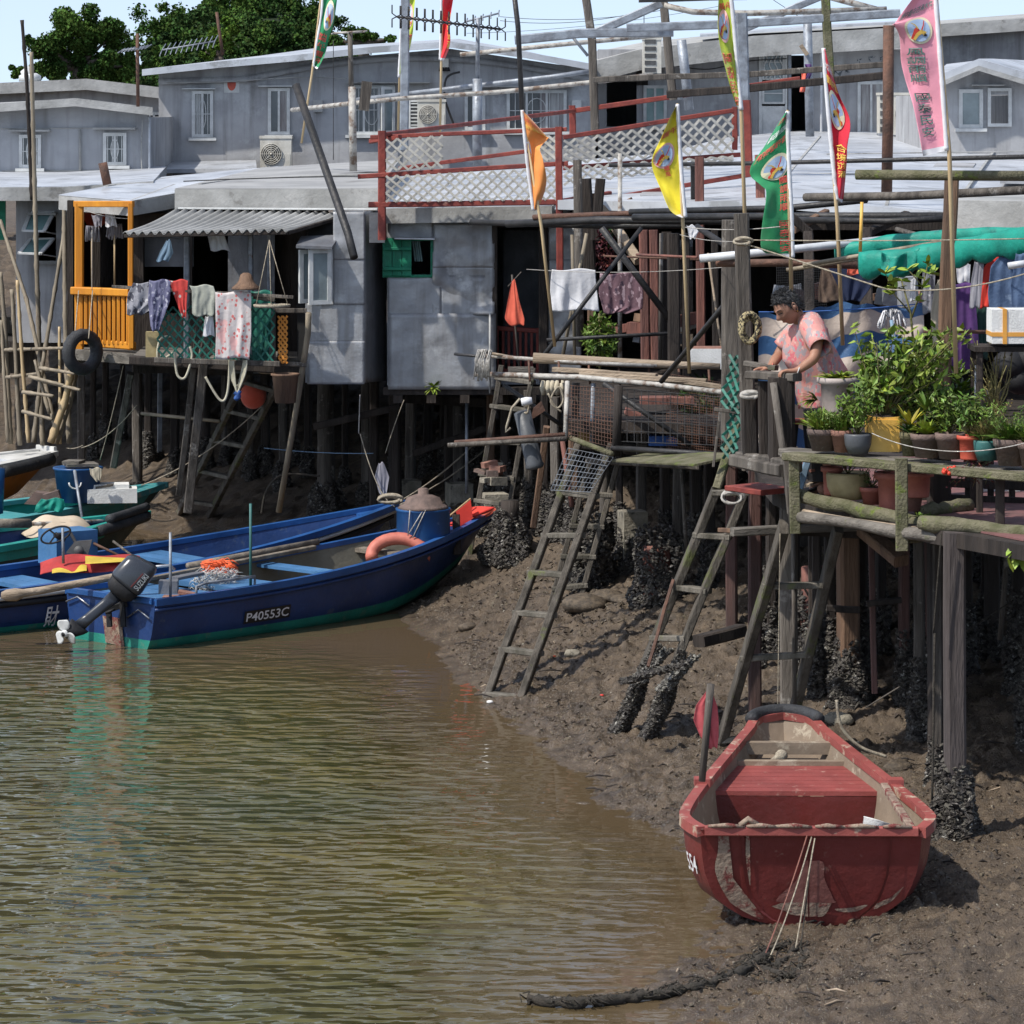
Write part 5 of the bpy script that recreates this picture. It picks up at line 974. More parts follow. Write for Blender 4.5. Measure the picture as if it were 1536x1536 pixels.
# ======================= masts, pipes, wires =============================
def P_(label,pts,r,m='grey_pipe',cat='pipe',name='pipe',rect=False,group=None,n=8):
    b=MB(); Q=[W(*p) for p in pts]
    if rect:
        for k in range(len(Q)-1): b.bar(Q[k],Q[k+1],r*2,nseg=3,wob=.003)
    else: b.tube(Q,r,n)
    return b.build(name,MT[m],label=label,cat=cat,group=group)
mast=[('pale square mast standing left of the red flag, with wooden board',[(606,225,46),(608,-10,46)],.055,'grey_pipe',1),
('thick grey pipe mast capped at the cross pipe over the silver roof',[(716,252,45),(716,118,45)],.06,'grey_pipe',0),
('thin rusty mast carrying the long fishbone aerial',[(716,118,45),(717,28,45)],.025,'grey_pipe',0),
('tall black mast left of the blue grey truss',[(784,180,42),(777,40,42),(770,-20,42)],.03,'black_pipe',0),
('grey mast with bulky joint at left end of the truss',[(893,205,44),(888,60,44),(876,-20,44)],.05,'wood_grey',1),
('slanted grey wooden mast under the truss apex',[(1010,150,44),(995,0,44)],.05,'wood_grey',1),
('blue grey pipe drooping beside the air conditioner bracket',[(1034,165,46),(1022,60,46)],.06,'grey_pipe',0),
('blue grey box post behind the lime flag',[(1118,215,42),(1112,20,42)],.065,'grey_pipe',1),
('tall wooden mast behind the crimson flag',[(1246,140,42),(1238,-10,42)],.05,'wood_moss',1),
('blue grey pipe post at the dark doorway with a hanging doll',[(1215,205,50),(1211,22,50)],.06,'grey_pipe',0),
('thick rusty brown round post left of the pink flag',[(1330,290,36),(1332,180,36),(1333,38,36)],.052*1.05,'rust_pipe',0),
('white pipe post on the roof left of the lattice fence',[(530,257,43),(528,130,43)],.045,'white_pipe',0),
('thin mast behind the white pipe post with T shaped aerial',[(527,135,44),(525,50,44)],.03,'wood_grey',0),
('grey post behind the left lattice fence panel',[(1020,150,43),(1020,135,43)],.03,'grey_pipe',0),
('short thick round post in front of the lattice, centre',[(870,520,37.5),(866,240,37.5)],.045,'wood_grey',0),
('leaning dark timber post beside the centre round post',[(884,410,38),(876,268,38)],.075,'wood_dark',1),
('brown post beside the leaning timber post',[(887,500,38),(887,290,38)],.04,'wood_brown',1),
('dark wooden post with a slant top behind the yellow flag',[(893,360,37.8),(901,268,37.8)],.05,'wood_dark',1),
('white painted slim pole in the centre verandah',[(930,540,36.5),(930,230,36.5)],.022,'white_pipe',0),
('big dark post left of the pale rope post',[(1098,660,30),(1100,330,30)],.09,'wood_grey',1),
('dark grey verandah post in the centre',[(1012,690,35),(1010,350,35)],.06,'wood_dark',1),
('slim dark post beside the centre verandah post',[(1030,660,35),(1028,350,35)],.04,'wood_dark',1),
('pale weathered square post carrying the coiled rope',[(1124,705,27.3),(1112,320,27.3)],.055,'wood_grey',1),
('dark square post at the end of the handrail by the woman',[(1172,712,26.7),(1172,566,26.7)],.095,'wood_dark',1),
('slim dark baluster under the left hand of the woman',[(1146,705,26.9),(1144,572,26.9)],.035,'wood_dark',1),
('pale bent driftwood stick leaning under the handrail',[(1190,800,26.4),(1178,700,26.5),(1160,574,26.6)],.026,'wood_grey',0),
('brown post between rope post and baluster, below the rail',[(1126,690,27.1),(1124,590,27.1)],.06,'wood_dark',1),
('thick dark post at the right carrying the bamboo pole and log',[(1412,742,27.0),(1420,430,27.0),(1428,258,27.0)],.05,'wood_brown',1),
('slim wooden post among the hanging clothes',[(1408,560,28),(1414,420,28)],.04,'wood_grey',0)]
for lb,pts,r,m,rc in mast: P_(lb,pts,r,m,'post','post',bool(rc),'posts and masts')
for k,(lb,pts,r,m,rc) in enumerate([
('long pale rail pipe crossing the front of the two storey house',[(438,165,46),(528,155,44),(600,148,44),(750,138,44),(900,122,44),(980,112,44)],.028,'white_pipe',0),
('darker pipe crossing just above the long pale rail',[(535,150,47),(700,130,46.5),(830,115,46),(890,106,46)],.03,'grey_pipe',0),
('weathered timber rail from the centre to the brown post',[(890,120,43),(1000,115,43),(1120,112,43),(1340,96,43)],.035,'wood_grey',1),
('dark red timber rail behind the lime flag',[(1000,142,42),(1130,132,42),(1340,112,42)],.045,'wood_dark',1),
('long thin pipe sloping up to the right under the truss',[(690,82,47),(850,66,47),(1000,52,47)],.03,'white_pipe',0),
('blue grey angle beam, lower chord of the roof truss',[(772,60,43),(870,50,43),(1010,48,43)],.055,'grey_pipe',1),
('blue grey long beam running right from the truss to the pink flag',[(940,42,42),(1100,36,42),(1350,20,42)],.05,'grey_pipe',1),
('sloping left rafter of the roof truss',[(886,52,43),(992,5,43)],.05,'grey_pipe',1),
('right rafter of the roof truss, of round pale pipe',[(996,8,43),(1040,18,43),(1120,20,43),(1330,14,43)],.035,'white_pipe',0),
('dark purple beam crossing the top edge of the picture',[(958,0,42.8),(1120,-4,42.8)],.03,'black_pipe',1),
('sloping beam rising from the right of the lime flag',[(1120,42,44),(1238,-8,44)],.045,'grey_pipe',1),
('thin diagonal pipe from the tall mast to the right edge',[(1240,-6,44),(1320,16,44)],.04,'white_pipe',0),
('small inclined brace at the left joint of the truss',[(856,52,43.2),(882,84,43.2)],.018,'grey_pipe',0),
('black pipe rail running above the right roof',[(915,248,38),(1130,245,37),(1540,235,34)],.022,'black_pipe',0),
('upright stub carrying the black roof rail',[(1042,325,37.8),(1041,246,37.4)],.035,'black_pipe',1),
('thick mossy log laid on the brown post at the right edge',[(1284,262,25.8),(1540,264,25.4)],.036,'wood_moss',0),
('second weathered log behind the mossy one',[(1208,296,33),(1360,294,32),(1540,285,31)],.038,'wood_grey',0),
('black pipe along the eave of the right roof',[(945,318,35.5),(1180,312,34.5),(1300,300,34)],.03,'black_pipe',0),
('lower black pipe along the eave of the right roof',[(950,326,35.2),(1200,324,34),(1415,324,33)],.034,'black_pipe',0),
('third black pipe under the eave, furthest right',[(1190,330,33.5),(1330,332,33),(1415,328,32.8)],.03,'black_pipe',0),
('black pipe along the roof edge over the tin doorway',[(706,333,37),(900,339,36.2),(1045,338,35.6)],.03,'black_pipe',0),
('second black pipe over the tin doorway, ending at the pale post',[(760,336,36.6),(900,330,36),(1110,332,35)],.038,'black_pipe',0),
('rusty pipe bundled with the black ones over the doorway',[(800,326,36.4),(1000,318,35.8),(1100,318,35)],.028,'rust_pipe',0),
('steep black brace from the roof edge down to the walkway rail',[(962,342,34.5),(812,538,34)],.022,'black_pipe',0),
('black brace falling to the right behind the laundry',[(902,342,35),(1004,478,35)],.032,'black_pipe',0),
('short black brace by the knotted white cloth',[(1045,340,34),(1095,372,33.6),(1106,390,33)],.03,'black_pipe',0),
('black brace from the pale post down to the walkway corner',[(1097,445,31),(992,572,33)],.024,'black_pipe',0),
('horizontal black bar across the centre verandah',[(820,510,35.6),(930,504,35.6),(1010,500,35.6)],.018,'black_pipe',0),
('thin black brace under the walkway, left',[(755,577,34),(848,642,34)],.02,'black_pipe',0),
('thin black brace through the wire cage',[(905,575,33.4),(1036,668,33.2)],.024,'black_pipe',0),
('white plastic drain pipe slung across the flower terrace',[(1050,388,28.5),(1180,375,28.6),(1420,350,29)],.032,'pvc',0),
('rusty pipe under the white plastic drain pipe',[(1075,395,28.6),(1180,394,28.4),(1310,399,28.4)],.03,'rust_pipe',0),
('long bamboo pole crossing under the green sheets',[(1205,398,28),(1420,362,27.6)],.018,'bamboo',0),
('second bamboo pole crossing under the green sheets',[(1180,405,28.2),(1290,388,28)],.016,'bamboo',0),
('thin reddish cane near the blue grey door post',[(955,382,33),(1045,386,32)],.012,'log_red',0),
('yellow plastic tube standing between green sheets',[(1290,385,28),(1293,303,28)],.013,'yellow_plastic',0),
('white pipe end sticking in at the right edge above the denim',[(1512,399,25.2),(1545,394,25.2)],.024,'pvc',0),
('iron pipe rail holding the hanging clothes, right',[(1385,497,27.5),(1490,498,27.5)],.014,'rust_pipe',0),
('black slanting beam behind the crimson pole',[(1170,310,33),(1215,350,33)],.04,'wood_dark',1),
('thick dark stove pipe leaning across the flat grey roof',[(531,386,37.6),(522,350,37.8),(444,128,38.6)],.045,'rubber' if False else 'black_pipe',0),
('short rusty chimney pipe on the left white roof',[(161,277,45),(154,244,45)],.055,'rust_pipe',0),
('brown pipe pair, upper one, jutting left from the walkway corner',[(682,664,33.5),(848,652,33.3)],.022,'rust_pipe',0),
('brown pipe pair, lower one, jutting left from the walkway corner',[(672,668,33.4),(850,658,33.2)],.022,'wood_grey',0),
('mossy pipe sloping down right at the walkway corner',[(848,654,33.4),(918,681,32.8)],.026,'wood_moss',0),
('pale painted upper rail pipe of the walkway',[(720,533,34),(870,544,33.8),(985,549,33.7)],.018,'white_pipe',0),
('whitish lower rail pipe of the walkway',[(712,561,34),(870,566,33.6),(985,577,33.4),(1112,592,32.6)],.026,'white_pipe',0),
('dark outer rail pipe of the walkway',[(682,531,34.2),(735,536,34)],.014,'black_pipe',0),
('white painted cage post, left corner',[(848,656,33.3),(851,572,33.5)],.022,'white_pipe',0),
('rough branch post beside the white cage post',[(862,655,34),(864,574,34)],.035,'wood_grey',0),
('grey cage post in the middle',[(888,668,33.6),(890,575,33.6)],.022,'grey_pipe',0),
('dark cage post, right corner',[(924,684,33),(928,578,33)],.04,'wood_dark',0),
('low black rail under the cage',[(918,672,33),(1080,682,32.2)],.025,'black_pipe',0)]): P_(lb,pts,r,m,'pipe','log' if 'log' in lb.split(' laid')[0].split(' behind')[0] else 'pipe',bool(rc),'pipes and poles over the verandahs')
# wires, ropes
def wire(label,a,c,sag=0.,r=.006,m='black_pipe',cat='cable',name='cable',n=14):
    A=W(*a);C_=W(*c); b=MB(); b.tube([A.lerp(C_,k/n)-V(0,0,sag*4*(k/n)*(1-k/n)) for k in range(n+1)],r*.62,5); return b.build(name,MT[m],label=label,cat=cat,group='wires and lines')
for lb,a,c,s,r,m in [('upper power line crossing the sky at right',(750,25,60),(1000,14,60),.1,.008,'black_pipe'),('lower power line crossing the sky at right',(750,31,60),(960,18,60),.1,.008,'black_pipe'),('faint line crossing the sky under the truss',(700,50,60),(1100,5,60),.1,.006,'black_pipe'),
('thin line from mast to upper right edge',(1160,0,44),(1200,26,44),.0,.006,'black_pipe'),('line hanging in the left of the truss',(966,20,43),(966,50,43),0,.008,'black_pipe'),
('black cable lying along the flat grey roof',(275,272,42),(560,264,42),-.01,.012,'black_pipe'),('black cable lying on the rear of the roof',(420,268,44.6),(570,258,44.6),-.01,.012,'black_pipe'),
('vertical wire hanging before the two storey house',(500,60,46),(500,240,46),0,.008,'black_pipe'),('white cord crossing behind the woman post, upper',(1028,341,28),(1170,340,27),.02,.006,'rope_white'),
('grey rope from the pale post to the right edge',(1110,360,27.2),(1540,358,26),.01,.008,'rope'),('long rope sagging from the pale post across the terrace',(1115,365,27.2),(1330,434,26.6),.0,.010,'rope'),('rope continuing to the right edge under the clothes',(1330,434,26.6),(1540,410,26),.05,.009,'rope'),
('thin cord at the knotted white cloth',(1020,352,31),(1110,362,28),.02,.005,'rope_white'),('laundry line with the white towel',(790,404,35.4),(1096,400,34),.04,.005,'rope_white'),('mooring rope from the long blue boat to the far piles',(592,756,38.8),(722,655,40.6),.06,.014,'rope'),('second mooring rope above the blue barrel',(600,757,38.8),(735,668,40.8),.05,.012,'rope'),
('dark mooring line from the teal boat to the laundry props',(212,728,41),(392,610,40.2),.10,.010,'rope'),('low mooring line near the long blue boat bow',(215,772,40.2),(265,778,40),.05,.012,'rope_dark'),('thin blue line strung between piles above the mud',(396,672,40),(560,680,39.6),.02,.007,'cloth_ltblue'),('rope hanging off the post under the tin house',(540,592,39.2),(538,650,39.2),0,.010,'rope_white'),('rope slanting down from the post knot to the mud',(540,650,39.2),(592,760,39),.15,.010,'rope'),
('rope dangling under the tin house near the green plant',(606,600,39.4),(578,680,39.4),-.02,.009,'rope'),('rope slanting from the orange balcony to the mud',(185,548,41.6),(150,690,42.5),.05,.010,'rope'),('rope slanting up to the balcony pile, lower',(122,672,43),(205,608,41.8),.08,.010,'rope'),('yellow rope crossing to the broad ladder foot',(100,672,45),(124,668,43),.02,.01,'rope'),
('string along the flower pots',(1308,650,25.6),(1400,675,25.1),.02,.006,'rope_white'),('string along the flower pots, right half',(1400,675,25.1),(1540,664,24.3),.03,.006,'rope_white'),('iron chain like rope at the thick square post',(1400,950,24.6),(1412,800,24.6),.0,.010,'rope_dark'),('grey cable falling beside the thick square post',(1398,1200,24.3),(1402,950,24.5),.02,.014,'rope_dark'),
('long cord down the front of the widest ladder',(1170,800,26.4),(1166,1110,26.2),-.01,.005,'rope'),('stick like cord slanting behind the red boat',(1298,1062,27),(1350,1030,27),.0,.010,'wood_grey'),('thin cord slanting at the right edge under the deck',(1445,950,25.5),(1520,900,26),.0,.008,'rope_dark')]: wire(lb,a,c,s,r,m)
# ring lashings at the pale post
def coil(label,c,R_,r,m,turns=3,sx=1,sz=1.3,Y=None,name='rope_coil',tilt=.1,cat='rope'):
    p=W(*c); b=MB(); pts=[]; n=turns*18; rr=random.Random(int(c[0]))
    for k in range(n+1):
        a=2*PI*k/18; q=R_*(1+.14*math.sin(a*.37+k*.1)); pts.append(p+V(q*sx*math.cos(a)+.1*R_*math.sin(k*.21),-.02-.05*k/n+.02*math.sin(a*1.3),q*sz*math.sin(a)+.12*R_*math.cos(k*.17)))
    b.tube(pts,r,7); return b.build(name,MT[m],label=label,cat=cat)
rm=pm('rope_twist',(.40,.33,.18),(.035,.03,.025),55,.85,.2,90,stretch=(1,1,1),lo=.47,hi=.53)
coil('thick black and tan rope coiled on the pale post beside the woman',(1124,492,27.15),.062,.017,'rope_twist',9,1.0,1.55)
coil('grey rope wound round the handrail end below the coil',(1124,592,27.0),.05,.014,'rope_white',4,1.2,.35)
coil('grey rope lashing round the top of the pale post',(1113,362,27.15),.06,.010,'rope',4,1,.35)
coil('white rope tangle tied to the top rung of the shell crusted ladder',(1098,745,28.7),.06,.010,'rope_white',4,1.3,.8)
coil('rope knot binding the long blue boat to its post',(585,748,38.6),.07,.016,'rope',5,1.6,.5)
for k,(c,lb) in enumerate([((283,480,39.6),'pale hose loop hanging at the left of the verandah'),((270,556,39.3),'')]): 
    pass
def hose(label,pts,r=.014,m='rope',name='hose',Y=None,cat='hose'):
    b=MB(); b.tube([W(*q) for q in cpath([p if len(p)==3 else (*p,Y) for p in pts],26)],r,7); return b.build(name,MT[m],label=label,cat=cat,group='hoses and hanging ropes')
pm('hose_cream',(.5,.47,.36),(.38,.35,.26),10,.6,.05)
hose('cream hose loop beside the green lattice, left',[(258,504),(240,510),(238,540),(262,528)],m='hose_cream',Y=39.2); hose('cream hose hanging in a long loop below the deck, left',[(262,528),(266,562),(278,566),(288,535),(285,520)],m='hose_cream',Y=39.0); hose('cream hose hanging in a long loop right of the props',[(308,565),(330,600),(341,590),(345,540)],m='hose_cream',Y=38.9)
for k in range(4): hose(f'{ORD[k]} loop of the pale rope bundle under the flowered cloth',[(344+2*k,541),(348+k*2,570+4*k),(357,578+3*k),(362+k*2,560),(366+k*1.5,540)],.010,'hose_cream',Y=38.9-.02*k)
hose('blue knotted cloth at the end of the pale rope bundle',[(352,588),(358,594),(354,598),(360,586)],.025,'cloth_blue',Y=38.85)
hose('grey curved cable in the mud by the brown bamboo',[(392,770),(400,735),(425,712),(480,714)],.012,'rope_dark',Y=39.6); hose('curved rope lying behind the red boat stern',[(1255,1050),(1262,1090),(1290,1120),(1330,1135)],.012,'rope',Y=26.0)
# television aerials
def aerial(label,a,c,n,el,mastpts,m='grey_pipe',r=.012,double=False,nm='roof_aerial',spread=0.):
    A=W(*a);B=W(*c); t=thing(nm,label,'aerial',W(*mastpts[0]),'roof aerials'); b=MB(); b.tube([A,B],r,6); b.build('boom',MT[m],t)
    if len(mastpts)>1: b=MB(); b.tube([W(*p) for p in mastpts],r*2,6); b.build('mast',MT['rust_pipe'],t)
    b=MB(); w_=el*A.y/FP
    for k in range(n):
        p=A.lerp(B,k/(n-1)); 
        for s in (1,-1):
            if double:
                for q in (1,-1): b.tube([p,p+V(q*.35*w_,q*.25,s*.25*w_),p+V(q*.35*w_,q*.25,s*w_)],r*.6,4)
            else: b.tube([p,p+V(.1*w_,.45*s,s*w_)],r*.7,4)
    b.build('elements',MT[m],t); return t
aerial('long black fishbone television aerial against the sky',(595,25,45),(752,44,45),14,17,[(716,30,45)],'black_pipe',.014,True)
aerial('square mesh reflector aerial end right of the fishbone aerial',(700,32,45.2),(748,20,45.2),5,6,[(720,33,45.2)],'grey_pipe',.012)
aerial('small grey aerial on a rusty mast before the hill',(182,76,50),(222,70,50),9,4,[(207,160,50),(206,50,50)],'grey_pipe',.012)
aerial('large pale fishbone aerial leaning before the hill',(243,75,52),(322,62,52),11,10,[(334,82,52),(325,18,52)],'grey_pipe',.011)
aerial('small T shaped aerial on a thin mast over the grey roof',(500,50,44.1),(548,47,44.1),3,2,[(527,60,44.1)],'white_pipe',.014)
# boards on posts, doll, hanging bits
def plate(label,x0,y0,x1,y1,Y,m,name='board',cat='board',th=.03,rz=0): b=MB(); A=W(x0,y0,Y);B=W(x1,y1,Y); b.box(((A.x+B.x)/2,Y,(A.z+B.z)/2),(B.x-A.x,th,A.z-B.z),ry=rz); return b.build(name,MT[m],label=label,cat=cat)
plate('grey weathered board nailed to the white pipe post',540,122,556,166,43,'wood_grey',rz=.12); plate('orange brown offcut hanging by the doorway pipe',1203,66,1209,84,49.9,'wood_pale',rz=-.6)
t=thing('hanging_gloves','pink glove and purple cloth hung from the doorway pipe post','gloves',W(1210,140,49.8)); 
for x0,x1,y0,y1,m in ((1201,1209,102,138,'cloth_coral'),(1207,1217,96,118,'cloth_purple')): b=MB(); b.sheet(lambda u,v:W(x0+(x1-x0)*u+2*math.sin(v*4),y0+(y1-y0)*v,49.8)+V(0,.05*math.sin(u*6+v*3),0),8,8,True,(0,.02,0)); b.build('cloth',MT[m],t)
cloth('knotted_cloth','white knotted cloth tied to the black pipe',[(338,1030,1042),(346,1032,1048),(358,1034,1042)],33.9,'white_cloth',amp=.03); 
# ======================= walkway ==========================================
b=MB(); 
for k,(x0,x1,y0,y1,m) in enumerate([(800,1080,533,548,0),(830,985,548,560,0),(870,1060,556,568,0),(985,1092,560,578,0)]):
    b=MB(); b.tube([W(x0,y0+4,33.9-.12*k),W((x0+x1)/2,(y0+y1)/2+4,33.8-.12*k),W(x1,y1+2,33.6-.12*k)],[.05,.042,.03],9) if k==0 else b.bar(W(x0,y0+6,33.9-.12*k),W(x1,y1+4,33.6-.12*k),.09,.045,side=(0,1,0),nseg=3,wob=.004)
    b.build('log' if k==0 else 'plank',MT['wood_pale'],label=['round pale log stored on the walkway rack','long pale plank just in front of the round log','short split plank lying lowest on the rack','plank end at the right of the rack'][k],cat='timber',group='timber stored on the walkway rack')
plate('dark board across the ladder head at the walkway',762,550,800,563,33.9,'wood_greyx')
for k in range(7):
    x=795+k*45; P_(f'thin rusty rack upright, {ORD[k]} from the left',[(x,572+k*2,33.7),(x-2,540+k*2,33.8)],.011,'rust_pipe','rack','rack_upright',False,'rack uprights')
def mesh(label,C,nu,nv,r=.004,m='rust_pipe',name='wire_mesh'):
    b=MB()
    for k in range(nu+1): b.bar(C(k/nu,0),C(k/nu,1),r*1.1)
    for k in range(nv+1): b.bar(C(0,k/nv)+V(0,-.006,0),C(1,k/nv)+V(0,-.006,0),r*1.1)
    return b.build(name,MT[m],label=label,cat='mesh',group='wire mesh panels')
mesh('rusty wire cage panel in the middle of the walkway',quadC((853,578,33.5),(925,584,33.2),(925,672,33.0),(853,655,33.3)),16,14)
mesh('coarse wire cage panel at the right of the walkway',quadC((930,582,33.1),(1082,596,32.6),(1082,668,32.4),(930,662,33.0)),14,5,.006,'black_pipe')
mesh('fine chicken wire behind the coarse cage panel',quadC((1000,560,33.6),(1090,575,33.2),(1090,690,33),(1000,680,33.4)),26,30,.003,'rust_pipe')
mesh('pale wire basket net hung below the walkway corner',quadC((852,672,33.2),(920,686,32.8),(885,738,32.9),(826,735,33.2)),12,8,.004,'grey_pipe')
mesh('chicken wire stretched behind the woman',quadC((1165,398,29.6),(1240,396,29.6),(1240,460,29.6),(1165,466,29.6)),24,18,.003,'black_pipe')
t=thing('lattice_strip','dark green lattice strip tied to the corner of the walkway','lattice',W(1098,690,28.9)); b=MB(); 
for s in (0,1):
    lattice(b,(lambda u,v,s=s:W(1094+u*24-v*12+4*math.sin(v*7),532+v*86+s*70+u*3,28.9-u*.2)) ,2,5,.022)
b.build('laths',MT['lattice_green'],t); b=MB(); b.bar(W(1072,614,28.85),W(1122,620,28.75),.03); b.bar(W(1070,700,28.95),W(1090,540,28.95),.02); b.build('batten',MT['wood_grey'],t)
b=MB(); b.bar(W(955,684,33.0),W(1080,690,31.5),.5,.02,side=(0,1,0)); b.build('mossy_board',MT['wood_moss'],label='moss covered board under the cage, dripping green',cat='board')
# plants in the verandah, box, buckets
def leafset(n,c,rad,size,seed,up=.4,asp=.38,zf=1.,shell=.3,bend=.0):
    """numpy leaf quads spread through an ellipsoid"""
    rg=np.random.default_rng(seed); d=rg.normal(0,1,(n,3)); d/=np.linalg.norm(d,axis=1)[:,None]; p=np.array(c)+d*np.array(rad)*(shell+(1-shell)*rg.uniform(0,1,(n,1)))**.6; return leafquads(p,size,rg,up,asp)
def bush(par,c,rad,n,size,mat,seed,asp=.38,name='foliage'): vs,fs=leafset(n,c,rad,size,seed,asp=asp); return npmesh(name,vs,fs,MT[mat],parent=par)
def blade(b,base,tip,w_,droop,n=5,tw=0):
    """one arched leaf blade"""
    A=Vector(base);B=Vector(tip); d=B-A; s=d.cross(V(0,0,1)); s=s.normalized() if s.length>1e-5 else V(1,0,0); s=(s+V(0,0,tw)).normalized(); vs=[]
    for k in range(n+1):
        t=k/n; p=A.lerp(B,t)+V(0,0,-droop*t*t+droop*.6*t); ww=w_*math.sin(PI*min(.98,.12+t*.88))**.7*(1 if t<.98 else .1); vs+=[p-s*ww/2,p+V(0,0,-ww*.15),p+s*ww/2]
    b.add(vs,[q for k in range(n) for q in ((3*k,3*k+1,3*k+4,3*k+3),(3*k+1,3*k+2,3*k+5,3*k+4))],True)
t=thing('shrub','tall leafy green shrub in the dark verandah behind the white towel','shrub',W(900,545,35.9)); bush(t,W(900,508,35.9),(.18,.18,.26),420,.045,'leaf',5); b=MB(); b.tube([W(900,560,35.9),W(899,470,35.9)],.012,6); 
for k in range(6): b.tube([W(900,550-k*12,35.9),W(900+rnd(-22,22),520-k*9,35.9+rnd(-.1,.1))],.006,5)
b.build('stem',MT['stem'],t)
t=thing('shrub','low leafy shrub behind the coarse cage panel','shrub',W(1050,640,34.6)); bush(t,W(1050,600,34.6),(.22,.2,.24),420,.045,'leaf_dark',6); b=MB(); b.tube([W(1050,650,34.6),W(1050,590,34.6)],.01,5); b.build('stem',MT['stem'],t)
t=thing('creeper','reddish creeper leaves climbing the centre timber posts','plant',W(910,410,37.6)); bush(t,W(908,375,37.6),(.11,.1,.30),260,.03,'leaf_maroon',8); bush(t,W(912,350,37.6),(.06,.08,.14),90,.03,'leaf_dark',9)
t=thing('fern','small bright fern growing from the edge of the silver tin house floor','fern',W(650,585,39.4)); b=MB(); 
for k in range(26): a=rnd(0,6.28); c0=W(650,580,39.45); blade(b,c0,c0+V(.1*math.cos(a),-.04-.05*abs(math.sin(a)),rnd(-.08,.09)),.03,.02,4)
b.build('fronds',MT['leaf_light'],t)
t=thing('styrofoam_box','white styrofoam planter box on the walkway floor behind the rack','box',W(1063,552,34.5)); b=MB(); b.box(W(1063,537,34.5),(.38,.3,.19)); b.build('box',MT['styrofoam'],t); b=MB(); b.box(W(1063,523,34.5)+V(0,0,.008),(.33,.25,.02)); b.build('soil',MT['pot_red'] if False else MT['terracotta'],t)
for k,(x,w_,h_,m,lb) in enumerate([(905,.16,.22,'grey_plastic','dark grey bucket inside the wire cage'),(880,.1,.2,'pot_beige','narrow beige jar inside the wire cage')]):
    b=MB(); c=W(x,668,34.2); b.lathe(c,[(w_*.75,0),(w_,h_),(w_*1.06,h_),(w_*1.06,h_+.02),(w_*.95,h_+.02),(w_*.7,.03),(.001,.03)],16); b.build('bucket',MT[m],label=lb,cat='bucket')
b=MB(); c=W(994,660,33.6); b.box(c,(.26,.2,.09)); b.build('blue_crate',MT['cloth_blue'],label='flat bright blue crate in the coarse wire cage',cat='crate')
b=MB(); b.box(W(1000,600,34.4),(.5,.3,.06)); b.box(W(960,625,34.3),(.3,.3,.05),ry=.4); b.build('stacked_boards',MT['log_red'],label='pile of reddish boards heaped inside the walkway',cat='timber')
# grey cylinder fender, mop, trowel
t=thing('boat_fender','long dark grey cylindrical fender roped to the ladder below the rack','fender',W(805,705,33.4)); a=W(783,616,33.5);c=W(803,703,33.5); b=MB(); d=(c-a); b.tube([a,a+d*.02,a+d*.9,a+d*.95,c],[.05,.078,.078,.09,.07],14); b.build('body',MT['rubber'] if False else MT['grey_plastic'],t); b=MB(); b.tube([W(790+3*math.cos(k*.7),600+k*1.2+7*math.sin(k*.7),33.4) for k in range(14)],.010,6); b.tube([W(*q,33.4) for q in ((780,598),(768,612),(760,640),(758,648),(766,642))],.012,6); b.build('rope',MT['rope'],t)
b=MB(); b.lathe(W(790,602,33.3),[(.035,-.05),(.04,.0),(.03,.05)],10,ry=1.4); b.build('float',MT['white_cloth'],label='small white float tied above the grey fender',cat='float')
t=thing('mop','grey white string mop draped over the left end of the walkway rail','mop',W(727,568,33.9)); b=MB()
for k in range(60):
    x=712+rnd(0,22); x1=x+rnd(-5,5); b.tube([W(735,530,33.9),W(x+4,524+rnd(0,4),33.85-rnd(0,.06)),W(x,540,33.8),W(x1,rnd(556,572),33.8)],.0065,4)
b.build('strings',MT['rope_white'],t); b=MB(); b.tube([W(735,530,33.9),W(770,536,34)],.014,6); b.build('handle',MT['wood_pale'],t)
for k in range(9): pass
t=thing('glove_bundle','bundle of yellowed gloves hanging under the walkway rack','gloves',W(832,592,33.9)); 
for k in range(5): b=MB(); b.tube([W(815+k*7,572,33.9),W(814+k*7+rnd(-2,2),582,33.86),W(815+k*7,592,33.88)],[.02,.028,.018],7); b.build('glove',MT['cloth_cream'],t)
hose('coil of dark rope hanging beside the grey fender',[(822,590),(835,612),(845,600),(838,580),(826,602),(842,618)],.010,'rope',Y=33.7)
b=MB(); b.prism([W(812,602,33.6),W(818,616,33.6),W(796,630,33.6),W(800,612,33.6)],(0,.02,0)); b.build('rusty_plate',MT['rust_pipe'],label='rust brown triangular blade hanging beside the fender',cat='blade')
# ======================= flower deck at the right ========================
def ybar(name,label,cat,a,c,w_,h_,m,group=None,n=4): b=MB(); b.bar(W(*a),W(*c),w_,h_,side=(0,1,0),nseg=n,wob=.004); return b.build(name,MT[m],label=label,cat=cat,group=group)
sh=thing('plant_shelf','weathered mossy plank shelf holding the row of flower pots','shelf',W(1360,760,25.4))
for k,(dy,m) in enumerate([(0,'wood_moss'),(.17,'wood_greyx'),(.34,'wood_greyx')]):
    b=MB(); b.bar(W(1183,684,25.96)+V(0,dy,0),W(1570,718,24.5)+V(0,dy,0),.16,.055,side=(0,1,0),nseg=5,wob=.003); b.build('board',MT[m],sh)
for a,c,w_,h_,m in (((1352,688,25.15),(1353,826,25.15),.085,.05,'wood_moss'),((1356,806,25.2),(1420,800,25.6),.11,.08,'wood_moss'),((1191,684,25.9),(1193,800,25.9),.075,.05,'wood_moss'),((1180,688,26.0),(1186,770,26.0),.05,.05,'wood_grey'),((1500,716,24.9),(1500,800,24.9),.06,.05,'wood_dark')):
    b=MB(); b.bar(W(*a),W(*c),w_,h_); b.build('support',MT[m],sh)
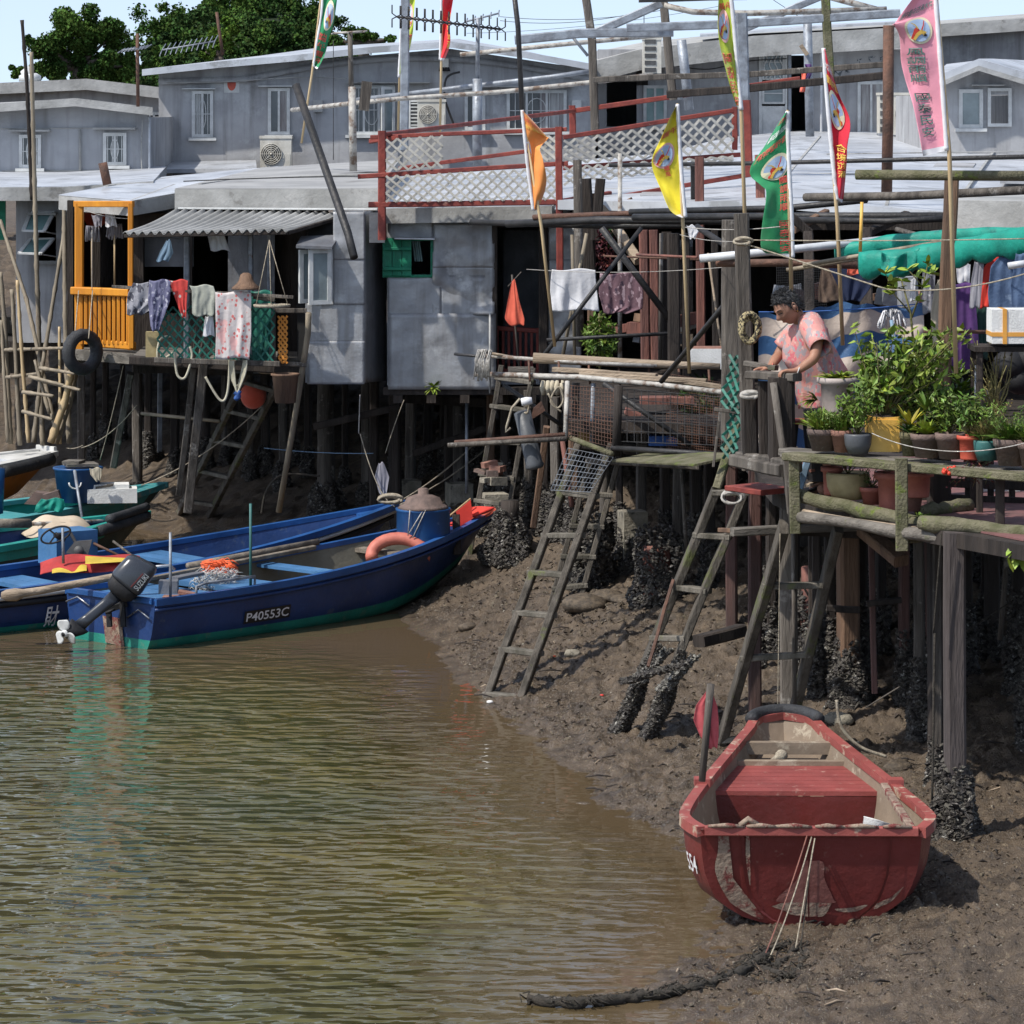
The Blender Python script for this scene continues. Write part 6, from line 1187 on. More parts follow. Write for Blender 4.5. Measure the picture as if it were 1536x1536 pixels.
for lb,a,c,r,m in (('upper mossy log along the front edge of the flower deck',(1194,742,26.0),(1400,792,25.2),.05,'wood_moss'),('pale bamboo pole under the mossy log',(1196,768,25.95),(1560,822,24.3),.022,'wood_pale'),('lower mossy log along the front edge of the flower deck',(1200,775,25.9),(1580,832,24.2),.042,'wood_greyx'),('broad mossy trunk lying at the right of the deck edge',(1380,782,25.0),(1580,806,24.4),.055,'wood_moss'),('short dark log lying on the deck boards',(1380,768,25.6),(1455,758,26.0),.05,'wood_moss')):
    b=MB(); A=W(*a);B=W(*c); n=8; b.tube([A.lerp(B,k/n)+V(0,rnd(-.01,.01),rnd(-.012,.012)) for k in range(n+1)],[r*rnd(.85,1.15) for k in range(n+1)],9); b.build('log',MT[m],label=lb,cat='log',group='logs along the deck edge')
t=thing('ivy_sprig','sprig of broad green leaves hanging under the deck at the right edge','plant',W(1530,830,24.2)); b=MB()
for k in range(14): c0=W(1530+rnd(-18,12),822+rnd(-8,14),24.15); blade(b,c0,c0+V(rnd(-.06,.06),-.03,rnd(-.10,-.03)),.05,.01,3)
b.build('leaf',MT['leaf_light'],t)
# dark picket fence behind the pots
t=thing('picket_fence','low dark plank fence behind the flower pots on the red floor','fence',W(1450,765,26.6))
for x in (1398,1422,1452,1486,1518,1550): b=MB(); b.bar(W(x,770,26.6),W(x,690,26.6),.045 if x!=1398 else .03,.03); b.build('picket',MT['wood_dark'],t)
for y in (724,748): b=MB(); b.bar(W(1380,y-2,26.65),W(1560,y+6,26.4),.03,.065,side=(0,1,0)); b.build('rail',MT['wood_dark'],t)
pile(1409,0,2.75,.15,'thick dark square stump rising through the deck behind the shelf','wood_dark',Y=26.4,oy=0)
b=MB(); b.box(W(1492,735,27.4),(.34,.3,.2)); b.build('white_box',MT['styrofoam'],label='white plastic box behind the dark plank fence',cat='box')
# pots and plants -----------------------------------------------------------
def pot(label,x,yb,yt,wpx,Y,m,style='clay',tilt=0,cat='potted plant',name='potted_plant'):
    c=W(x,yb,Y); h_=(yb-yt)*Y/FP; r=wpx*Y/FP/2; t=thing(name,label,cat,c,'potted plants on the deck')
    b=MB()
    if style=='clay': pr=[(.001,0),(r*.68,0),(r*.90,h_*.72),(r*.97,h_*.73),(r,h_*.98),(r*.92,h_),(r*.86,h_*.9),(.001,h_*.88)]
    elif style=='rim': pr=[(.001,0),(r*.72,0),(r*.74,h_*.06),(r*.8,h_*.8),(r,h_*.84),(r,h_),(r*.84,h_),(r*.8,h_*.85),(.001,h_*.85)]
    else: pr=[(.001,0),(r*.7,0),(r*.95,h_*.45),(r,h_*.9),(r*.96,h_),(r*.88,h_*.95),(.001,h_*.85)]
    if style=='can':
        w2=r;  b.prism([c+V(-w2,0,0),c+V(w2*.75,0,0),c+V(w2,.1,0),c+V(w2,2*w2*.9,0),c+V(-w2,2*w2*.9,0),c+V(-w2*1.02,.08,0)],(.0,0,h_*.94)); b.prism([c+V(-w2*.9,.02,h_*.94),c+V(w2*.7,.02,h_*.94),c+V(w2*.9,.12,h_*.94),c+V(w2*.9,1.7*w2,h_*.94),c+V(-w2*.9,1.7*w2,h_*.94)],(0,0,h_*.07))
    else: b.lathe(c,pr,22,ry=tilt)
    b.build('pot',MT[m],t)
    b=MB(); b.lathe(c+V(0,0,h_*.86) if style!='can' else c+V(0,r,h_*1.0),[(r*.82,0),(r*.5,.012),(.001,.016)],12); b.build('soil',MT['soil'],t)
    return t,c+V(0,0 if style!='can' else r,h_*.92),r
def grassy(t,c,R_,H_,n,m,w_=.012,droop=.03,name='foliage'):
    b=MB()
    for k in range(n):
        a=rnd(0,6.283); q=R_*math.sqrt(rnd(.05,1)); s=c+V(rnd(-.3,.3)*R_,rnd(-.3,.3)*R_,0); blade(b,s,s+V(q*math.cos(a),q*math.sin(a),H_*rnd(.45,1)*(1.1-.4*q/R_)),w_*rnd(.7,1.2),droop,3,rnd(-.6,.6))
    return b.build(name,MT[m],t)
def branchy(t,c,tips,nl,ls,m,stem='stem',sr=.008,asp=.4,clus=.05):
    """stems reaching to tips with leaves set along their upper parts"""
    b=MB(); P=[]
    for (tp,k) in [(Vector(q),i) for i,q in enumerate(tips)]:
        mid=c.lerp(tp,.5)+V(rnd(-.05,.05),rnd(-.05,.05),.03); pts=[c,c.lerp(mid,.6),mid,mid.lerp(tp,.6),tp]; b.tube(pts,[sr,sr*.9,sr*.7,sr*.5,sr*.3],5)
        for j in range(nl):
            u=rnd(.35,1.03); q=mid.lerp(tp,(u-.5)*2) if u>.5 else c.lerp(mid,u*2); P.append(q+V(rnd(-1,1),rnd(-1,1),rnd(-1,1))*clus)
    b.build('stem',MT[stem],t); vs,fs=leafquads(np.array([tuple(p) for p in P]),ls,rng,.5,asp); npmesh('foliage',vs,fs,MT[m],parent=t)
def tips(x0,x1,y0,y1,Y,n,dy=.25): return [W(rnd(x0,x1),rnd(y0,y1),Y+rnd(-dy,dy)) for _ in range(n)]
# back row first
t,c,r=pot('tall pale pink planter beside the woman with a trailing light green plant',1256,618,566,62,26.6,'pot_pale','rim'); grassy(t,c,.17,.11,70,'leaf_light',.022,.06); grassy(t,c,.15,.08,25,'leaf_yellow',.018,.05)
t,c,r=pot('mossy stump shaped pot below the tall pale planter',1238,676,622,56,26.35,'pot_moss','round'); grassy(t,c,.12,.05,60,'leaf_dry',.01,.05)
t=thing('potted_plant','spiky bright green plant leaning out left of the tall pale planter','potted plant',W(1212,640,26.5),'potted plants on the deck'); b=MB()
for k in range(26): c0=W(1226,600,26.5); a=rnd(2.0,4.6); blade(b,c0,c0+V(.17*math.cos(a)*rnd(.4,1),-.08*rnd(0,1),.10*rnd(-.5,1)),.022,.07,5)
b.build('foliage',MT['leaf_light'],t); b=MB(); b.lathe(W(1222,640,26.55),[(.001,0),(.06,0),(.085,.12),(.08,.13),(.001,.11)],16); b.build('pot',MT['black_matte'],t)
t,c,r=pot('yellow cut down jerry can holding the largest bushy shrub',1329,678,627,54,25.75,'yellow_plastic','can')
branchy(t,c,[W(rnd(1278,1452),rnd(488,600),26+rnd(-.25,.35)) for _ in range(44)]+[W(rnd(1290,1420),rnd(560,625),25.9) for _ in range(16)],26,.042,'leaf',clus=.05,asp=.42); branchy(t,c,[W(rnd(1280,1450),rnd(486,560),25.9+rnd(-.25,.25)) for _ in range(24)],20,.040,'leaf_light',clus=.045,asp=.42)
t,c,r=pot('tall thin citrus tree with broad shiny leaves above the shrub',1378,655,640,34,26.7,'pot_brown'); b=MB(); b.tube([c,W(1374,560,26.7),W(1366,470,26.7),W(1352,420,26.7)],[.012,.01,.008,.005],6); b.tube([W(1366,480,26.7),W(1384,430,26.7),W(1392,395,26.7)],[.008,.006,.004],5); b.tube([W(1366,470,26.7),W(1340,440,26.7),W(1328,410,26.7)],[.007,.005,.003],5); b.tube([W(1384,430,26.7),W(1362,404,26.7)],.005,5); b.build('stem',MT['stem'],t); b=MB()
for (x,y) in ((1352,420),(1392,395),(1328,410),(1362,404),(1384,430),(1340,440),(1374,450),(1345,432),(1370,520),(1380,545),(1362,500),(1395,410),(1335,425),(1376,415)):
    for k in range(5): a=rnd(0,6.28); c0=W(x,y,26.7); blade(b,c0,c0+V(.085*math.cos(a),.06*math.sin(a),rnd(-.02,.075)),.036,.012,4,rnd(-1,1))
b.build('foliage',MT['leaf_light'],t)
t,c,r=pot('upright plant with overlapping light green paddle leaves, middle of the shelf',1440,680,650,40,26.2,'pot_brown'); b=MB(); 
for (x,y,R2) in ((1437,560,.10),(1440,585,.12),(1432,610,.13),(1448,600,.12),(1436,630,.13),(1455,625,.1),(1442,575,.1)):
    for k in range(16): a=rnd(0,6.28); c0=W(x,y+4,26.2); blade(b,c0,c0+V(R2*math.cos(a),R2*.7*math.sin(a),rnd(.0,.09)),.032,.01,4,rnd(-1,1))
b.build('foliage',MT['leaf'],t); b=MB(); b.tube([c,W(1440,600,26.2),W(1437,555,26.2)],.009,6); b.build('stem',MT['stem'],t)
t,c,r=pot('bare twiggy shrub with yellow buds rising high at the right',1496,690,655,38,26.0,'pot_brown'); tw=[W(rnd(1452,1522),rnd(498,575),26+rnd(-.2,.2)) for _ in range(26)]; branchy(t,W(1492,625,26.0),tw,12,.011,'leaf_dry','twig',.007,.6,.012); b=MB(); b.tube([c,W(1492,625,26)],.011,6); b.build('trunk',MT['twig'],t); 
t,c,r=pot('dry feathery plant mounded over its pot near the right edge',1470,688,655,30,25.9,'pot_brown'); branchy(t,c,tips(1440,1515,600,655,25.8,40,.15),26,.013,'leaf_dry','stem',.004,.4,.03); grassy(t,c,.2,.26,130,'leaf_light',.010,.05)
t,c,r=pot('tangled leafy plant just behind the two right hand pots',1400,670,655,30,26.3,'pot_brown'); branchy(t,c,tips(1390,1470,580,640,26.2,26,.2),26,.024,'leaf_dark','stem',.005,.4,.05)
# front row on the shelf
Y0=25.75
def shY(x): return 25.98-(x-1183)/387*1.46+.10
R1=[('first','brown clay pot of short grassy succulents, leftmost on the shelf',1235,676,643,50,'pot_brown','clay','g','leaf_light'),('x','smaller clay pot of grassy succulents, second on the shelf',1263,678,645,34,'terracotta','clay','g','leaf'),('x','grey plastic jug used as a planter beside the yellow can',1287,680,650,42,'grey_plastic','round','s','leaf_dark'),
('x','slim mossy pot with a yellow leaved croton, right of the yellow can',1365,684,648,32,'pot_moss','clay','y','leaf_yellow'),('x','brown clay pot with a pale green rosette plant, centre of the shelf',1390,686,650,50,'pot_brown','clay','r','leaf_light'),('x','taller brown clay pot with a dark leafy plant, right of the rosette',1425,688,649,46,'pot_brown','clay','s','leaf'),('x','bright red plastic pot with a ridged rim',1455,689,653,40,'pot_red','rim','s','leaf_dark'),('x','dark green plastic pot beside the red one',1480,690,660,40,'pot_green','round','g','leaf_dry'),('x','large brown clay pot with a spreading green plant near the right edge',1516,698,658,54,'pot_brown','clay','g','leaf'),('x','brown clay pot cut by the right edge of the picture',1548,702,662,44,'pot_brown','clay','g','leaf_light')]
for (_,lb,x,yb,yt,wp,m,st,kd,lf) in R1:
    t,c,r=pot(lb,x,yb,yt,wp,shY(x),m,st)
    if kd=='g': grassy(t,c,r*1.35,.20,140,lf,.014,.03); grassy(t,c,r*1.7,.13,60,'leaf',.012,.05); branchy(t,c,[c+V(rnd(-.13,.13),rnd(-.1,.1),rnd(.08,.26 if x>1400 else .14)) for _ in range(12)],18,.016,'leaf','stem',.003,.35,.03)
    elif kd=='r':
        b=MB()
        for k in range(70): a=rnd(0,6.28); q=rnd(.3,1); blade(b,c,c+V(.15*q*math.cos(a),.13*q*math.sin(a),.14*(1.15-q)+.02),.034,.05,5)
        b.build('foliage',MT[lf],t)
        b=MB(); 
        for k in range(40): a=rnd(0,6.28); c1=c+V(0,.05,.17); blade(b,c1,c1+V(.10*math.cos(a),.1*math.sin(a),rnd(.04,.15)),.022,.03,4)
        b.build('upper_foliage',MT['leaf'],t)
    elif kd=='y':
        b=MB()
        for k in range(22): a=rnd(0,6.28); blade(b,c+V(0,0,.06),c+V(.11*math.cos(a),.08*math.sin(a),rnd(.06,.22)),.03,.03,4)
        b.build('foliage',MT[lf],t); grassy(t,c,.13,.14,60,'leaf_dark',.014,.04)
    else: branchy(t,c,[c+V(rnd(-.16,.16),rnd(-.1,.1),rnd(.08,.32)) for _ in range(18)],22,.026,'leaf' if lf=='leaf_dark' else lf,'stem',.004,.4,.035)
# lower row on the deck
for (lb,x,yb,yt,wp,m,st,kd) in [('tall pinkish square planter at the left end under the shelf',1248,742,700,34,'pot_pink','rim',0),('wide beige basin planter tilted under the shelf',1272,748,708,66,'pot_beige','round',1),('small terracotta pot with a ribbed side under the shelf',1308,756,730,38,'pot_pink','clay',1),('big terracotta pot with a thick rim under the shelf',1340,768,708,58,'pot_pink','rim',0),('terracotta tub half hidden behind the mossy board',1374,745,708,54,'pot_pink','rim',0),('low brown pot of small ferns right of the mossy board',1368,766,736,36,'terracotta','clay',2)]:
    t,c,r=pot(lb,x,yb,yt,wp,26.05-(x-1248)*.0035,m,st)
    if kd==1: branchy(t,c,[c+V(rnd(-.12,.16),rnd(-.1,.1),rnd(.05,.2)) for _ in range(12)],12,.012,'leaf_maroon' if x<1300 else 'leaf_dark','stem',.004,.4,.02)
    if kd==2: grassy(t,c,.12,.10,70,'leaf',.012,.04)
t=thing('hanging_plant','dark red twiggy plant with vivid red flowers hanging below the shelf','plant',W(1450,735,24.9)); branchy(t,W(1485,690,25.2),tips(1425,1490,700,732,25.0,18,.1),18,.014,'leaf_maroon','leaf_maroon' if False else 'stem',.004,.5,.03)
b=MB(); 
for k in range(16): b.ball(W(1424+rnd(-9,9),707+rnd(-6,6),24.95+rnd(-.03,.03)),rnd(.008,.016),6,4)
b.build('flower',MT['flower_red'],t)
t=thing('moss_tuft','tuft of green weeds growing on the mossy log','weeds',W(1380,780,25.3)); grassy(t,W(1385,778,25.3),.12,.06,60,'leaf',.01,.03)
t=thing('moss_tuft','thin moss and weeds on the log under the pink planter','weeds',W(1290,758,25.9)); grassy(t,W(1285,757,25.9),.2,.03,60,'leaf_light',.008,.02)
t=thing('weed','tiny green weed growing in the mud behind the red boat','weed',W(1345,1065,27.2)); c=mudpt(1345,1066); grassy(t,c,.07,.05,24,'leaf_light',.012,.02)
# striped tarp ----------------------------------------------------------------
def stripemat():
    m=pm('tarp_stripe',(.50,.42,.36),(.42,.35,.30),5,.6,.1,30); n=m.node_tree.nodes; l=m.node_tree.links; b=n['Principled BSDF']; src=b.inputs['Base Color'].links[0].from_socket
    at=n.new('ShaderNodeAttribute'); at.attribute_name='stripe'; s=n.new('ShaderNodeMath'); s.operation='SINE'; l.new(at.outputs['Fac'],s.inputs[0]); r=n.new('ShaderNodeMapRange'); r.inputs[1].default_value=-.05; r.inputs[2].default_value=.05; l.new(s.outputs[0],r.inputs[0])
    x=n.new('ShaderNodeMix'); x.data_type='RGBA'; l.new(r.outputs[0],x.inputs[0]); l.new(src,x.inputs[6]); x.inputs[7].default_value=(.028,.085,.195,1)
    l.new(x.outputs[2],b.inputs['Base Color'])
stripemat()
def tarp(name,label,fn,sf,nu,nv):
    b=MB(); b.sheet(fn,nu,nv,True); o=b.build(name,MT['tarp_stripe'],label=label,cat='tarpaulin'); at=o.data.attributes.new('stripe','FLOAT','POINT'); at.data.foreach_set('value',[sf(i/nu,j/nv) for j in range(nv+1) for i in range(nu+1)]); return o
tarp('striped_tarp','blue and beige striped tarpaulin hung as a screen behind the woman',lambda u,v:W(1138+247*u,(468-14*u+6*math.sin(u*9))+(250-110*u)*v,28.9)+V(0,.05*math.sin(u*17+v*3)+.05*noise.noise(V(u*6,v*5,1)),.012*math.sin(u*40)*(1-v)),lambda u,v:1.9+ (v*(250-110*u)/140)*13.5+1.6*math.exp(-((u-.05)/.16)**2)*v*3-1.0*math.sin(u*5.5)*v+.5*math.sin(u*11),80,50)
wire('blue cord along the top hem of the striped tarp',(1138,468,28.85),(1385,455,28.85),.02,.008,'cloth_blue')
# green tarp rolls
def roll(name,label,pts,r,m,n=30,cat='tarpaulin'):
    q=cpath(pts,n); b=MB(); vs=[];N=12
    for k,p in enumerate(q):
        c=W(*p)
        for j in range(N): a=2*PI*j/N; rr=r*(1+.25*noise.noise(V(k*.35,math.cos(a)*1.2,math.sin(a)*1.2+r*9))); vs.append(c+V(0,rr*math.cos(a),rr*math.sin(a)*1.1-(.05*abs(math.sin(k*.7)) if math.sin(a)<-.5 else 0)))
    b.add(vs,[(k*N+j,k*N+(j+1)%N,(k+1)*N+(j+1)%N,(k+1)*N+j) for k in range(n) for j in range(N)]+[tuple(range(N-1,-1,-1)),tuple(n*N+j for j in range(N))],True); return b.build(name,MT[m],label=label,cat=cat,group='rolled green sheets')
roll('green_sheet_roll','front roll of dark turquoise sheet sagging over the hanging clothes',[(1288,394,27.6),(1360,388,27.3),(1430,376,27.0),(1500,364,26.6),(1560,356,26.2)],.075,'tarp_green'); roll('green_sheet_roll','rear thinner roll of turquoise sheet behind the bamboo poles',[(1252,378,28.8),(1330,364,28.6),(1420,355,28.3),(1560,349,27.6)],.05,'tarp_green')
b=MB(); b.sheet(lambda u,v:W(1322+62*u,378+(34-6*u)*v+6*math.sin(u*5),27.2)+V(0,.03*math.sin(u*12+v*2),0),20,8,True,(0,.004,0)); b.build('green_flap',MT['tarp_green'],label='loose turquoise flap hanging from the front roll',cat='tarpaulin')
# laundry, right side
G='clothes hanging under the green sheets'
cloth('hanging_shirt','beige shirt hanging left of the thick post',[(418,1410,1428),(430,1402,1432),(470,1396,1428),(500,1398,1424),(555,1402,1420)],27.4,'cloth_cream',group=G)
cloth('hanging_shirt','grey patterned shirt hanging beside the beige one',[(402,1385,1404),(430,1382,1402),(470,1384,1400)],27.6,'cloth_greyprint',group=G)
cloth('hanging_dress','long dark purple dress hanging by the post',[(425,1425,1462),(480,1418,1466),(560,1416,1472)],27.8,'cloth_purple',group=G,fold=4)
cloth('hanging_cloth','dark green cloth right of the purple dress',[(420,1462,1480),(500,1462,1484),(540,1464,1482)],27.9,'cloth_darkgreen',group=G)
cloth('hanging_trousers','pale grey lilac trousers hanging in the middle of the clothes',[(392,1462,1476),(420,1457,1474),(462,1454,1470)],26.8,'cloth_grey',group=G,amp=.03)
cloth('hanging_shirt','scarlet shirt hanging between grey and denim',[(385,1490,1506),(400,1476,1504),(430,1470,1490),(462,1467,1484)],26.9,'cloth_red',group=G)
cloth('hanging_jacket','faded blue denim jacket hanging right of the scarlet shirt',[(384,1500,1530),(400,1486,1540),(440,1482,1546),(500,1488,1550)],26.6,'denim',group=G,fold=4,amp=.035)
cloth('hanging_jacket','darker denim sleeve and jacket at the right edge',[(380,1524,1548),(430,1516,1556),(490,1520,1560)],26.3,'denim',group=G)
cloth('hanging_cloth','grey white t shirt behind the trousers',[(396,1434,1456),(424,1436,1454)],27.9,'white_cloth',group=G)
cloth('hanging_cloth','small white cloth hanging near the beige shirt',[(418,1366,1374),(452,1364,1372)],27.9,'white_cloth',group=G)
cloth('hanging_cloth','big dark navy cloth filling the gap under the drain pipe',[(398,1240,1316),(430,1246,1306),(452,1258,1290)],29.4,'cloth_navy',group=G)
cloth('hanging_bag','brown sack hanging in front of the chicken wire',[(402,1232,1244),(430,1228,1258),(453,1228,1266)],29.2,'cloth_brown',group=G)
cloth('hanging_cloth','pink scrap of cloth under the drain pipe',[(400,1272,1296),(412,1270,1300)],29.1,'cloth_coral',group=G)
for k in range(8): x=1412+k*16; b=MB(); b.tube([W(x,391-k,27.1),W(x+3,384-k,27.1),W(x+7,386-k,27.1),W(x+4,391-k,27.1)],.007,5); b.build('clothes_peg',MT['tarp_green'],label=f'turquoise clothes peg, {ORD[k]} from the left on the right hand line',cat='peg',group='clothes pegs')
t=thing('tape_box','white foam box bound with orange tape at the right edge','box',W(1520,520,25.9)); A=W(1522,488,25.9); b=MB(); b.box(A,(.36,.3,.24)); b.build('box',MT['styrofoam'],t); b=MB(); b.box(A+V(0,-.001,-.055),(.366,.308,.03)); b.box(A+V(-.09,-.002,.0),(.03,.312,.244)); b.build('tape',MT['tape_orange'],t)
b=MB(); 
for x,y,r_ in ((1515,548,.13),(1545,540,.12),(1530,570,.12),(1490,600,.1)): b.ball(W(x,y,26.6),r_,12,8,sz=.9)
b.build('bin_bags',MT['black_matte'],label='heap of black rubbish bags below the foam box',cat='bags')
t=thing('mop','white string mop head standing up behind the shrub','mop',W(1345,560,27.6)); b=MB(); 
for k in range(44): a=rnd(-1.7,1.7); b.tube([W(1338,478,27.6),W(1338+14*math.sin(a),470-6*math.cos(a),27.6+rnd(-.06,.06)),W(1338+21*math.sin(a),482+rnd(0,12),27.6+rnd(-.08,.08))],.008,4)
b.build('strings',MT['white_cloth'],t); b=MB(); b.tube([W(1337,480,27.55),W(1347,545,27.5)],.014,6); b.build('handle',MT['cloth_ltblue'],t)
t=thing('stool','small dark red stool with splayed black legs behind the handrail','stool',W(1200,690,27.0)); b=MB(); b.box(W(1204,632,27.0),(.24,.22,.03)); b.build('seat',MT['red_paint'],t)
for x0,x1,dy in ((1193,1188,-.08),(1206,1212,-.08),(1196,1190,.1),(1214,1220,.1)): b=MB(); b.bar(W(x0,636,27.0+dy),W(x1,695,27.0+dy*1.4),.02); b.build('leg',MT['black_matte'],t)
# handrail where the woman leans
ybar('handrail','grey top rail under the woman hands, resting on the posts','rail',(1124,562,26.95),(1196,566,26.6),.10,.06,'wood_grey'); ybar('handrail','upper weathered rail behind the rope knots, left of the hands','rail',(1118,545,27.1),(1165,552,27.0),.09,.04,'wood_greyx')
ybar('lower_rail','grey lower rail at the end of the deck below the woman','rail',(1110,686,27.2),(1196,700,26.3),.08,.09,'wood_grey'); ybar('step_board','reddish board sticking out under the lower rail','board',(1112,730,27.4),(1166,737,27.0),.3,.04,'red_paint')
ybar('blue_prop','pale blue painted strut under the left end of the shelf','strut',(1196,740,26.5),(1212,690,26.5),.06,.05,'cloth_ltblue')
for k,(x,y) in enumerate(((1207,712),(1222,722),(1213,735),(1228,700))): ybar('board',['grey blue offcut leaning in the gap by the strut','short pale stick in the gap by the strut','dark offcut lying on the deck by the pink planter','red brown offcut under the shelf end'][k],'board',(x-10,y+6,27.0),(x+18,y-6,27.2),.05,.02,['cloth_navy','wood_pale','wood_dark','log_red'][k])
# ======================= laundry at the left houses ========================
G='laundry over the verandah rails'
cloth('hanging_towel','plain white towel pegged on the line in the centre',[(404,828,893),(420,826,894),(466,824,899)],35.3,'white_cloth',group=G,amp=.02,fold=3)
cloth('hanging_cloth','dark floral skirt pegged beside the white towel',[(410,900,962),(440,898,965),(462,904,964),(470,906,940)],35.3,'cloth_purpleprint',group=G,amp=.02)
cloth('hanging_shirt','grey printed blouse, leftmost on the verandah laundry rail',[(424,200,240),(440,192,246),(455,190,240),(472,190,212)],38.9,'cloth_greyprint',group=G,amp=.03,fold=3)
cloth('hanging_trousers','grey blue printed trousers next to the leftmost blouse',[(420,224,256),(450,222,255),(490,226,240),(496,228,238)],38.85,'cloth_blueprint',group=G,amp=.03)
cloth('hanging_cloth','scarlet and white spotted triangular scarf on the laundry rail',[(420,254,282),(440,260,281),(476,273,279)],38.9,'cloth_redprint',group=G)
cloth('hanging_shorts','pale sage shorts hanging beside the flowered cloth',[(428,284,320),(436,288,323),(470,288,322),(474,292,318)],38.85,'cloth_sage',group=G,amp=.03)
cloth('hanging_cloth','long white cloth with red flower print at the laundry verandah',[(438,323,377),(500,324,377),(538,323,374)],38.8,'cloth_pinkflower',group=G,amp=.018,fold=3)
cloth('hanging_rag','small cream rag under the sage shorts',[(474,308,320),(504,304,322)],38.95,'white_cloth',group=G)
cloth('hanging_cloth','white cloth hanging high under the corrugated awning',[(338,308,332),(376,316,345)],39.6,'white_cloth',group=G); cloth('hanging_cloth','pale blue cloth hanging high under the awning',[(360,250,256),(378,240,260),(392,234,252)],40.0,'cloth_ltblue',group=G)
cloth('hanging_bonnet','grey bonnet hanging from the line in the orange balcony',[(322,137,154),(340,142,152)],42.4,'cloth_grey',group=G); cloth('hanging_bonnet','white bonnet hanging from the line in the orange balcony',[(320,158,172),(340,158,176)],42.3,'white_cloth',group=G); cloth('hanging_cloth','dark red cloth bundle at the back of the orange balcony',[(312,128,160),(330,126,162),(340,132,150)],43.6,'cloth_coral',group=G)
wire('line in the orange balcony',(118,312,42.2),(196,328,41.7),.03,.006,'rope_white'); 
for k,(x,y0) in enumerate(((138,345),(172,342))):
    t=thing('hanging_mop',['left','right'][k]+' grey mop hanging upside down in the orange balcony','mop',W(x,440,42.6)); b=MB(); b.tube([W(x,432,42.6),W(x,y0,42.6)],.012,6); b.build('handle',MT['bamboo_pale'],t); b=MB()
    for q in range(26): a=rnd(-1,1); b.tube([W(x,y0-2,42.6),W(x+10*a,y0-6,42.6+rnd(-.06,.06)),W(x+12*a,y0+14+rnd(-3,4),42.6)],.011,4)
    b.build('strings',MT['cloth_grey'],t)
ybar('laundry_rail','pale laundry pole along the verandah edge','pole',(168,430,39.0),(440,446,38.8),.035,.035,'wood_grey')
t=thing('straw_hat','brown woven conical hat resting on the laundry rail','hat',W(369,434,38.9)); b=MB(); b.lathe(W(369,434,38.85),[(.155,.0),(.15,.02),(.10,.06),(.075,.10),(.06,.155),(.03,.175),(.001,.178)],24); b.build('hat',MT['wood_brown'],t)
t=thing('wire_basket','flat round wire basket hanging by the white casement window','basket',W(408,462,38.7)); b=MB(); b.lathe(W(408,461,38.7),[(.19,0),(.20,.03),(.18,.035),(.17,.005)],24,sy=.8); b.build('tray',MT['rope'],t); b=MB()
for a in (-.17,.17): b.tube([W(408,459,38.7)+V(a,0,0),W(404,360,38.9)],.005,4)
b.tube([W(408,459,38.7)+V(0,-.12,0),W(404,360,38.9)],.005,4); b.build('cord',MT['rope'],t)
t=thing('lattice_screen','dark green lattice screen below the laundry','lattice',W(310,545,38.98)); b=MB(); lattice(b,quadC((232,462,39.05),(412,450,38.9),(412,545,38.9),(238,540,39.05)),13,5,.020); b.build('laths',MT['lattice_green'],t); b=MB(); b.bar(W(232,540,39.06),W(420,546,38.9),.06); b.bar(W(380,445,38.9),W(412,450,38.9),.05); b.build('batten',MT['wood_grey'],t)
t=thing('lattice_screen','short orange lattice strip beside the grey hut','lattice',W(424,545,38.95)); b=MB(); lattice(b,quadC((417,474,39.0),(431,474,39.0),(431,545,39.0),(418,545,39.0)),2,8,.022); b.build('laths',MT['lattice_orange'],t)
b=MB(); b.bar(W(412,466,39.05),W(460,466,39.05),.05); b.bar(W(410,470,39.05),W(410,548,39.05),.05); b.bar(W(412,545,39.05),W(460,547,39.05),.05); b.build('small_gate',MT['wood_grey'],label='grey gate frame between the laundry and the grey hut',cat='gate')
cloth('green_netting','blue green netting sheet behind the flowered cloth',[(436,376,408),(500,378,406),(542,378,402)],39.15,'lattice_green')
b=MB(); c=W(229,533,39.3); b.box(c+V(0,0,.12),(.14,.12,.27)); b.build('jerry_can',MT['pot_beige'],label='beige plastic can standing at the left of the green lattice',cat='can')
t=thing('bucket','brown square bucket hanging at the corner under the grey hut','bucket',W(428,606,38.9)); b=MB(); c=W(428,604,38.85); b.lathe(c,[(.001,0),(.11,0),(.14,.28),(.155,.29),(.155,.31),(.13,.31),(.1,.03),(.001,.03)],18); b.build('bucket',MT['wood_brown'],t)
t=thing('buoy','round orange red buoy tucked behind the top of the grey ladder','buoy',W(382,612,40.6)); b=MB(); b.ball(W(380,593,40.6),.145,18,12,sz=1.05); b.build('ball',MT['cloth_coral'],t)
b=MB(); b.lathe(W(405,560,40.0),[(.1,0),(.17,.02),(.16,.03),(.001,.04)],16); b.build('basket_lid',MT['wood_pale'],label='round straw tray on the deck by the ladder head',cat='tray')
# tyre hanging at the balcony
def tyre(label,c,R_,r,rx,ry,m='rubber',rz=0,group='old tyres used as fenders'):
    b=MB(); M=Matrix.Rotation(rz,3,'Z')@Matrix.Rotation(ry,3,'Y')@Matrix.Rotation(rx,3,'X'); vs=[];n=36;k=12
    for i in range(n):
        a=2*PI*i/n
        for j in range(k):
            q=2*PI*j/k; pr=R_+r*math.cos(q)*(1 if math.cos(q)>0 else .75)+ (.008 if (i%2 and abs(math.sin(q))<.8 and math.cos(q)>0) else 0); vs.append(Vector(c)+M@V(pr*math.cos(a),pr*math.sin(a),r*1.15*max(-.85,min(.85,math.sin(q)))))
    b.add(vs,[(i*k+j,i*k+(j+1)%k,((i+1)%n)*k+(j+1)%k,((i+1)%n)*k+j) for i in range(n) for j in range(k)],True); return b.build('tyre',MT[m],label=label,cat='tyre',group=group)
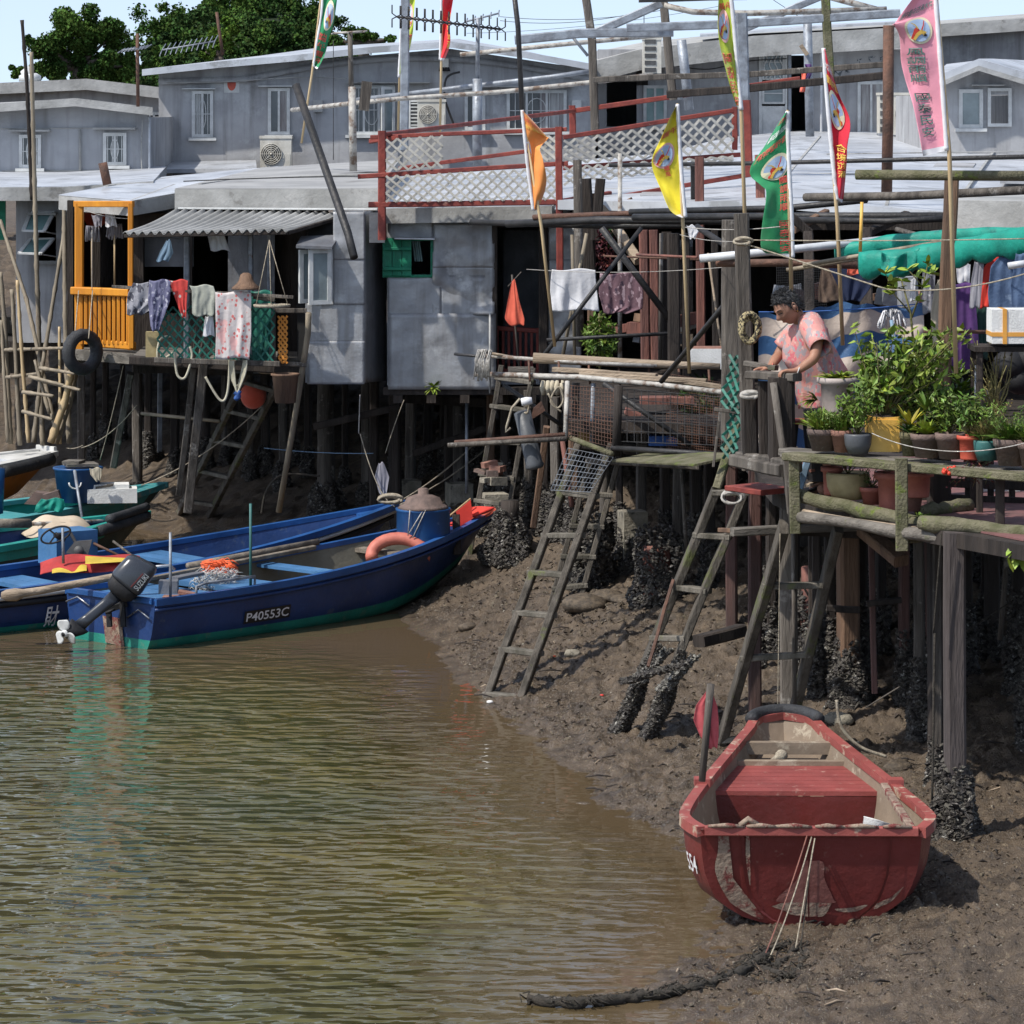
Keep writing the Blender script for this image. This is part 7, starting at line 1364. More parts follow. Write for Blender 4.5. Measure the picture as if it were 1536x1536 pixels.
tyre('black tyre hanging on ropes from the orange balcony',W(124,528,41.3),.185,.075,PI/2,.25,rz=.75)
for k,(x0,x1) in enumerate(((118,112),(139,133))): wire(['left rope','right rope'][k]+' holding the tyre at the orange balcony',(x0,436,41.7),(x1,508,41.2),0,.011,'rope')
wire('vertical rope in the orange balcony opening',(138,345,41.6),(138,436,41.6),0,.008,'rope_white'); cloth('hanging_bag','long grey plastic bag hung at the corner of the orange balcony',[(345,106,112),(400,102,112),(452,100,112)],43,'cloth_grey')
# coral rag on a stick, red cloth rags
t=thing('rag_on_stick','coral red rag tied to a stick before the dark doorway','rag',W(770,555,36)); cloth('rag','x',[(420,768,773),(450,762,779),(478,757,787),(488,764,786)],35.9,'cloth_coral',parent=t,amp=.06,fold=2); b=MB(); b.tube([W(780,560,36),W(772,480,36),W(768,412,36)],.010,6); b.tube([W(762,430,36),W(782,408,36)],.007,5); b.build('stick',MT['wood_grey'],t)
cloth('plastic_rag','torn whitish plastic hanging from the mooring rope knot',[(694,568,576),(715,562,584),(738,568,580),(745,572,577)],39.2,'cloth_grey',amp=.04)
# ======================= boats ===========================================
def bpaint(k,c,chip,t3=.63,s3=5,r=.42): pm(k,c,tuple(a*.7 for a in c),2.2,r,.10,18,c3=chip,t3=t3,s3=s3,spec=.5)
bpaint('boat_red',(.15,.024,.021),(.24,.13,.10),.62,7,.5); bpaint('boat_red_rim',(.30,.07,.058),(.42,.34,.25),.56,7,.6); bpaint('boat_red_dark',(.12,.018,.016),(.085,.018,.016),.6,4,.45); bpaint('boat_deck_red',(.27,.058,.05),(.36,.20,.16),.60,9,.6)
bpaint('boat_inside',(.25,.19,.135),(.33,.28,.21),.55,6,.85); bpaint('boat_blue',(.012,.042,.15),(.05,.075,.13),.60,5,.45); bpaint('boat_blue_rim',(.02,.09,.28),(.04,.08,.16),.62,5,.4); bpaint('boat_blue_deck',(.065,.18,.36),(.11,.20,.30),.6,5,.5)
bpaint('boat_teal_band',(.02,.24,.18),(.10,.20,.15),.56,7,.5); bpaint('boat_bottom',(.03,.04,.035),(.06,.07,.05),.6,7,.7); bpaint('boat_inner_worn',(.17,.16,.125),(.05,.12,.20),.58,3,.85); bpaint('boat_teal',(.015,.30,.25),(.05,.20,.17),.6,6,.5); bpaint('boat_turq',(.06,.30,.32),(.25,.28,.24),.57,6,.6); bpaint('boat_darkteal',(.02,.045,.05),(.05,.06,.055),.6,5,.5); bpaint('boat_orange',(.42,.16,.02),(.25,.12,.04),.62,4,.5); bpaint('boat_white',(.62,.62,.60),(.4,.36,.3),.62,5,.5)
pm('banner_red',(.42,.04,.035),(.3,.03,.03),5,.8,.1,30,c3=(.5,.4,.38),t3=.66,s3=9); pm('banner_yellow',(.55,.40,.05),(.42,.3,.04),5,.8,.1,30)
pm('rail_wood',(.22,.19,.15),(.12,.10,.08),8,.8,.2,40); pm('plate_black',(.012,.012,.014),(.02,.02,.02),6,.5,.02); pm('patch_cream',(.31,.24,.18),(.18,.12,.09),11,.85,.25,40,c3=(.15,.035,.03),t3=.50,s3=10); pm('buoy_pink',(.55,.17,.12),(.42,.12,.085),5,.6,.05,40); pm('net_white',(.62,.62,.6),(.5,.5,.48),20,.8,0); pm('net_orange',(.9,.16,.05),(.7,.1,.03),20,.7,0); pm('cream_sheet',(.55,.45,.34),(.42,.34,.25),3,.85,.15,12)
def boat(name,label,org,head,L,beam,zs,zb,keel=-.12,mats=None,shape=None,bowlift=.25,band=(.30,.46),inner=True,floor=.16,rim=.05,tr=.94,loc=None,group='boats moored at the stilt houses',bluntness=.0,rimm=None,outb=False,sec=None,flare=.0):
    """open boat. t runs 0 at the transom to 1 at the stem; returns thing and a function B(t,s,o) onto the hull"""
    ca,sa=math.cos(head),math.sin(head); o=Vector(org)
    def M(x,y,z): return V(o.x+x*ca-y*sa,o.y+x*sa+y*ca,o.z+z)
    hb=shape or (lambda t:(tr+(1-tr)*min(1,t*4))*(1-max(0,(t-.35)/.65)**2.1*(1-bluntness)))
    gz=lambda t:zs+(zb-zs)*t**2.2; kz=lambda t:keel+(bowlift+(-keel))*max(0,(t-.55)/.45)**2.2 if t>.55 else keel
    sec=sec or [(0,0),(.45,.02),(.70,.07),(.84,.20),(.92,.42),(.97,.70),(1,1)]
    def B(t,s,side,inset=0.):
        """s 0 keel .. 1 gunwale"""
        k=s*(len(sec)-1); i=min(int(k),len(sec)-2); f=k-i; a=sec[i][0]*(1-f)+sec[i+1][0]*f; c=sec[i][1]*(1-f)+sec[i+1][1]*f
        h_=hb(t)*beam/2; narrow=1-.55*max(0,(t-.5)/.5)**1.5*(1-c)
        y=max(0,a*h_*narrow-inset); x=L*t-(L*.10*(1-c)*max(0,(t-.6)/.4) if t>.6 else 0)+(flare*(1-c) if t<.001 else flare*(1-c)*max(0,1-t*6)); return M(x,side*y,kz(t)+(gz(t)-kz(t))*c+inset*.8*(1-c))
    t_=thing(name,label,'boat',M(L/2,0,keel),group); m=mats; NT=34
    TS=[k/NT for k in range(NT+1)]
    def shell(s0,s1,ns,mat,nm,inset=0.):
        b=MB()
        for side in (1,-1): b.sheet(lambda u,v:B(u,s0+(s1-s0)*v,side,inset),NT,ns,True)
        if bluntness>0 and nm!='lining': b.sheet(lambda u,v:B(1,s0+(s1-s0)*v,1,inset).lerp(B(1,s0+(s1-s0)*v,-1,inset),u),4,ns,True)
        b.sheet(lambda u,v:B(0,s0+(s1-s0)*v,1,inset).lerp(B(0,s0+(s1-s0)*v,-1,inset),u)+(M(inset,0,0)-M(0,0,0)),10,ns,False); return b.build(nm,MT[mat],t_)
    shell(0,band[0],6,m['bottom'],'bottom'); shell(band[0],band[1],3,m['band'],'painted_band'); shell(band[1],1,8,m['hull'],'hull')
    shell(.1,.995,10,m['in'],'lining',.035)
    b=MB(); 
    for side in (1,-1):
        pts=[B(t,1,side) for t in TS]
        for (dz,w_,h_) in ((.012,rim,.03),): 
            vs=[];n=len(pts)
            for k,p in enumerate(pts):
                d=(pts[min(k+1,n-1)]-pts[max(k-1,0)]).normalized(); nrm=V(-d.y,d.x,0).normalized()*side*-1
                for (aa,zz) in ((rim*.35,-.045),(rim*.35,.02),(-rim*.75,.02),(-rim*.75,-.03)): vs.append(p-nrm*aa*-1*-1+V(0,0,zz) if False else p+nrm*(-aa)+V(0,0,zz))
            b.add(vs,[(4*k+j,4*k+(j+1)%4,4*k+4+(j+1)%4,4*k+4+j) for k in range(n-1) for j in range(4)]+[(3,2,1,0),tuple(4*(n-1)+j for j in range(4))])
    A=B(0,1,1);C_=B(0,1,-1); b.bar(A.lerp(C_,.02)+V(0,0,-.004),A.lerp(C_,.98)+V(0,0,-.004),rim,.05,side=(0,0,1))
    if bluntness>0: A=B(1,1,1);C_=B(1,1,-1); b.bar(A,C_,rim,.045,side=(0,0,1))
    b.build('gunwale',MT[m['rim']],t_)
    b=MB(); b.sheet(lambda u,v:B(.01+.94*u,.30,1,.04).lerp(B(.01+.94*u,.30,-1,.04),v)*1.0+V(0,0,(keel+floor-B(.01+.94*u,.30,1,.04).z+o.z) if False else 0),20,3,False); b.build('floor',MT[m['in']],t_)
    return t_,B,M,gz
def cross(t_,B,t0,t1,m,name='thwart',drop=.06,th=.035,planks=1,seg=8,ends=.03):
    """decking between the sides from t0 to t1, drop below the gunwale"""
    b=MB()
    for k in range(planks):
        a=t0+(t1-t0)*k/planks; c=t0+(t1-t0)*(k+1)/planks-(.0022 if planks>1 else 0)
        vs=[];n=4
        for tt in (a,c):
            P=B(tt,1,1,ends);Q=B(tt,1,-1,ends)
            for z in (-drop,-drop-th): vs+=[P+V(0,0,z),Q+V(0,0,z)]
        b.add(vs,[(0,4,5,1),(2,3,7,6),(0,1,3,2),(4,6,7,5),(0,2,6,4),(1,5,7,3)])
    return b.build(name,MT[m],t_)
def bulkhead(t_,B,t0,m,name='bulkhead',drop=.07,s0=.22):
    b=MB(); n=10; L_=[B(t0,s0+(.985-s0)*k/n,1,.036) for k in range(n+1)]; R_=[B(t0,s0+(.985-s0)*k/n,-1,.036) for k in range(n+1)]; D=V(0,0,-drop)
    vs=[p+D*(k/n) for k,p in enumerate(L_)]+[p+D*(k/n) for k,p in enumerate(R_)]; b.add(vs,[(k,k+1,n+2+k,n+1+k) for k in range(n)]); return b.build(name,MT[m],t_)
# ---- red boat -------------------------------------------------------------
RS=[(0,0),(.40,.03),(.66,.12),(.86,.30),(.95,.52),(.985,.76),(1,1)]
rshape=lambda t:(.87+.13*math.sin(min(1,t/.14)*PI/2) if t<.14 else 1-.80*((t-.12)/.88)**1.30) if t<.90 else (1-.80*((.90-.12)/.88)**1.30)*math.sqrt(max(0,1-((t-.90)/.1001)**2))
rb,B,M,gz=boat('rowing_boat','faded red wooden boat stranded on the mud with its broad stern towards the viewer',(1.83,22.42,0.0),R(88.8),3.25,1.56,.645,.82,.02,dict(bottom='boat_red_dark',band='boat_red_dark',hull='boat_red',rim='boat_red_rim',**{'in':'boat_inside'}),shape=rshape,bowlift=.42,band=(.05,.2),rim=.06,bluntness=.0,sec=RS,flare=.16,group=None)
cross(rb,B,.50,.715,'boat_deck_red','fore_deck',.10,.03,7); bulkhead(rb,B,.50,'boat_red_dark','bulkhead',.12); cross(rb,B,.80,.815,'boat_inside','thwart',.02,.08); cross(rb,B,.71,.725,'boat_inside','deck_beam',.07,.05); cross(rb,B,.015,.045,'boat_red_dark','stern_shelf',.05,.03)
b=MB(); b.sheet(lambda u,v:B(.82+.13*u,.8,1,.05).lerp(B(.82+.13*u,.8,-1,.05),v),6,4); b.build('bow_locker',MT['boat_inside'],rb)
b=MB(); b.tube([B(.93+.07*k/8,1,1)+V(0,0,.03) for k in range(9)]+[B(1-.07*k/8,1,-1)+V(0,0,.03) for k in range(9)],.045,10); b.build('bow_tyre_fender',MT['rubber'],rb)
b=MB(); b.bar(B(.05,1,-1,.10)+V(0,0,-.03),B(.42,1,-1,.07)+V(0,0,.0),.05,.035); b.build('side_plank',MT['wood_grey'] if False else MT['patch_cream'],rb)
# transom fittings and patches (on the sloping transom)
def tp(fy,s,off=.012):  # point on transom, fy -1 (right) .. 1 (left)
    P=B(0,s,1);Q=B(0,s,-1); p=(P+Q)/2+(P-Q)/2*fy; return p+V(0,-off,0)
def tpatch(pts,m,name,off=.010): b=MB(); P=[tp(f,s,off) for f,s in pts]; q=cpath([tuple(p) for p in P]+[tuple(P[0])],len(P)*4)[:-1] if len(P)>4 else P; P=[Vector(p)+V(0,0,.006*noise.noise(Vector(p)*30)) for p in q]; c=sum(P,Vector())/len(P); n=len(P); b.add(P+[c],[(i,(i+1)%n,n) for i in range(n)]); return b.build(name,MT[m],rb)
tpatch([(.08,.80),(-.10,.80),(-.12,.66),(-.24,.52),(-.22,.30),(.22,.30),(.32,.50),(.12,.64)],'boat_deck_red' if False else 'transom_pad','repair_patch') if False else None
pm('transom_pad',(.21,.09,.075),(.15,.05,.042),6,.6,.1,30,c3=(.35,.24,.2),t3=.62,s3=7)
tpatch([(.07,.78),(-.11,.78),(-.13,.66),(-.24,.50),(-.24,.46),(.33,.46),(.32,.52),(.14,.64)],'transom_pad','repair_patch'); tpatch([(-.24,.455),(.33,.455),(.30,.36),(.1,.325),(-.18,.33)],'patch_cream','repair_patch',.012)
b=MB(); 
for f,w_,s0,s1 in ((.62,.05,.02,.98),(-.72,.035,.2,.98),(.02,.02,.30,.99)): b.add([tp(f+w_*q*(1-.5*(k/8)),s0+(s1-s0)*k/8,.022+.006*(q>0)) for k in range(9) for q in (-.5,.5)],[(2*k,2*k+1,2*k+3,2*k+2) for k in range(8)])
b.build('transom_strake',MT['boat_red_dark'],rb)
for pts in ([(.84,.99),(.75,.99),(.77,.84),(.80,.70),(.84,.5),(.78,.34),(.72,.28),(.79,.31),(.89,.46),(.90,.7),(.85,.86)],[(.59,.97),(.56,.97),(.57,.7),(.60,.6),(.60,.8)],[(.46,.42),(.30,.38),(.12,.36),(.14,.40),(.32,.45)],[(-.30,.40),(-.5,.42),(-.66,.44),(-.6,.38),(-.4,.37)],[(-.74,.46),(-.86,.52),(-.92,.60),(-.88,.48),(-.78,.40)]): tpatch(pts,'patch_cream','worn_patch',.013)
b=MB(); 
for k in range(6): b.tube([B(0,1,1).lerp(B(0,1,-1),.05+.15*k+rnd(-.02,.02))+V(0,-.02,.028),B(0,1,1).lerp(B(0,1,-1),.12+.15*k)+V(0,-.03,.034),B(0,1,1).lerp(B(0,1,-1),.20+.15*k)+V(0,-.02,.024)],[.008,.016,.009],7)
b.tube([B(0,1,1).lerp(B(0,1,-1),.18)+V(0,-.01,.03),B(0,1,1).lerp(B(0,1,-1),.215)+V(0,-.01,.07),B(0,1,1).lerp(B(0,1,-1),.26)+V(0,-.01,.03)],.02,8); b.build('worn_top_edge',MT['patch_cream'],rb)
# side number
b=MB(); put_text(b,'554',lambda x,y:B(.03+.06*(1-x),.66+.13*y,1)+V(-.012,-.004,0)); b.build('painted_number',MT['flag_white'],rb)
for s in (1,-1): b=MB(); p=B(.42,1,s); b.box(p+V(0,0,.02),(.10,.12,.05)); b.build('oar_block',MT['boat_red_rim'],rb)
t=thing('bailing_tub','small white plastic tub lying in the stern of the red boat','tub',B(.22,.5,-1,.3)); b=MB(); b.lathe(B(.12,.80,-1,.34),[(.001,-.1),(.075,-.1),(.095,.08),(.1,.085),(.09,.085),(.07,-.06),(.001,-.06)],18,ry=.3,rx=-.2); b.build('tub',MT['styrofoam'],t)
t=thing('rag_pole','short pole with shredded pink red netting standing at the left corner of the red boat','pole',W(1052,1168,23.6)); a=W(1053,1172,23.5);c=W(1066,1026,23.5); b=MB(); b.tube([a,c],[.022,.025],8); b.build('pole',MT['wood_grey'],t); cl=cloth('rag','x',[(1036,1060,1068),(1058,1044,1076),(1080,1040,1078),(1104,1050,1078),(1122,1062,1076)],23.52,'cloth_pink',parent=t,amp=.09,fold=3)
hose('ochre rope draped over the bow of the red boat',[(1100,1112),(1130,1105),(1165,1118),(1190,1114)],.008,'rope',Y=25.6,cat='rope'); coil('knotted grey rope on the thwart of the red boat',(1172,1133),.05,.014,'rope',3,1,.5) if False else None
b=MB(); b.ball(W(1172,1134,24.95),.045,10,6); b.tube([W(1172,1134,24.95),W(1158,1142,24.9)],[.035,.02],7); b.build('rope_knot',MT['rope'],label='grey knotted rag on the thwart of the red boat',cat='rope')
# mooring lines from the transom to the mud and seaweed covered rope
knot=mudpt(1142,1448); k2=mudpt(1200,1430)
for lb,a,c,s,m in (('red line from the transom ring to the mud, outer left',tp(.04,.97,.03),knot,.03,'log_red'),('red line from the transom ring to the mud, inner',tp(.0,.96,.03),knot+V(.04,0,.02),.05,'rope'),('dark line from the transom ring down to the weedy knot',tp(-.01,.9,.03),k2,.01,'rope_dark'),('pale line from the transom ring straight down',tp(-.03,.95,.03),k2+V(-.03,0,0),.0,'rope')):
    b=MB(); b.tube([a.lerp(c,k/14)-V(0,0,s*4*(k/14)*(1-k/14)) for k in range(15)],.0048,5); b.build('mooring_line',MT[m],label=lb,cat='rope',group='mooring lines of the red boat')
def weedrope(label,pts,r,n,m='rope_dark'):
    q=cpath(pts,40); P=[]; 
    for (x,y) in q:
        v=mudpt(x,y); 
        if v.z<.0 or sdist(v.x,v.y)<0: v=W(x,y,YZ(y,.0)); 
        P.append(v+V(0,0,r*.9))
    b=MB(); b.tube([p+V(rnd(-.012,.012),rnd(-.012,.012),rnd(-.008,.01)) for p in P],[r*rnd(.6,1.3) for _ in P],7); b.tube([p+V(rnd(-.03,.03),rnd(-.02,.02),rnd(0,.01)) for p in P],[r*.5*rnd(.6,1.5) for _ in P],6)
    for k in range(n):
        p=random.choice(P); a=rnd(0,6.28); b.tube([p,p+V(.05*math.cos(a),.05*math.sin(a),rnd(0,.045)),p+V(.09*math.cos(a+.6),.08*math.sin(a+.6),rnd(-.01,.02))],.004,4)
    o=b.build('mooring_rope',MT[m],label=label,cat='rope'); return o
weedrope('heavy weed covered rope snaking over the mud in front of the red boat',[(790,1506),(860,1512),(930,1505),(1010,1496),(1070,1482),(1118,1462),(1150,1438)],.03,150)
weedrope('tangle of dark rope heaped below the red boat transom',[(1120,1455),(1150,1430),(1190,1425),(1165,1452),(1130,1445),(1185,1470),(1210,1430)],.018,90)
weedrope('thin dark rope looping away from the tangle',[(1080,1480),(1110,1470),(1160,1478),(1172,1462)],.008,4)
# ---- blue motor boat with number ------------------------------------------
bl,B,M,gz=boat('motor_boat','blue motor boat numbered P40553C moored nearest the viewer with green waterline band',(-3.80,34.68,0),R(47.0),5.25,1.36,.46,.83,-.10,dict(bottom='boat_bottom',band='boat_teal_band',hull='boat_blue',rim='boat_blue_rim',**{'in':'boat_inner_worn'}),bowlift=.30,band=(.44,.60),rim=.06,floor=.2)
cross(bl,B,.02,.20,'boat_blue_deck','stern_deck',.05,.03,4); cross(bl,B,.24,.33,'boat_blue_deck','side_box',.03,.05); cross(bl,B,.47,.50,'boat_blue_deck','thwart',.05,.03); cross(bl,B,.70,.72,'rail_wood','thwart',.08,.04); cross(bl,B,.86,.985,'boat_blue','bow_deck',.03,.03); bulkhead(bl,B,.20,'boat_blue'); bulkhead(bl,B,.86,'boat_inner_worn')
b=MB(); 
for s in (-1,):
    b.tube([B(t,1,s)+V(0,0,-.085) for t in [k/30 for k in range(31)]],.018,6)
b.build('rub_rail',MT['boat_blue'],bl)
b=MB(); b.sheet(lambda u,v:B(.215+.115*u,.655+.13*v,-1)+(V(.68,-.73,0)*.010),6,3,False); b.build('number_plate',MT['plate_black'],bl)
b=MB(); put_text(b,'P40553C',lambda x,y:B(.220+.105*x,.676+.088*y,-1)+V(.68,-.73,0)*.016); b.build('registration_number',MT['flag_white'],bl)
b=MB(); a=B(.10,1,-1,.03);c=B(.24,1,-1,.03); b.tube([a,a+V(.0,.03,.08),a.lerp(c,.15)+V(0,.03,.10),c+V(0,.02,.10),c+V(0,0,.0)],.014,8); b.build('hand_rail',MT['grey_pipe'],bl)
for tt,h_,m in ((.045,.62,'grey_pipe'),(.235,.80,'pot_green')): b=MB(); p=B(tt,1,-1,.06); b.tube([p+V(0,0,-.1),p+V(0,0,h_)],.014,7); b.build('upright',MT[m],bl)
b=MB(); P=lambda fy,s,off=.012:((B(0,s,1)+B(0,s,-1))/2+(B(0,s,1)-B(0,s,-1))/2*fy)+V(-.68,-.73,0)*off
b.add([P(-.28,.80),P(.16,.80),P(.10,.50),P(-.42,.46)],[(0,1,2,3)]); b.build('motor_pad',MT['patch_cream'],bl)
for a_,c_ in (((-.95,.86),(-.45,.90)),((.42,.90),(.97,.97))): b=MB(); b.tube([P(a_[0],a_[1]-.02,.03),P((a_[0]+c_[0])/2,a_[1]+.05,.03),P(c_[0],c_[1]-.08,.03)],.008,6); b.build('transom_handle',MT['chrome'],bl)
b=MB(); p=B(.965,1,-1)+V(.02,-.02,0); b.bar(W(684,772,37.9),W(686,832,37.8),.08,.06); b.build('stem_post',MT['wood_dark'],bl)
b=MB(); b.bar(B(.13,1,1,.12),B(.60,1,1,.10)+V(0,0,.02),.05,.04); b.build('side_pole',MT['rail_wood'],bl)
b=MB(); b.tube([B(.30,1,1,.02)+V(0,0,.05),B(.62,1,1,.02)+V(0,0,.05)],.035,8); b.build('far_pole',MT['rail_wood'],bl)
# things in the blue boat
c=B(.80,.55,1,.30)+V(.08,.0,0); t=thing('barrel','blue plastic barrel with ropes standing in the bow of the numbered boat','barrel',c,'blue barrels'); cz=ZZ(806,c.y)-.05; cc=V(XX(635,c.y),c.y,cz); b=MB(); b.lathe(cc,[(.001,0),(.255,0),(.275,.05),(.275,.32),(.285,.33),(.285,.35),(.265,.355),(.001,.33)],28); b.build('drum',MT['blue_plastic'],t); b=MB(); b.tube([cc+V(-.13,-.27,.36),cc+V(-.15,-.29,.1)],.006,5); b.tube([cc+V(.03,-.28,.36),cc+V(-.10,-.29,.08)],.006,5); b.tube([cc+V(.0,-.28,.35),cc+V(-.14,-.29,.12)],.006,5); b.build('rope',MT['rope_white'],t)
b=MB(); b.lathe(cc+V(.0,-.02,.35),[(.27,0),(.24,.03),(.20,.05),(.17,.11),(.09,.14),(.055,.15),(.055,.20),(.03,.21),(.001,.21)],24); b.build('domed_basket',MT['pot_brown'],label='brown domed basket lid lying on the boat barrel',cat='lid')
t=thing('life_ring','faded pink ring float leaning on the gunwale of the numbered boat','float',W(598,830,37.4)); b=MB(); pc=W(597,830,37.3); b.tube([pc+V(.27*math.cos(a*PI/12),.10*math.sin(a*PI/12),.16*math.sin(a*PI/12)-.02) for a in range(-1,14)],[.065]*15,10); b.build('ring',MT['buoy_pink'],t)
b=MB(); 
for k in range(420):
    p=W(322+rnd(-26,30),872+rnd(-14,18),35.7+rnd(-.15,.15)); a=rnd(0,6.28); q=rnd(.03,.09); b.tube([p,p+V(q*math.cos(a),0,q*.5*math.sin(a)+.03),p+V(q*1.6*math.cos(a+.5),.02,q*.5*math.sin(a+.8))],.003,3)
b.ball(W(322,886,35.75),.16,12,8,sz=.55); b.ball(W(340,872,35.9),.12,12,8,sz=.6); b.build('fishing_net',MT['net_white'],label='heap of fine white fishing net in the numbered boat',cat='net')
b=MB(); 
for k in range(110):
    p=W(318+rnd(-18,20),850+rnd(-9,10),35.8+rnd(-.1,.1)); a=rnd(-.6,.8); b.tube([p,p+V(.08*math.cos(a),-.02,.04*math.sin(a)+.01),p+V(.14*math.cos(a),0,-.03)],.005,3)
b.build('orange_line',MT['net_orange'],label='bright orange line bundled on top of the white net',cat='line')
b=MB(); b.box(W(262,900,34.85),(.22,.18,.08)); b.box(W(280,896,34.95)+V(0,0,.04),(.16,.14,.03),ry=.2); b.build('stones',MT['terracotta'],label='brown blocks lying on the blue stern deck',cat='stones')
b=MB(); b.bar(W(260,868,35.3),W(300,860,35.5),.16,.03,side=(0,1,0)); b.box(W(253,872,35.2)+V(0,0,-.05),(.18,.16,.12)); b.build('storage_box',MT['tin_dark'],label='small grey box with a board on top in the numbered boat stern',cat='box')
b=MB(); b.tube([W(*q) for q in ((208,858,35.4),(235,850,35.4),(255,848,35.4),(262,855,35.4))],.016,8); b.build('bent_tube',MT['chrome'],label='bent metal tube lying behind the outboard motor',cat='tube')
b=MB(); b.prism([W(190,916,34.75),W(222,908,34.75),W(232,912,34.75),W(200,925,34.75)],(0,.02,.03)); b.build('green_wedge',MT['boat_teal_band'],label='small green wedge plate beside the outboard motor',cat='plate')
b=MB(); A=W(2,893,34.6);C2=W(180,862,35.0); b.tube([W(2,893,34.5),W(10,893,34.5),W(24,892,34.5),W(35,890,34.52),W(60,886,34.6),W(190,862,35.0),W(230,855,35.1)],[.03,.055,.062,.04,.036,.036,.034],10); b.build('oar',MT['wood_pale'],label='long wooden oar with a rounded butt lying beside the outboard motor',cat='oar')
# bow flags on the boat
t=thing('boat_flag','scarlet flag wrapped round a thin pole across the bow of the numbered boat','flag',W(640,808,38)); b=MB(); b.tube([W(628,812,38.0),W(706,748,38.2)],.011,6); b.build('pole',MT['bamboo_pale'],t)
b=MB(); b.prism([W(684,768,38.1),W(706,750,38.1),W(709,775,38.1),W(702,792,38.1),W(690,790,38.1)],(0,.03,0)); b.sheet(lambda u,v:W(638+(66+40*(1-v))*u,(810-8*v)-(52-16*v)*u**1.1+4*math.sin(u*9+v*2),38.2)+V(0,.05*math.sin(u*11+v*4),0),24,8,True,(0,.008,0)); b.build('cloth',MT['cloth_red'],t)
cloth('boat_flag','coral pennant trailing over the bow tip of the numbered boat',[(762,700,746),(770,694,738),(782,690,716),(792,690,706)],38.3,'cloth_coral',amp=.04,cat='flag')
b=MB(); b.tube([W(646,812,37.9),W(640,790,37.9)],.016,6); b.lathe(W(646,812,37.9),[(.05,0),(.02,.03)],8); b.build('bow_pin',MT['rust_pipe'],label='short rusty pin standing on the bow of the numbered boat',cat='pin')
# ---- outboard motor --------------------------------------------------------
def rbox(b,secs,n=20,e=3.0):
    """superellipse loft; secs = (centre, axis u, axis v, half u, half v)"""
    vs=[]
    for (c,u,v,a,q) in secs:
        for k in range(n):
            an=2*PI*k/n; x=math.copysign(abs(math.cos(an))**(2/e),math.cos(an)); y=math.copysign(abs(math.sin(an))**(2/e),math.sin(an)); vs.append(c+u*a*x+v*q*y)
    m=len(secs); b.add(vs,[(i*n+k,i*n+(k+1)%n,(i+1)*n+(k+1)%n,(i+1)*n+k) for i in range(m-1) for k in range(n)]+[tuple(range(n-1,-1,-1)),tuple((m-1)*n+k for k in range(n))],True)
om=thing('outboard_motor','black outboard motor tilted up on the transom with a white three bladed propeller','motor',W(185,905,34.4))
Ym=34.35; ax=(W(206,858,Ym)-W(178,893,Ym)).normalized(); px_=V(ax.z,0,-ax.x); dp=V(0,1,0)
b=MB(); c0=W(176,892,Ym); rbox(b,[(c0,px_,dp,.10,.10),(c0+ax*.04,px_,dp,.145,.13),(c0+ax*.12,px_,dp,.155,.14),(c0+ax*.13,px_,dp,.145,.13)]); b.build('lower_cowl',MT['black_matte'],om)
pm('cowl',(.035,.04,.05),(.02,.023,.03),2,.3,.02,spec=.6); b=MB(); rbox(b,[(c0+ax*.13,px_,dp,.165,.15),(c0+ax*.16,px_,dp,.17,.155),(c0+ax*.36,px_+ax*.15,dp,.155,.145),(c0+ax*.40,px_+ax*.2,dp,.13,.12),(c0+ax*.41,px_+ax*.2,dp,.08,.07)],24,3.6); b.build('cowl',MT['cowl'],om)
b=MB(); put_text(b,'SUZUKI',lambda x,y:c0+ax*(.17+.17*x)+px_*(.13-.055*y)*1.0+V(0,-.152,0)); b.build('cowl_lettering',MT['chrome'],om)
b=MB(); b.bar(c0+ax*.16+px_*.055+V(0,-.155,0),c0+ax*.33+px_*.065+V(0,-.152,0),.012,.004,side=(1,0,0)); b.build('cowl_stripe',MT['boat_red_dark'],om)
l1=W(120,938,34.15); b=MB(); d=(l1-c0); rbox(b,[(c0,px_,dp,.07,.07),(c0+d*.3,px_,dp,.055,.05),(c0+d*.75,px_,dp,.05,.035),(l1,px_,dp,.06,.03)],16,2.6); b.build('leg',MT['cowl'],om)
b=MB(); rbox(b,[(l1+d.normalized()*.0,px_,dp,.10,.035),(l1+d.normalized()*.05,px_,dp,.09,.06),(l1+d.normalized()*.13,px_,dp,.05,.02)],16,2.2); b.prism([l1+V(-.02,.02,-.03),l1+V(-.10,.02,-.14),l1+V(-.14,.02,-.12),l1+V(-.10,.02,.0)],(0,.02,0)); b.build('gearcase',MT['black_matte'],om)
hub=W(98,950,34.1); nrm=V(-.55,-.8,-.2).normalized(); u=nrm.cross(V(0,0,1)).normalized(); v=nrm.cross(u); b=MB(); b.tube([hub-nrm*.08,hub+nrm*.03],[.04,.035],14); b.build('propeller_hub',MT['frame_white'],om)
b=MB(); b.tube([hub+nrm*.031,hub+nrm*.034],.022,10); b.build('hub_nut',MT['black_matte'],om)
for k in range(3):
    a=2*PI*k/3+.55; e1=u*math.cos(a)+v*math.sin(a); e2=nrm.cross(e1); b=MB(); b.sheet(lambda s,q:hub+e1*(.03+.10*s)+e2*(q-.5)*2*(.052*math.sqrt(max(0,1-((s-.55)/.56)**2))+.008)+nrm*(.03*(q-.5)),8,6,True,nrm*.008); b.build('propeller_blade',MT['frame_white'],om)
b=MB(); 
for x in (-.06,.07): b.bar(W(172,905,34.5)+V(x,0,.03),W(174,945,34.45)+V(x,0,.03),.05,.08)
b.bar(W(160,915,34.45),W(190,905,34.5),.05,.06); b.tube([W(158,920,34.4),W(172,914,34.4)],.014,6); b.build('clamp_bracket',MT['black_matte'],om)
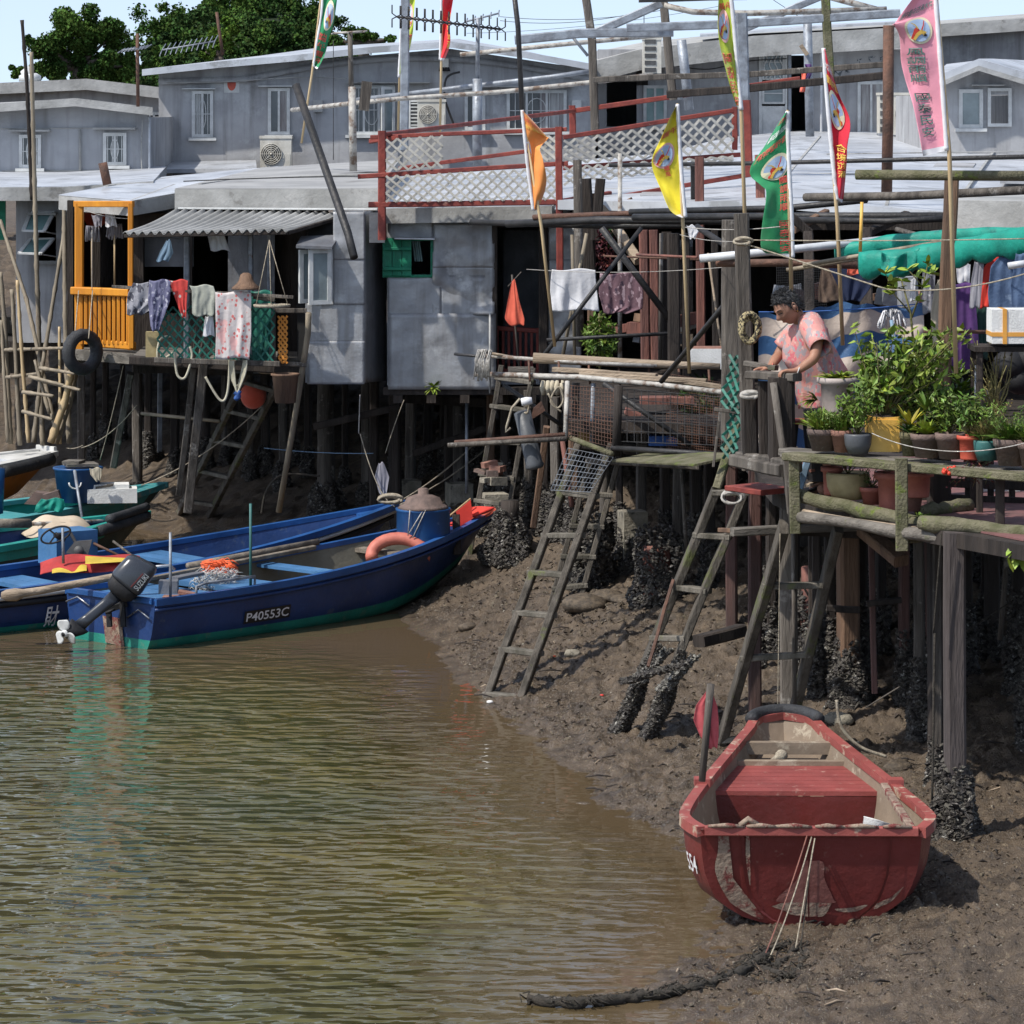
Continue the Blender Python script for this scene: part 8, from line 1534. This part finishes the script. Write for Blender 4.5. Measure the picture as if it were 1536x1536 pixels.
# ---- long blue boat behind ---------------------------------------------------
l2,B,M,gz=boat('long_boat','long blue open boat behind the numbered one with a steering wheel console',(-6.4,35.05,0),R(38.5),6.7,1.5,.40,.86,-.10,dict(bottom='boat_bottom',band='boat_teal_band',hull='boat_blue',rim='boat_blue_rim',**{'in':'boat_blue'}),bowlift=.3,band=(.44,.58),rim=.07)
b=MB(); b.tube([B(k/30,.93,-1)+V(.5,-.6,0)*.02 for k in range(31)],.028,6); b.build('rub_rail',MT['boat_white'],l2); b=MB(); b.tube([B(k/30,.86,-1)+V(.5,-.6,0)*.02 for k in range(31)],.030,6); b.build('rub_strip',MT['black_matte'],l2)
cross(l2,B,.30,.36,'boat_blue_deck','thwart',.10,.04,2); cross(l2,B,.55,.60,'boat_blue_deck','thwart',.06,.04,2); cross(l2,B,.92,.985,'boat_blue_rim','bow_deck',.02,.03)
b=MB(); put_text(b,'財',lambda x,y:B(.272+.022*x,.52+.27*y,-1)+V(.5,-.6,0)*.025); b.build('painted_character',MT['flag_white'],l2); b=MB(); put_text(b,'記',lambda x,y:B(.312+.02*x,.56+.26*y,-1)+V(.5,-.6,0)*.025); b.build('painted_character',MT['flag_white'],l2)
pc=W(100,815,36.7); b=MB(); b.box(pc+V(0,.1,-.04),(.46,.4,.34),rz=.6); b.build('console',MT['boat_blue_deck'],l2); b=MB(); b.prism([W(98,830,36.3),W(112,812,36.3),W(138,810,36.3),W(132,832,36.3)],(0,.03,0)); b.lathe(W(118,826,36.28),[(.05,0),(.045,.02),(.001,.02)],16,rx=PI/2); b.build('control_panel',MT['ac_dark'],l2)
wc=W(84,802,36.3); b=MB(); b.tube([wc+V(.145*math.cos(a*PI/14),-.09*math.sin(a*PI/14)*0-.02,.075*math.sin(a*PI/14)+.04*math.cos(a*PI/14)) for a in range(28)],.010,6,closed=True); 
for a in (0,9,19): b.bar(wc+V(0,-.02,0),wc+V(.14*math.cos(a*PI/14),-.02,.073*math.sin(a*PI/14)+.04*math.cos(a*PI/14)),.016)
b.tube([wc+V(0,-.02,0),wc+V(.06,.1,-.06)],.03,8); b.build('steering_wheel',MT['black_matte'],l2)
b=MB(); b.tube([W(112,796,36.6),W(112,770,36.6)],.0,4) if False else b.bar(W(106,800,36.5),W(120,826,36.3),.03); b.build('control_lever',MT['black_matte'],l2)
b=MB(); b.tube([W(95,845,36.0),W(94,792,36.0)],.014,6); b.build('upright',MT['grey_pipe'],l2)
for k,(a,c,r,m,lb) in enumerate([((122,806,36.8),(188,838,36.6),.014,'rust_pipe','rusty cane slanting from the console of the long boat'),((170,812,36.9),(204,838,36.6),.014,'wood_grey','grey cane slanting beside the rusty one in the long boat')]): b=MB(); b.tube([W(*a),W(*c)],r,6); b.build('cane',MT[m],label=lb,cat='cane',group='canes in the long boat')
b=MB(); n=22
b.sheet(lambda u,v:W(60+150*u,(862-3*math.sin(u*8))-(18+10*math.sin(u*PI))*v-9*u+2*u*v,35.95+.25*v)+V(0,.04*math.sin(u*13+v*3),0),40,10,True,(0,.006,0)); b.build('folded_banner',MT['banner_red'],label='folded red and yellow banner cloth lying along the side of the long boat',cat='cloth')
b=MB(); b.sheet(lambda u,v:W(78+52*u,(860-1*math.sin(u*8))-(18)*v*(1-abs(u-.5))-3*u,35.90+.2*v),14,6,True); b.sheet(lambda u,v:W(128+66*u,(846-4*u)-(12)*v*(1-u*.6),35.92+.2*v),14,6,True); b.build('yellow_banner',MT['banner_yellow'],label='yellow panels folded over the red banner cloth in the long boat',cat='cloth')
# ---- teal and turquoise boats at the left -------------------------------------
t3,B,M,gz=boat('motor_boat','dark hulled boat with a bright teal gunwale and tyre fendered bow at left',(-7.6,36.9,0),R(44.),5.0,1.4,.46,.62,-.1,dict(bottom='boat_bottom',band='boat_darkteal',hull='boat_darkteal',rim='boat_teal',**{'in':'boat_blue'}),bowlift=.2,rim=.10)
b=MB(); b.sheet(lambda u,v:B(.05+.80*u,.86+.13*v,-1)+V(.5,-.5,0)*.012,30,2,True); b.build('teal_board',MT['boat_teal'],t3); b=MB(); b.tube([B(.80+.19*k/8,.97,-1)+V(.03,-.04,-.0) for k in range(9)],.062,9); b.tube([B(.84+.15*k/8,.97,-1)+V(.03,-.05,.10) for k in range(9)],.05,9); b.build('bow_tyre_fender',MT['rubber'],t3); cross(t3,B,.5,.55,'boat_blue_deck','thwart',.05)
t=thing('covered_engine','hump of cream cloth tied over the engine in the teal edged boat','cover',W(80,800,39.6)); b=MB(); b.sheet(lambda u,v:W(40+88*u-(8-16*u)*v*1.5,806-4*u-(32*math.sin(PI*min(1,max(0,u*.96+.02)))**.5)*v+2*math.sin(u*14),39.3+.55*v)+V(0,.05*math.sin(u*9),0),26,12,True,(0,.02,0)); b.build('cloth',MT['cream_sheet'],t); b=MB(); b.box(W(80,795,39.8),(.3,.3,.2)); b.build('engine',MT['ac_dark'],t)
b=MB(); b.tube([W(0,788,39.2),W(200,780,40.4)],.022,8); b.build('pole',MT['white_pipe'],label='pale pole lying across the teal edged boat',cat='pole'); b=MB(); b.tube([W(0,785,39.0),W(45,785,39.2)],.05,9); b.build('rolled_mat',MT['rail_wood'],label='rolled grey mat at the left edge in the teal edged boat',cat='mat')
t4,B,M,gz=boat('motor_boat','worn turquoise boat loaded with a blue tub and a white box at left',(-7.8,39.6,0),R(43),5.1,1.45,.46,.66,-.1,dict(bottom='boat_bottom',band='boat_darkteal',hull='boat_darkteal',rim='boat_turq',**{'in':'boat_teal'}),bowlift=.2,rim=.12)
b=MB(); b.sheet(lambda u,v:B(.05+.9*u,.82+.17*v,-1)+V(.5,-.5,0)*.012,30,2,True); b.build('turquoise_board',MT['boat_turq'],t4); cross(t4,B,.80,.98,'boat_teal','bow_deck',.03); cross(t4,B,.42,.60,'boat_turq','deck',.06)
t=thing('barrel','big blue tub with boards laid on top in the turquoise boat','tub',W(116,755,41.6),'blue barrels'); cc=W(117,752,41.6); b=MB(); b.lathe(cc,[(.001,0),(.22,0),(.27,.36),(.285,.37),(.285,.39),(.26,.39),(.001,.35)],26); b.build('drum',MT['blue_plastic'],t); b=MB(); b.tube([cc+V(-.0+.07*math.cos(a*PI/6),-.27,.24-.07*math.sin(a*PI/6)) for a in range(7)],.010,5); b.build('handle',MT['frame_white'],t)
b=MB(); b.box(cc+V(.03,0,.42),(.36,.3,.03),rz=.3); b.box(cc+V(-.05,0,.45),(.2,.24,.03),rz=-.2); b.build('boards',MT['wood_greyx'],label='grey boards lying on the blue tub',cat='boards'); cloth('cloth','cream rag hanging from the rim of the blue tub',[(702,134,152),(712,136,152),(722,144,150)],41.3,'cloth_cream')
b=MB(); b.box(W(168,742,41.6),(.56,.34,.16),rz=.12); b.box(W(160,742,41.6)+V(0,.02,.10),(.5,.3,.05),rz=.12); b.build('foam_box',MT['styrofoam'],label='long white foam box with rounded lid in the turquoise boat',cat='box'); b=MB(); b.box(W(157,729,41.5),(.2,.1,.025),ry=-.15); b.build('offcut',MT['wood_grey'],label='short board lying on the long white foam box',cat='board')
b=MB(); b.prism([W(36,756,40.6),W(52,738,40.6),W(76,742,40.6),W(64,758,40.6)],(0,.2,0)); b.box(W(78,745,40.5),(.18,.12,.1),ry=-.3); b.build('cardboard',MT['pot_brown'],label='torn brown cardboard boxes in the turquoise boat',cat='boxes'); cloth('cloth','teal rag with a red crate edge on the turquoise boat',[(748,62,96),(758,54,98),(768,52,92)],40.3,'tarp_green',amp=.04)
b=MB(); b.tube([W(112,706,40.9),W(124,782,40.5)],.018,7); b.build('boat_hook',MT['grey_pipe'],label='grey stake leaning in front of the blue tub',cat='stake')
b=MB(); b.lathe(W(-22,770,41),[(.001,0),(.2,0),(.22,.5),(.001,.5)],20); b.build('barrel',MT['blue_plastic'],label='blue barrel cut by the left edge of the picture',cat='barrel')
t5,B,M,gz=boat('motor_boat','orange hulled boat with a white gunwale and blue inside, farthest left',(-9.6,42.6,.12),R(41),5.0,1.6,.48,.66,-.1,dict(bottom='boat_orange',band='boat_orange',hull='boat_orange',rim='boat_white',**{'in':'boat_blue_rim'}),bowlift=.15,rim=.14,bluntness=.25)
cross(t5,B,.86,.99,'boat_white','bow_deck',.0); b=MB(); b.tube([B(.80+.19*k/8,.93,-1)+V(.04,-.05,0) for k in range(9)],.085,10); b.build('bow_tyre_fender',MT['rubber'],t5)
# ======================= the woman at the handrail =========================
fl=2.216; wom=thing('person','elderly woman in a loose pink and grey print blouse leaning on the handrail, looking down','person',V(XX(1238,27.1),27.1,fl))
def skinmesh(name,nodes,edges,mat,sub=2,par=None):
    me=bpy.data.meshes.new(name); me.from_pydata([tuple(n[0]) for n in nodes],edges,[]); o=bpy.data.objects.new(name,me); COL.objects.link(o)
    mo=o.modifiers.new('skin','SKIN'); mo.use_smooth_shade=True; o.modifiers.new('sub','SUBSURF').levels=sub; o.modifiers['sub'].render_levels=sub
    for i,n in enumerate(nodes):
        sv=me.skin_vertices[0].data[i]; r=n[1]; sv.radius=r if isinstance(r,tuple) else (r,r); sv.use_root=(i==0)
    dg=bpy.context.evaluated_depsgraph_get(); dg.update(); e=bpy.data.meshes.new_from_object(o.evaluated_get(dg)); bpy.data.objects.remove(o)
    off=origin(par); 
    for v in e.vertices: v.co-=off
    e.materials.clear(); e.materials.append(MT[mat]); 
    for p in e.polygons: p.use_smooth=True
    q=bpy.data.objects.new(name,e); COL.objects.link(q); q.parent=par; return q
N=[];E_=[]
def nd(px,py,Y,r,frm=None):
    N.append((W(px,py,Y),r)); 
    if frm is not None: E_.append((frm,len(N)-1))
    return len(N)-1
def ndv(p,r,frm): N.append((Vector(p),r)); E_.append((frm,len(N)-1)); return len(N)-1
pel=nd(1236,602,27.1,.155); sp=nd(1228,560,27.08,.15,pel); ch=nd(1214,514,27.02,.14,sp); nb=nd(1205,486,26.98,.06,ch); nk=nd(1196,474,26.96,.052,nb); hd=nd(1187,460,26.94,.062,nk)
def arm(sh,el,wr,hn_,fdir,down,lat,ts):
    """fdir: direction of the fingers, lat: across the palm towards the thumb side"""
    a=nd(*sh,.058,ch); m=nd(*[ (x+y)/2 for x,y in zip(sh,el)],.050,a); e=nd(*el,.042,m); f=nd(*[x*.6+y*.4 for x,y in zip(el,wr)],.041,e); w_=nd(*wr,(.026,.030),f); fdir=Vector(fdir).normalized(); lat=Vector(lat).normalized(); down=Vector(down)
    P0=N[w_][0]; pm_=ndv(P0+fdir*.045,(.030,.019),w_); kn=ndv(P0+fdir*.085,(.034,.016),pm_); K=N[kn][0]
    for k,(o,L_) in enumerate(((-.030,.052),(-.010,.064),(.010,.068),(.030,.060))):
        b0=ndv(K+lat*o*.9+fdir*.006,.0095,kn); b1=ndv(K+lat*o*1.15+fdir*(.006+L_*.42)+down*.006,.0088,b0); b2=ndv(K+lat*o*1.2+fdir*(.004+L_*.68)+down*.026,.0082,b1); ndv(K+lat*o*1.2+fdir*(.0+L_*.74)+down*.048,.0072,b2)
    t0=ndv(P0+fdir*.035+lat*.034+down*.006,.012,pm_); t1=ndv(P0+fdir*.066+lat*.052+down*.014,.010,t0); ndv(P0+fdir*.090+lat*.054+down*.03,.0085,t1)
arm((1227,494,26.80),(1222,538,26.66),(1196,556.5,26.66),None,(-1,-.12,.02),(0,0,-1),(.05,1,0),1)
arm((1188,500,27.18),(1168,532,27.16),(1155,552,27.02),None,(-1,-.25,-.04),(0,0,-1),(-.1,-1,0),1)
for dx,dy in ((6,-.09),(-6,.1)):
    h=nd(1236+dx,640,27.1+dy,.085,pel); k=nd(1232+dx,685,27.08+dy,.06,h); a=nd(1236+dx,730,27.12+dy,.04,k); nd(1222+dx,737,27.05+dy,(.045,.03),a)
skinmesh('body',N,E_,'skin',2,wom)
# head with face
Fd=V(-.68,-.46,-.60).normalized(); Up=V(-.55,-.22,.80); Up=(Up-Fd*Up.dot(Fd)).normalized(); Lt=Fd.cross(Up)
HC=W(1181,461,26.92)
def hp(a,f,c): return HC+Lt*a+Fd*f+Up*c
def headr(th,ph):
    """direction angles -> local point; ph elevation, th azimuth from the face"""
    x=math.cos(ph)*math.sin(th); y=math.cos(ph)*math.cos(th); z=math.sin(ph)
    a=.078*x; f=.098*y; c=.128*z
    if z<0: k=1-.34*(-z)**1.4*(1 if y>0 else .8); a*=k; f*=(1-.16*(-z)**1.5)
    if y>0 and z<.3: f+=.006*math.exp(-((x/.35)**2))
    g=lambda x0,z0,sx,sz:math.exp(-((x-x0)/sx)**2-((z-z0)/sz)**2) if y>0 else 0
    f+=.026*g(0,-.16,.13,.16)+.012*g(0,.0,.09,.18)            # nose
    f-=.011*(g(.34,.08,.18,.12)+g(-.34,.08,.18,.12)); f+=.006*(g(.34,.26,.26,.08)+g(-.34,.26,.26,.08))
    f+=.009*g(0,-.47,.22,.07)-.007*g(0,-.52,.26,.03)+.008*g(0,-.57,.2,.05); f+=.010*g(0,-.83,.25,.14)
    f+=.007*(g(.42,-.22,.2,.2)+g(-.42,-.22,.2,.2))
    return a,f,c
b=MB(); b.sheet(lambda u,v:hp(*headr((u-.5)*2*PI,(v-.5)*PI*.998)),72,54,True)
for s in (1,-1):
    vs=[hp(s*(.076+.012*math.sin(PI*k/10)*0+.010),-.005-.016*math.cos(2*PI*k/14),-.004+.032*math.sin(2*PI*k/14)) for k in range(14)]; b.tube(vs,.006,6,closed=True); b.ball(hp(s*.080,-.004,-.004),.020,10,6)
hdm=b.build('head',MT['skin_face'],wom)
b=MB()
for s in (1,-1):
    b.tube([hp(s*(.012+.030*k/5),headr(math.asin(min(1,(.012+.030*k/5)/.078)),.08)[1]+.004,.012-.004*math.sin(PI*k/5)) for k in range(6)],[.002,.0028,.003,.003,.0026,.0018],5)
b.build('eyelid',MT['black_matte'],hdm)
b=MB()
for s in (1,-1): b.tube([hp(s*(.012+.036*k/5),headr(math.asin(min(1,(.012+.036*k/5)/.078)),.27)[1]+.002,.034+.006*math.sin(PI*k/5)) for k in range(6)],[.002,.0035,.0035,.003,.0025,.0015],5)
b.build('eyebrow',MT['hair'],hdm)
b=MB(); b.tube([hp(-.024+.048*k/8,.0935-.012*((k-4)/4)**2,-.063-.003*math.cos((k-4)/4*1.5)) for k in range(9)],[.002,.0045,.005,.005,.0045,.005,.005,.0045,.002],6); b.build('lips',MT['pot_pink'],hdm)
# hair : shell over the crown and back with curls
b=MB()
def hairf(u,v):
    th=(u-.5)*2*PI; face=math.cos(th); lo=-.42 if face<.12 else (-.05 if face<.42 else .52); 
    lo=-.50+1.06*(1/(1+math.exp(-(face-.30)*9))); ph=lo+(PI/2-lo)*v; a,f,c=headr(th,ph); p=Vector((a,f,c)); k=1.06+.07*math.sin(PI*min(1,v*1.3))+.05*noise.noise(p*42)+.04*noise.noise(p*95); 
    if v<.06: k=1.0
    return hp(a*k,f*k-.004,c*k)
b.sheet(hairf,90,34,True); 
r_=random.Random(5)
for k in range(420):
    th=r_.uniform(-PI,PI); face=math.cos(th); lo=-.46+1.04*(1/(1+math.exp(-(face-.30)*9))); ph=r_.uniform(lo,1.4); a,f,c=headr(th,ph); q=1.06+.05*r_.random(); p0=Vector((a*q,f*q-.004,c*q)); p1=p0+Vector((r_.uniform(-.014,.014),r_.uniform(-.018,.01),r_.uniform(-.014,.010)))+p0*.10; p2=p1+Vector((r_.uniform(-.014,.014),r_.uniform(-.018,.004),-.010)); b.tube([hp(*p0),hp(*p1),hp(*p2)],[.0035,.003,.001],4)
b.build('hair',MT['hair'],wom)
b=MB(); b.ball(hp(-.088,-.004,-.042),.006,8,6); b.ball(hp(.088,-.004,-.042),.006,8,6); b.build('earring',MT['tape_orange'],wom)
# blouse
SEC=[(477,1198,1216,.075),(483,1192,1231,.13),(492,1184,1241,.17),(506,1178,1244,.17),(524,1173,1254,.18),(542,1173,1263,.19),(556,1183,1270,.19),(572,1192,1275,.19),(592,1194,1268,.19),(612,1198,1260,.19)]
def blouse(u,v):
    k=v*(len(SEC)-1); i=min(int(k),len(SEC)-2); f=k-i; y,xl,xr,d=[SEC[i][j]*(1-f)+SEC[i+1][j]*f for j in range(4)]; Yc=27.02+.06*v; c=W((xl+xr)/2,y,Yc); rx=(xr-xl)/2*Yc/FP; a=u*2*PI
    q=1+.04*v*math.sin(a*7+2*v)+.10*v*noise.noise(V(math.cos(a)*2,math.sin(a)*2,v*3))
    return c+V(rx*math.cos(a)*q,-d*math.sin(a)*q,.012*v*math.sin(a*5))
b=MB(); b.sheet(blouse,72,40,True)
def sleeve(a,c,r0,r1,cup):
    A=W(*a);C_=W(*c); b.tube([A-(C_-A)*.12,A,A.lerp(C_,.3),A.lerp(C_,.6),A.lerp(C_,.85),C_],[r0*.55,r0*.9,r0,(r0+r1)/2,r1,r1*1.02],20,caps=False); 
sleeve((1214,482,26.95),(1231,522,26.68),.098,.080,0); sleeve((1192,496,27.14),(1173,521,27.16),.070,.070,0)
bl_=b.build('blouse',MT['blouse_print'],wom)
md=bl_.modifiers.new('thick','SOLIDIFY'); md.thickness=.004
b=MB(); 
def trou(u,v):
    c=W(1238,596,27.1).lerp(W(1236,720,27.1),v); a=u*2*PI; return c+V((.17-.05*v)*math.cos(a),(.17-.03*v)*math.sin(a),0)
b.sheet(trou,28,10,True); b.build('trousers',MT['black_matte'],wom)
for px,Y_,r in ((1197,26.66,.034),(1157,27.03,.032)):
    b=MB(); p=W(px,556 if px>1180 else 551,Y_); b.tube([p+V(r*.35*math.sin(a*PI/8),r*math.cos(a*PI/8),r*math.sin(a*PI/8)*.95) for a in range(16)],.0045,6,closed=True); b.build('bracelet',MT['buoy_pink'] if px<1180 else MT['frame_white'],wom)
# ======================= clutter of the verandahs =========================
CL=[('thin upright cane in the centre verandah, left of the shrub',(862,540,36.2),(858,352,36.2),.016,'bamboo',0),('slanting bamboo in the centre verandah, behind the white towel',(842,545,36.6),(880,350,36.6),.018,'bamboo',0),('thin grey pole just right of the patterned skirt',(990,545,36.8),(992,350,36.8),.020,'wood_grey',0),('dark upright plank left of the yellow flag pole',(1000,545,37.4),(1000,348,37.4),.05,'wood_dark',1),
('narrow dark post beside the tall red brown post',(1074,548,36.6),(1072,345,36.6),.035,'wood_dark',1),('pale stick leaning on the tall red brown post',(1086,548,36),(1062,380,36.4),.012,'wood_pale',0),('blue umbrella like rolled cloth hanging beside the dark post',(1086,450,33.5),(1096,398,33.5),.03,'cloth_blue',0),
('broken yellowish rafter sticking out above the centre laundry',(905,312,38.2),(958,392,37.6),.045,'wood_pale',1),('second rafter crossing behind the broken one',(885,330,38.5),(948,300,38.3),.03,'wood_brown',1),
('thin rusty rod across the centre verandah at head height',(905,384,36),(1058,390,35.5),.010,'rust_pipe',0),('weathered rafter under the right eave, first',(1190,345,33.5),(1240,318,34),.03,'wood_brown',1),('weathered rafter under the right eave, second',(1300,350,33),(1360,322,33.6),.035,'wood_dark',1),('bent grey stick on the drain pipe',(1345,344,29),(1412,362,28.4),.02,'wood_grey',0),
('dark upright behind the striped tarpaulin, left',(1215,470,30),(1212,350,30.4),.04,'wood_dark',1),('dark upright behind the striped tarpaulin, right',(1300,470,30),(1298,345,30.4),.05,'wood_dark',1),('pale board standing in the dark behind the citrus tree',(1362,460,29.4),(1360,415,29.4),.08,'tin',1),('metal stake standing beside the twiggy shrub',(1462,640,25.9),(1464,548,25.9),.008,'grey_pipe',0),
('grey upright leaning between ladder and fender',(800,790,35.5),(820,640,35.2),.03,'wood_brown',1),('thin slat nailed under the walkway deck',(880,690,34),(1050,700,33.5),.03,'wood_grey',1),('rusty pole crossing low behind the mossy ladder',(858,760,35),(842,650,35.2),.025,'log_red',0),('slim stick standing among piles under the walkway',(1030,835,34),(1022,700,34),.018,'wood_grey',0),
('thin pole driven in the mud behind the red boat, left',(1192,1060,27.6),(1190,800,27.6),.016,'wood_grey',0),('thin pole driven in the mud behind the red boat, right',(1312,1040,27.6),(1306,800,27.6),.022,'wood_red',1),('bleached stick among the piles at the right',(1500,960,27),(1512,815,27),.02,'wood_grey',0),('diagonal dark tie beneath the tin house, left',(470,640,40.5),(600,610,40.5),.04,'wood_dark',1),('diagonal dark tie beneath the tin house, right',(620,680,41),(735,640,41),.04,'wood_dark',1),
('white plumbing pipe down the tin house wall',(735,590,39.4),(735,470,39.4),.012,'fascia',0),('small pipe post beneath the green shutter house',(700,740,40),(700,600,40),.018,'grey_pipe',0),('cross stick tied to the piles below the laundry verandah',(212,620,42),(330,632,41.5),.02,'bamboo',0),('grey plank propped beneath the orange balcony',(170,700,43),(196,560,42.6),.04,'wood_grey',1)]
for lb,a,c,r,m,rc in CL: P_(lb,[a,c],r,m,'pole','loose_pole',bool(rc),'loose poles and slats in the verandahs')
def heap(label,x0,x1,y0,y1,Y,n,mats,name,cat,smin=.04,smax=.12,seed=1):
    r=random.Random(seed)
    for k in range(n):
        x=r.uniform(x0,x1); y=r.uniform(y0,y1); b=MB(); s=r.uniform(smin,smax); b.box(W(x,y,Y+r.uniform(-.2,.2)),(s*r.uniform(1,2.4),s,s*r.uniform(.4,1)),rz=r.uniform(-.6,.6),ry=r.uniform(-.3,.3)); b.build(name,MT[r.choice(mats)],label=f'{label}, {ORD[k]} from the back',cat=cat,group=label)
heap('broken bricks heaped under the silver tin house',712,752,690,722,38.6,9,['terracotta','pot_brown','concrete'],'brick','brick',.06,.1,3)
heap('boxes and crates stacked in the dark centre verandah',935,1060,470,545,37.8,8,['wood_brown','pot_brown','tin_dark','log_red'],'crate','crate',.10,.18,4)
heap('odds and ends piled behind the striped tarpaulin',1180,1380,430,455,30.4,9,['wood_brown','cloth_navy','terracotta','tin_dark'],'bundle','bundle',.08,.16,6)
# meter box, cables and pipes on the rear houses
for lb,x0,y0,x1,y1,Y_,m in (('small grey electricity box on the two storey house wall',470,150,484,168,57.95,'fascia'),('white vent plate on the two storey house gable',858,150,872,164,57.95,'frame_white'),('small meter box beside the glazed door of the weathered house',1110,110,1122,126,59.95,'ac_cream')): plate(lb,x0,y0,x1,y1,Y_,m,'meter_box','box',.08)
for lb,pts,r,m in (('black cable hooped down the gable wall beside the air conditioner',[(690,108),(676,112),(668,122),(668,150),(682,190)],.018,'black_pipe'),('thin grey cable along the two storey house under the eave',[(250,124),(340,122),(448,116),(520,118)],.010,'fascia'),('cable drooping over the weathered house wall',[(1000,96),(1060,104),(1120,92),(1180,88)],.010,'black_pipe'),('pale drain pipe running down the weathered house wall',[(1232,78),(1232,200)],.022,'pvc'),('thin cable down the left gabled house',[(214,180),(212,230),(214,270)],.010,'fascia')): hose(label=lb,pts=pts,r=r,m=m,name='wall_cable',Y=57.8 if pts[0][0]<900 and pts[0][0]>215 else (53.9 if pts[0][0]<230 else 59.7),cat='cable')
# cracks, tide litter near the boats
for lb,x,y,r_,m in (('tiny red scrap of plastic in the puddle by the crusted ladder',903,1047,.02,'cloth_red'),('pale shell half buried at the foot of the mossy ladder',735,1058,.03,'styrofoam'),('small orange scrap on the mud between two ladders',832,988,.015,'net_orange')):
    p=mudpt(x,y); b=MB(); b.ball(p+V(0,0,.02),r_,8,5,sz=.5); b.build('litter',MT[m],label=lb,cat='litter')
t=thing('plank_table','rough dark plank table carrying the taped foam box at the right edge','table',W(1522,740,26.0)); A=W(1522,517,26.0); zt=A.z
b=MB(); b.box((A.x,A.y,zt-.02),(.62,.42,.035)); b.build('tabletop',MT['wood_dark'],t)
for sx in (-1,1):
    for sy in (-1,1): b=MB(); b.bar((A.x+sx*.27,A.y+sy*.17,2.215),(A.x+sx*.27,A.y+sy*.17,zt-.04),.045); b.build('leg',MT['wood_dark'],t)
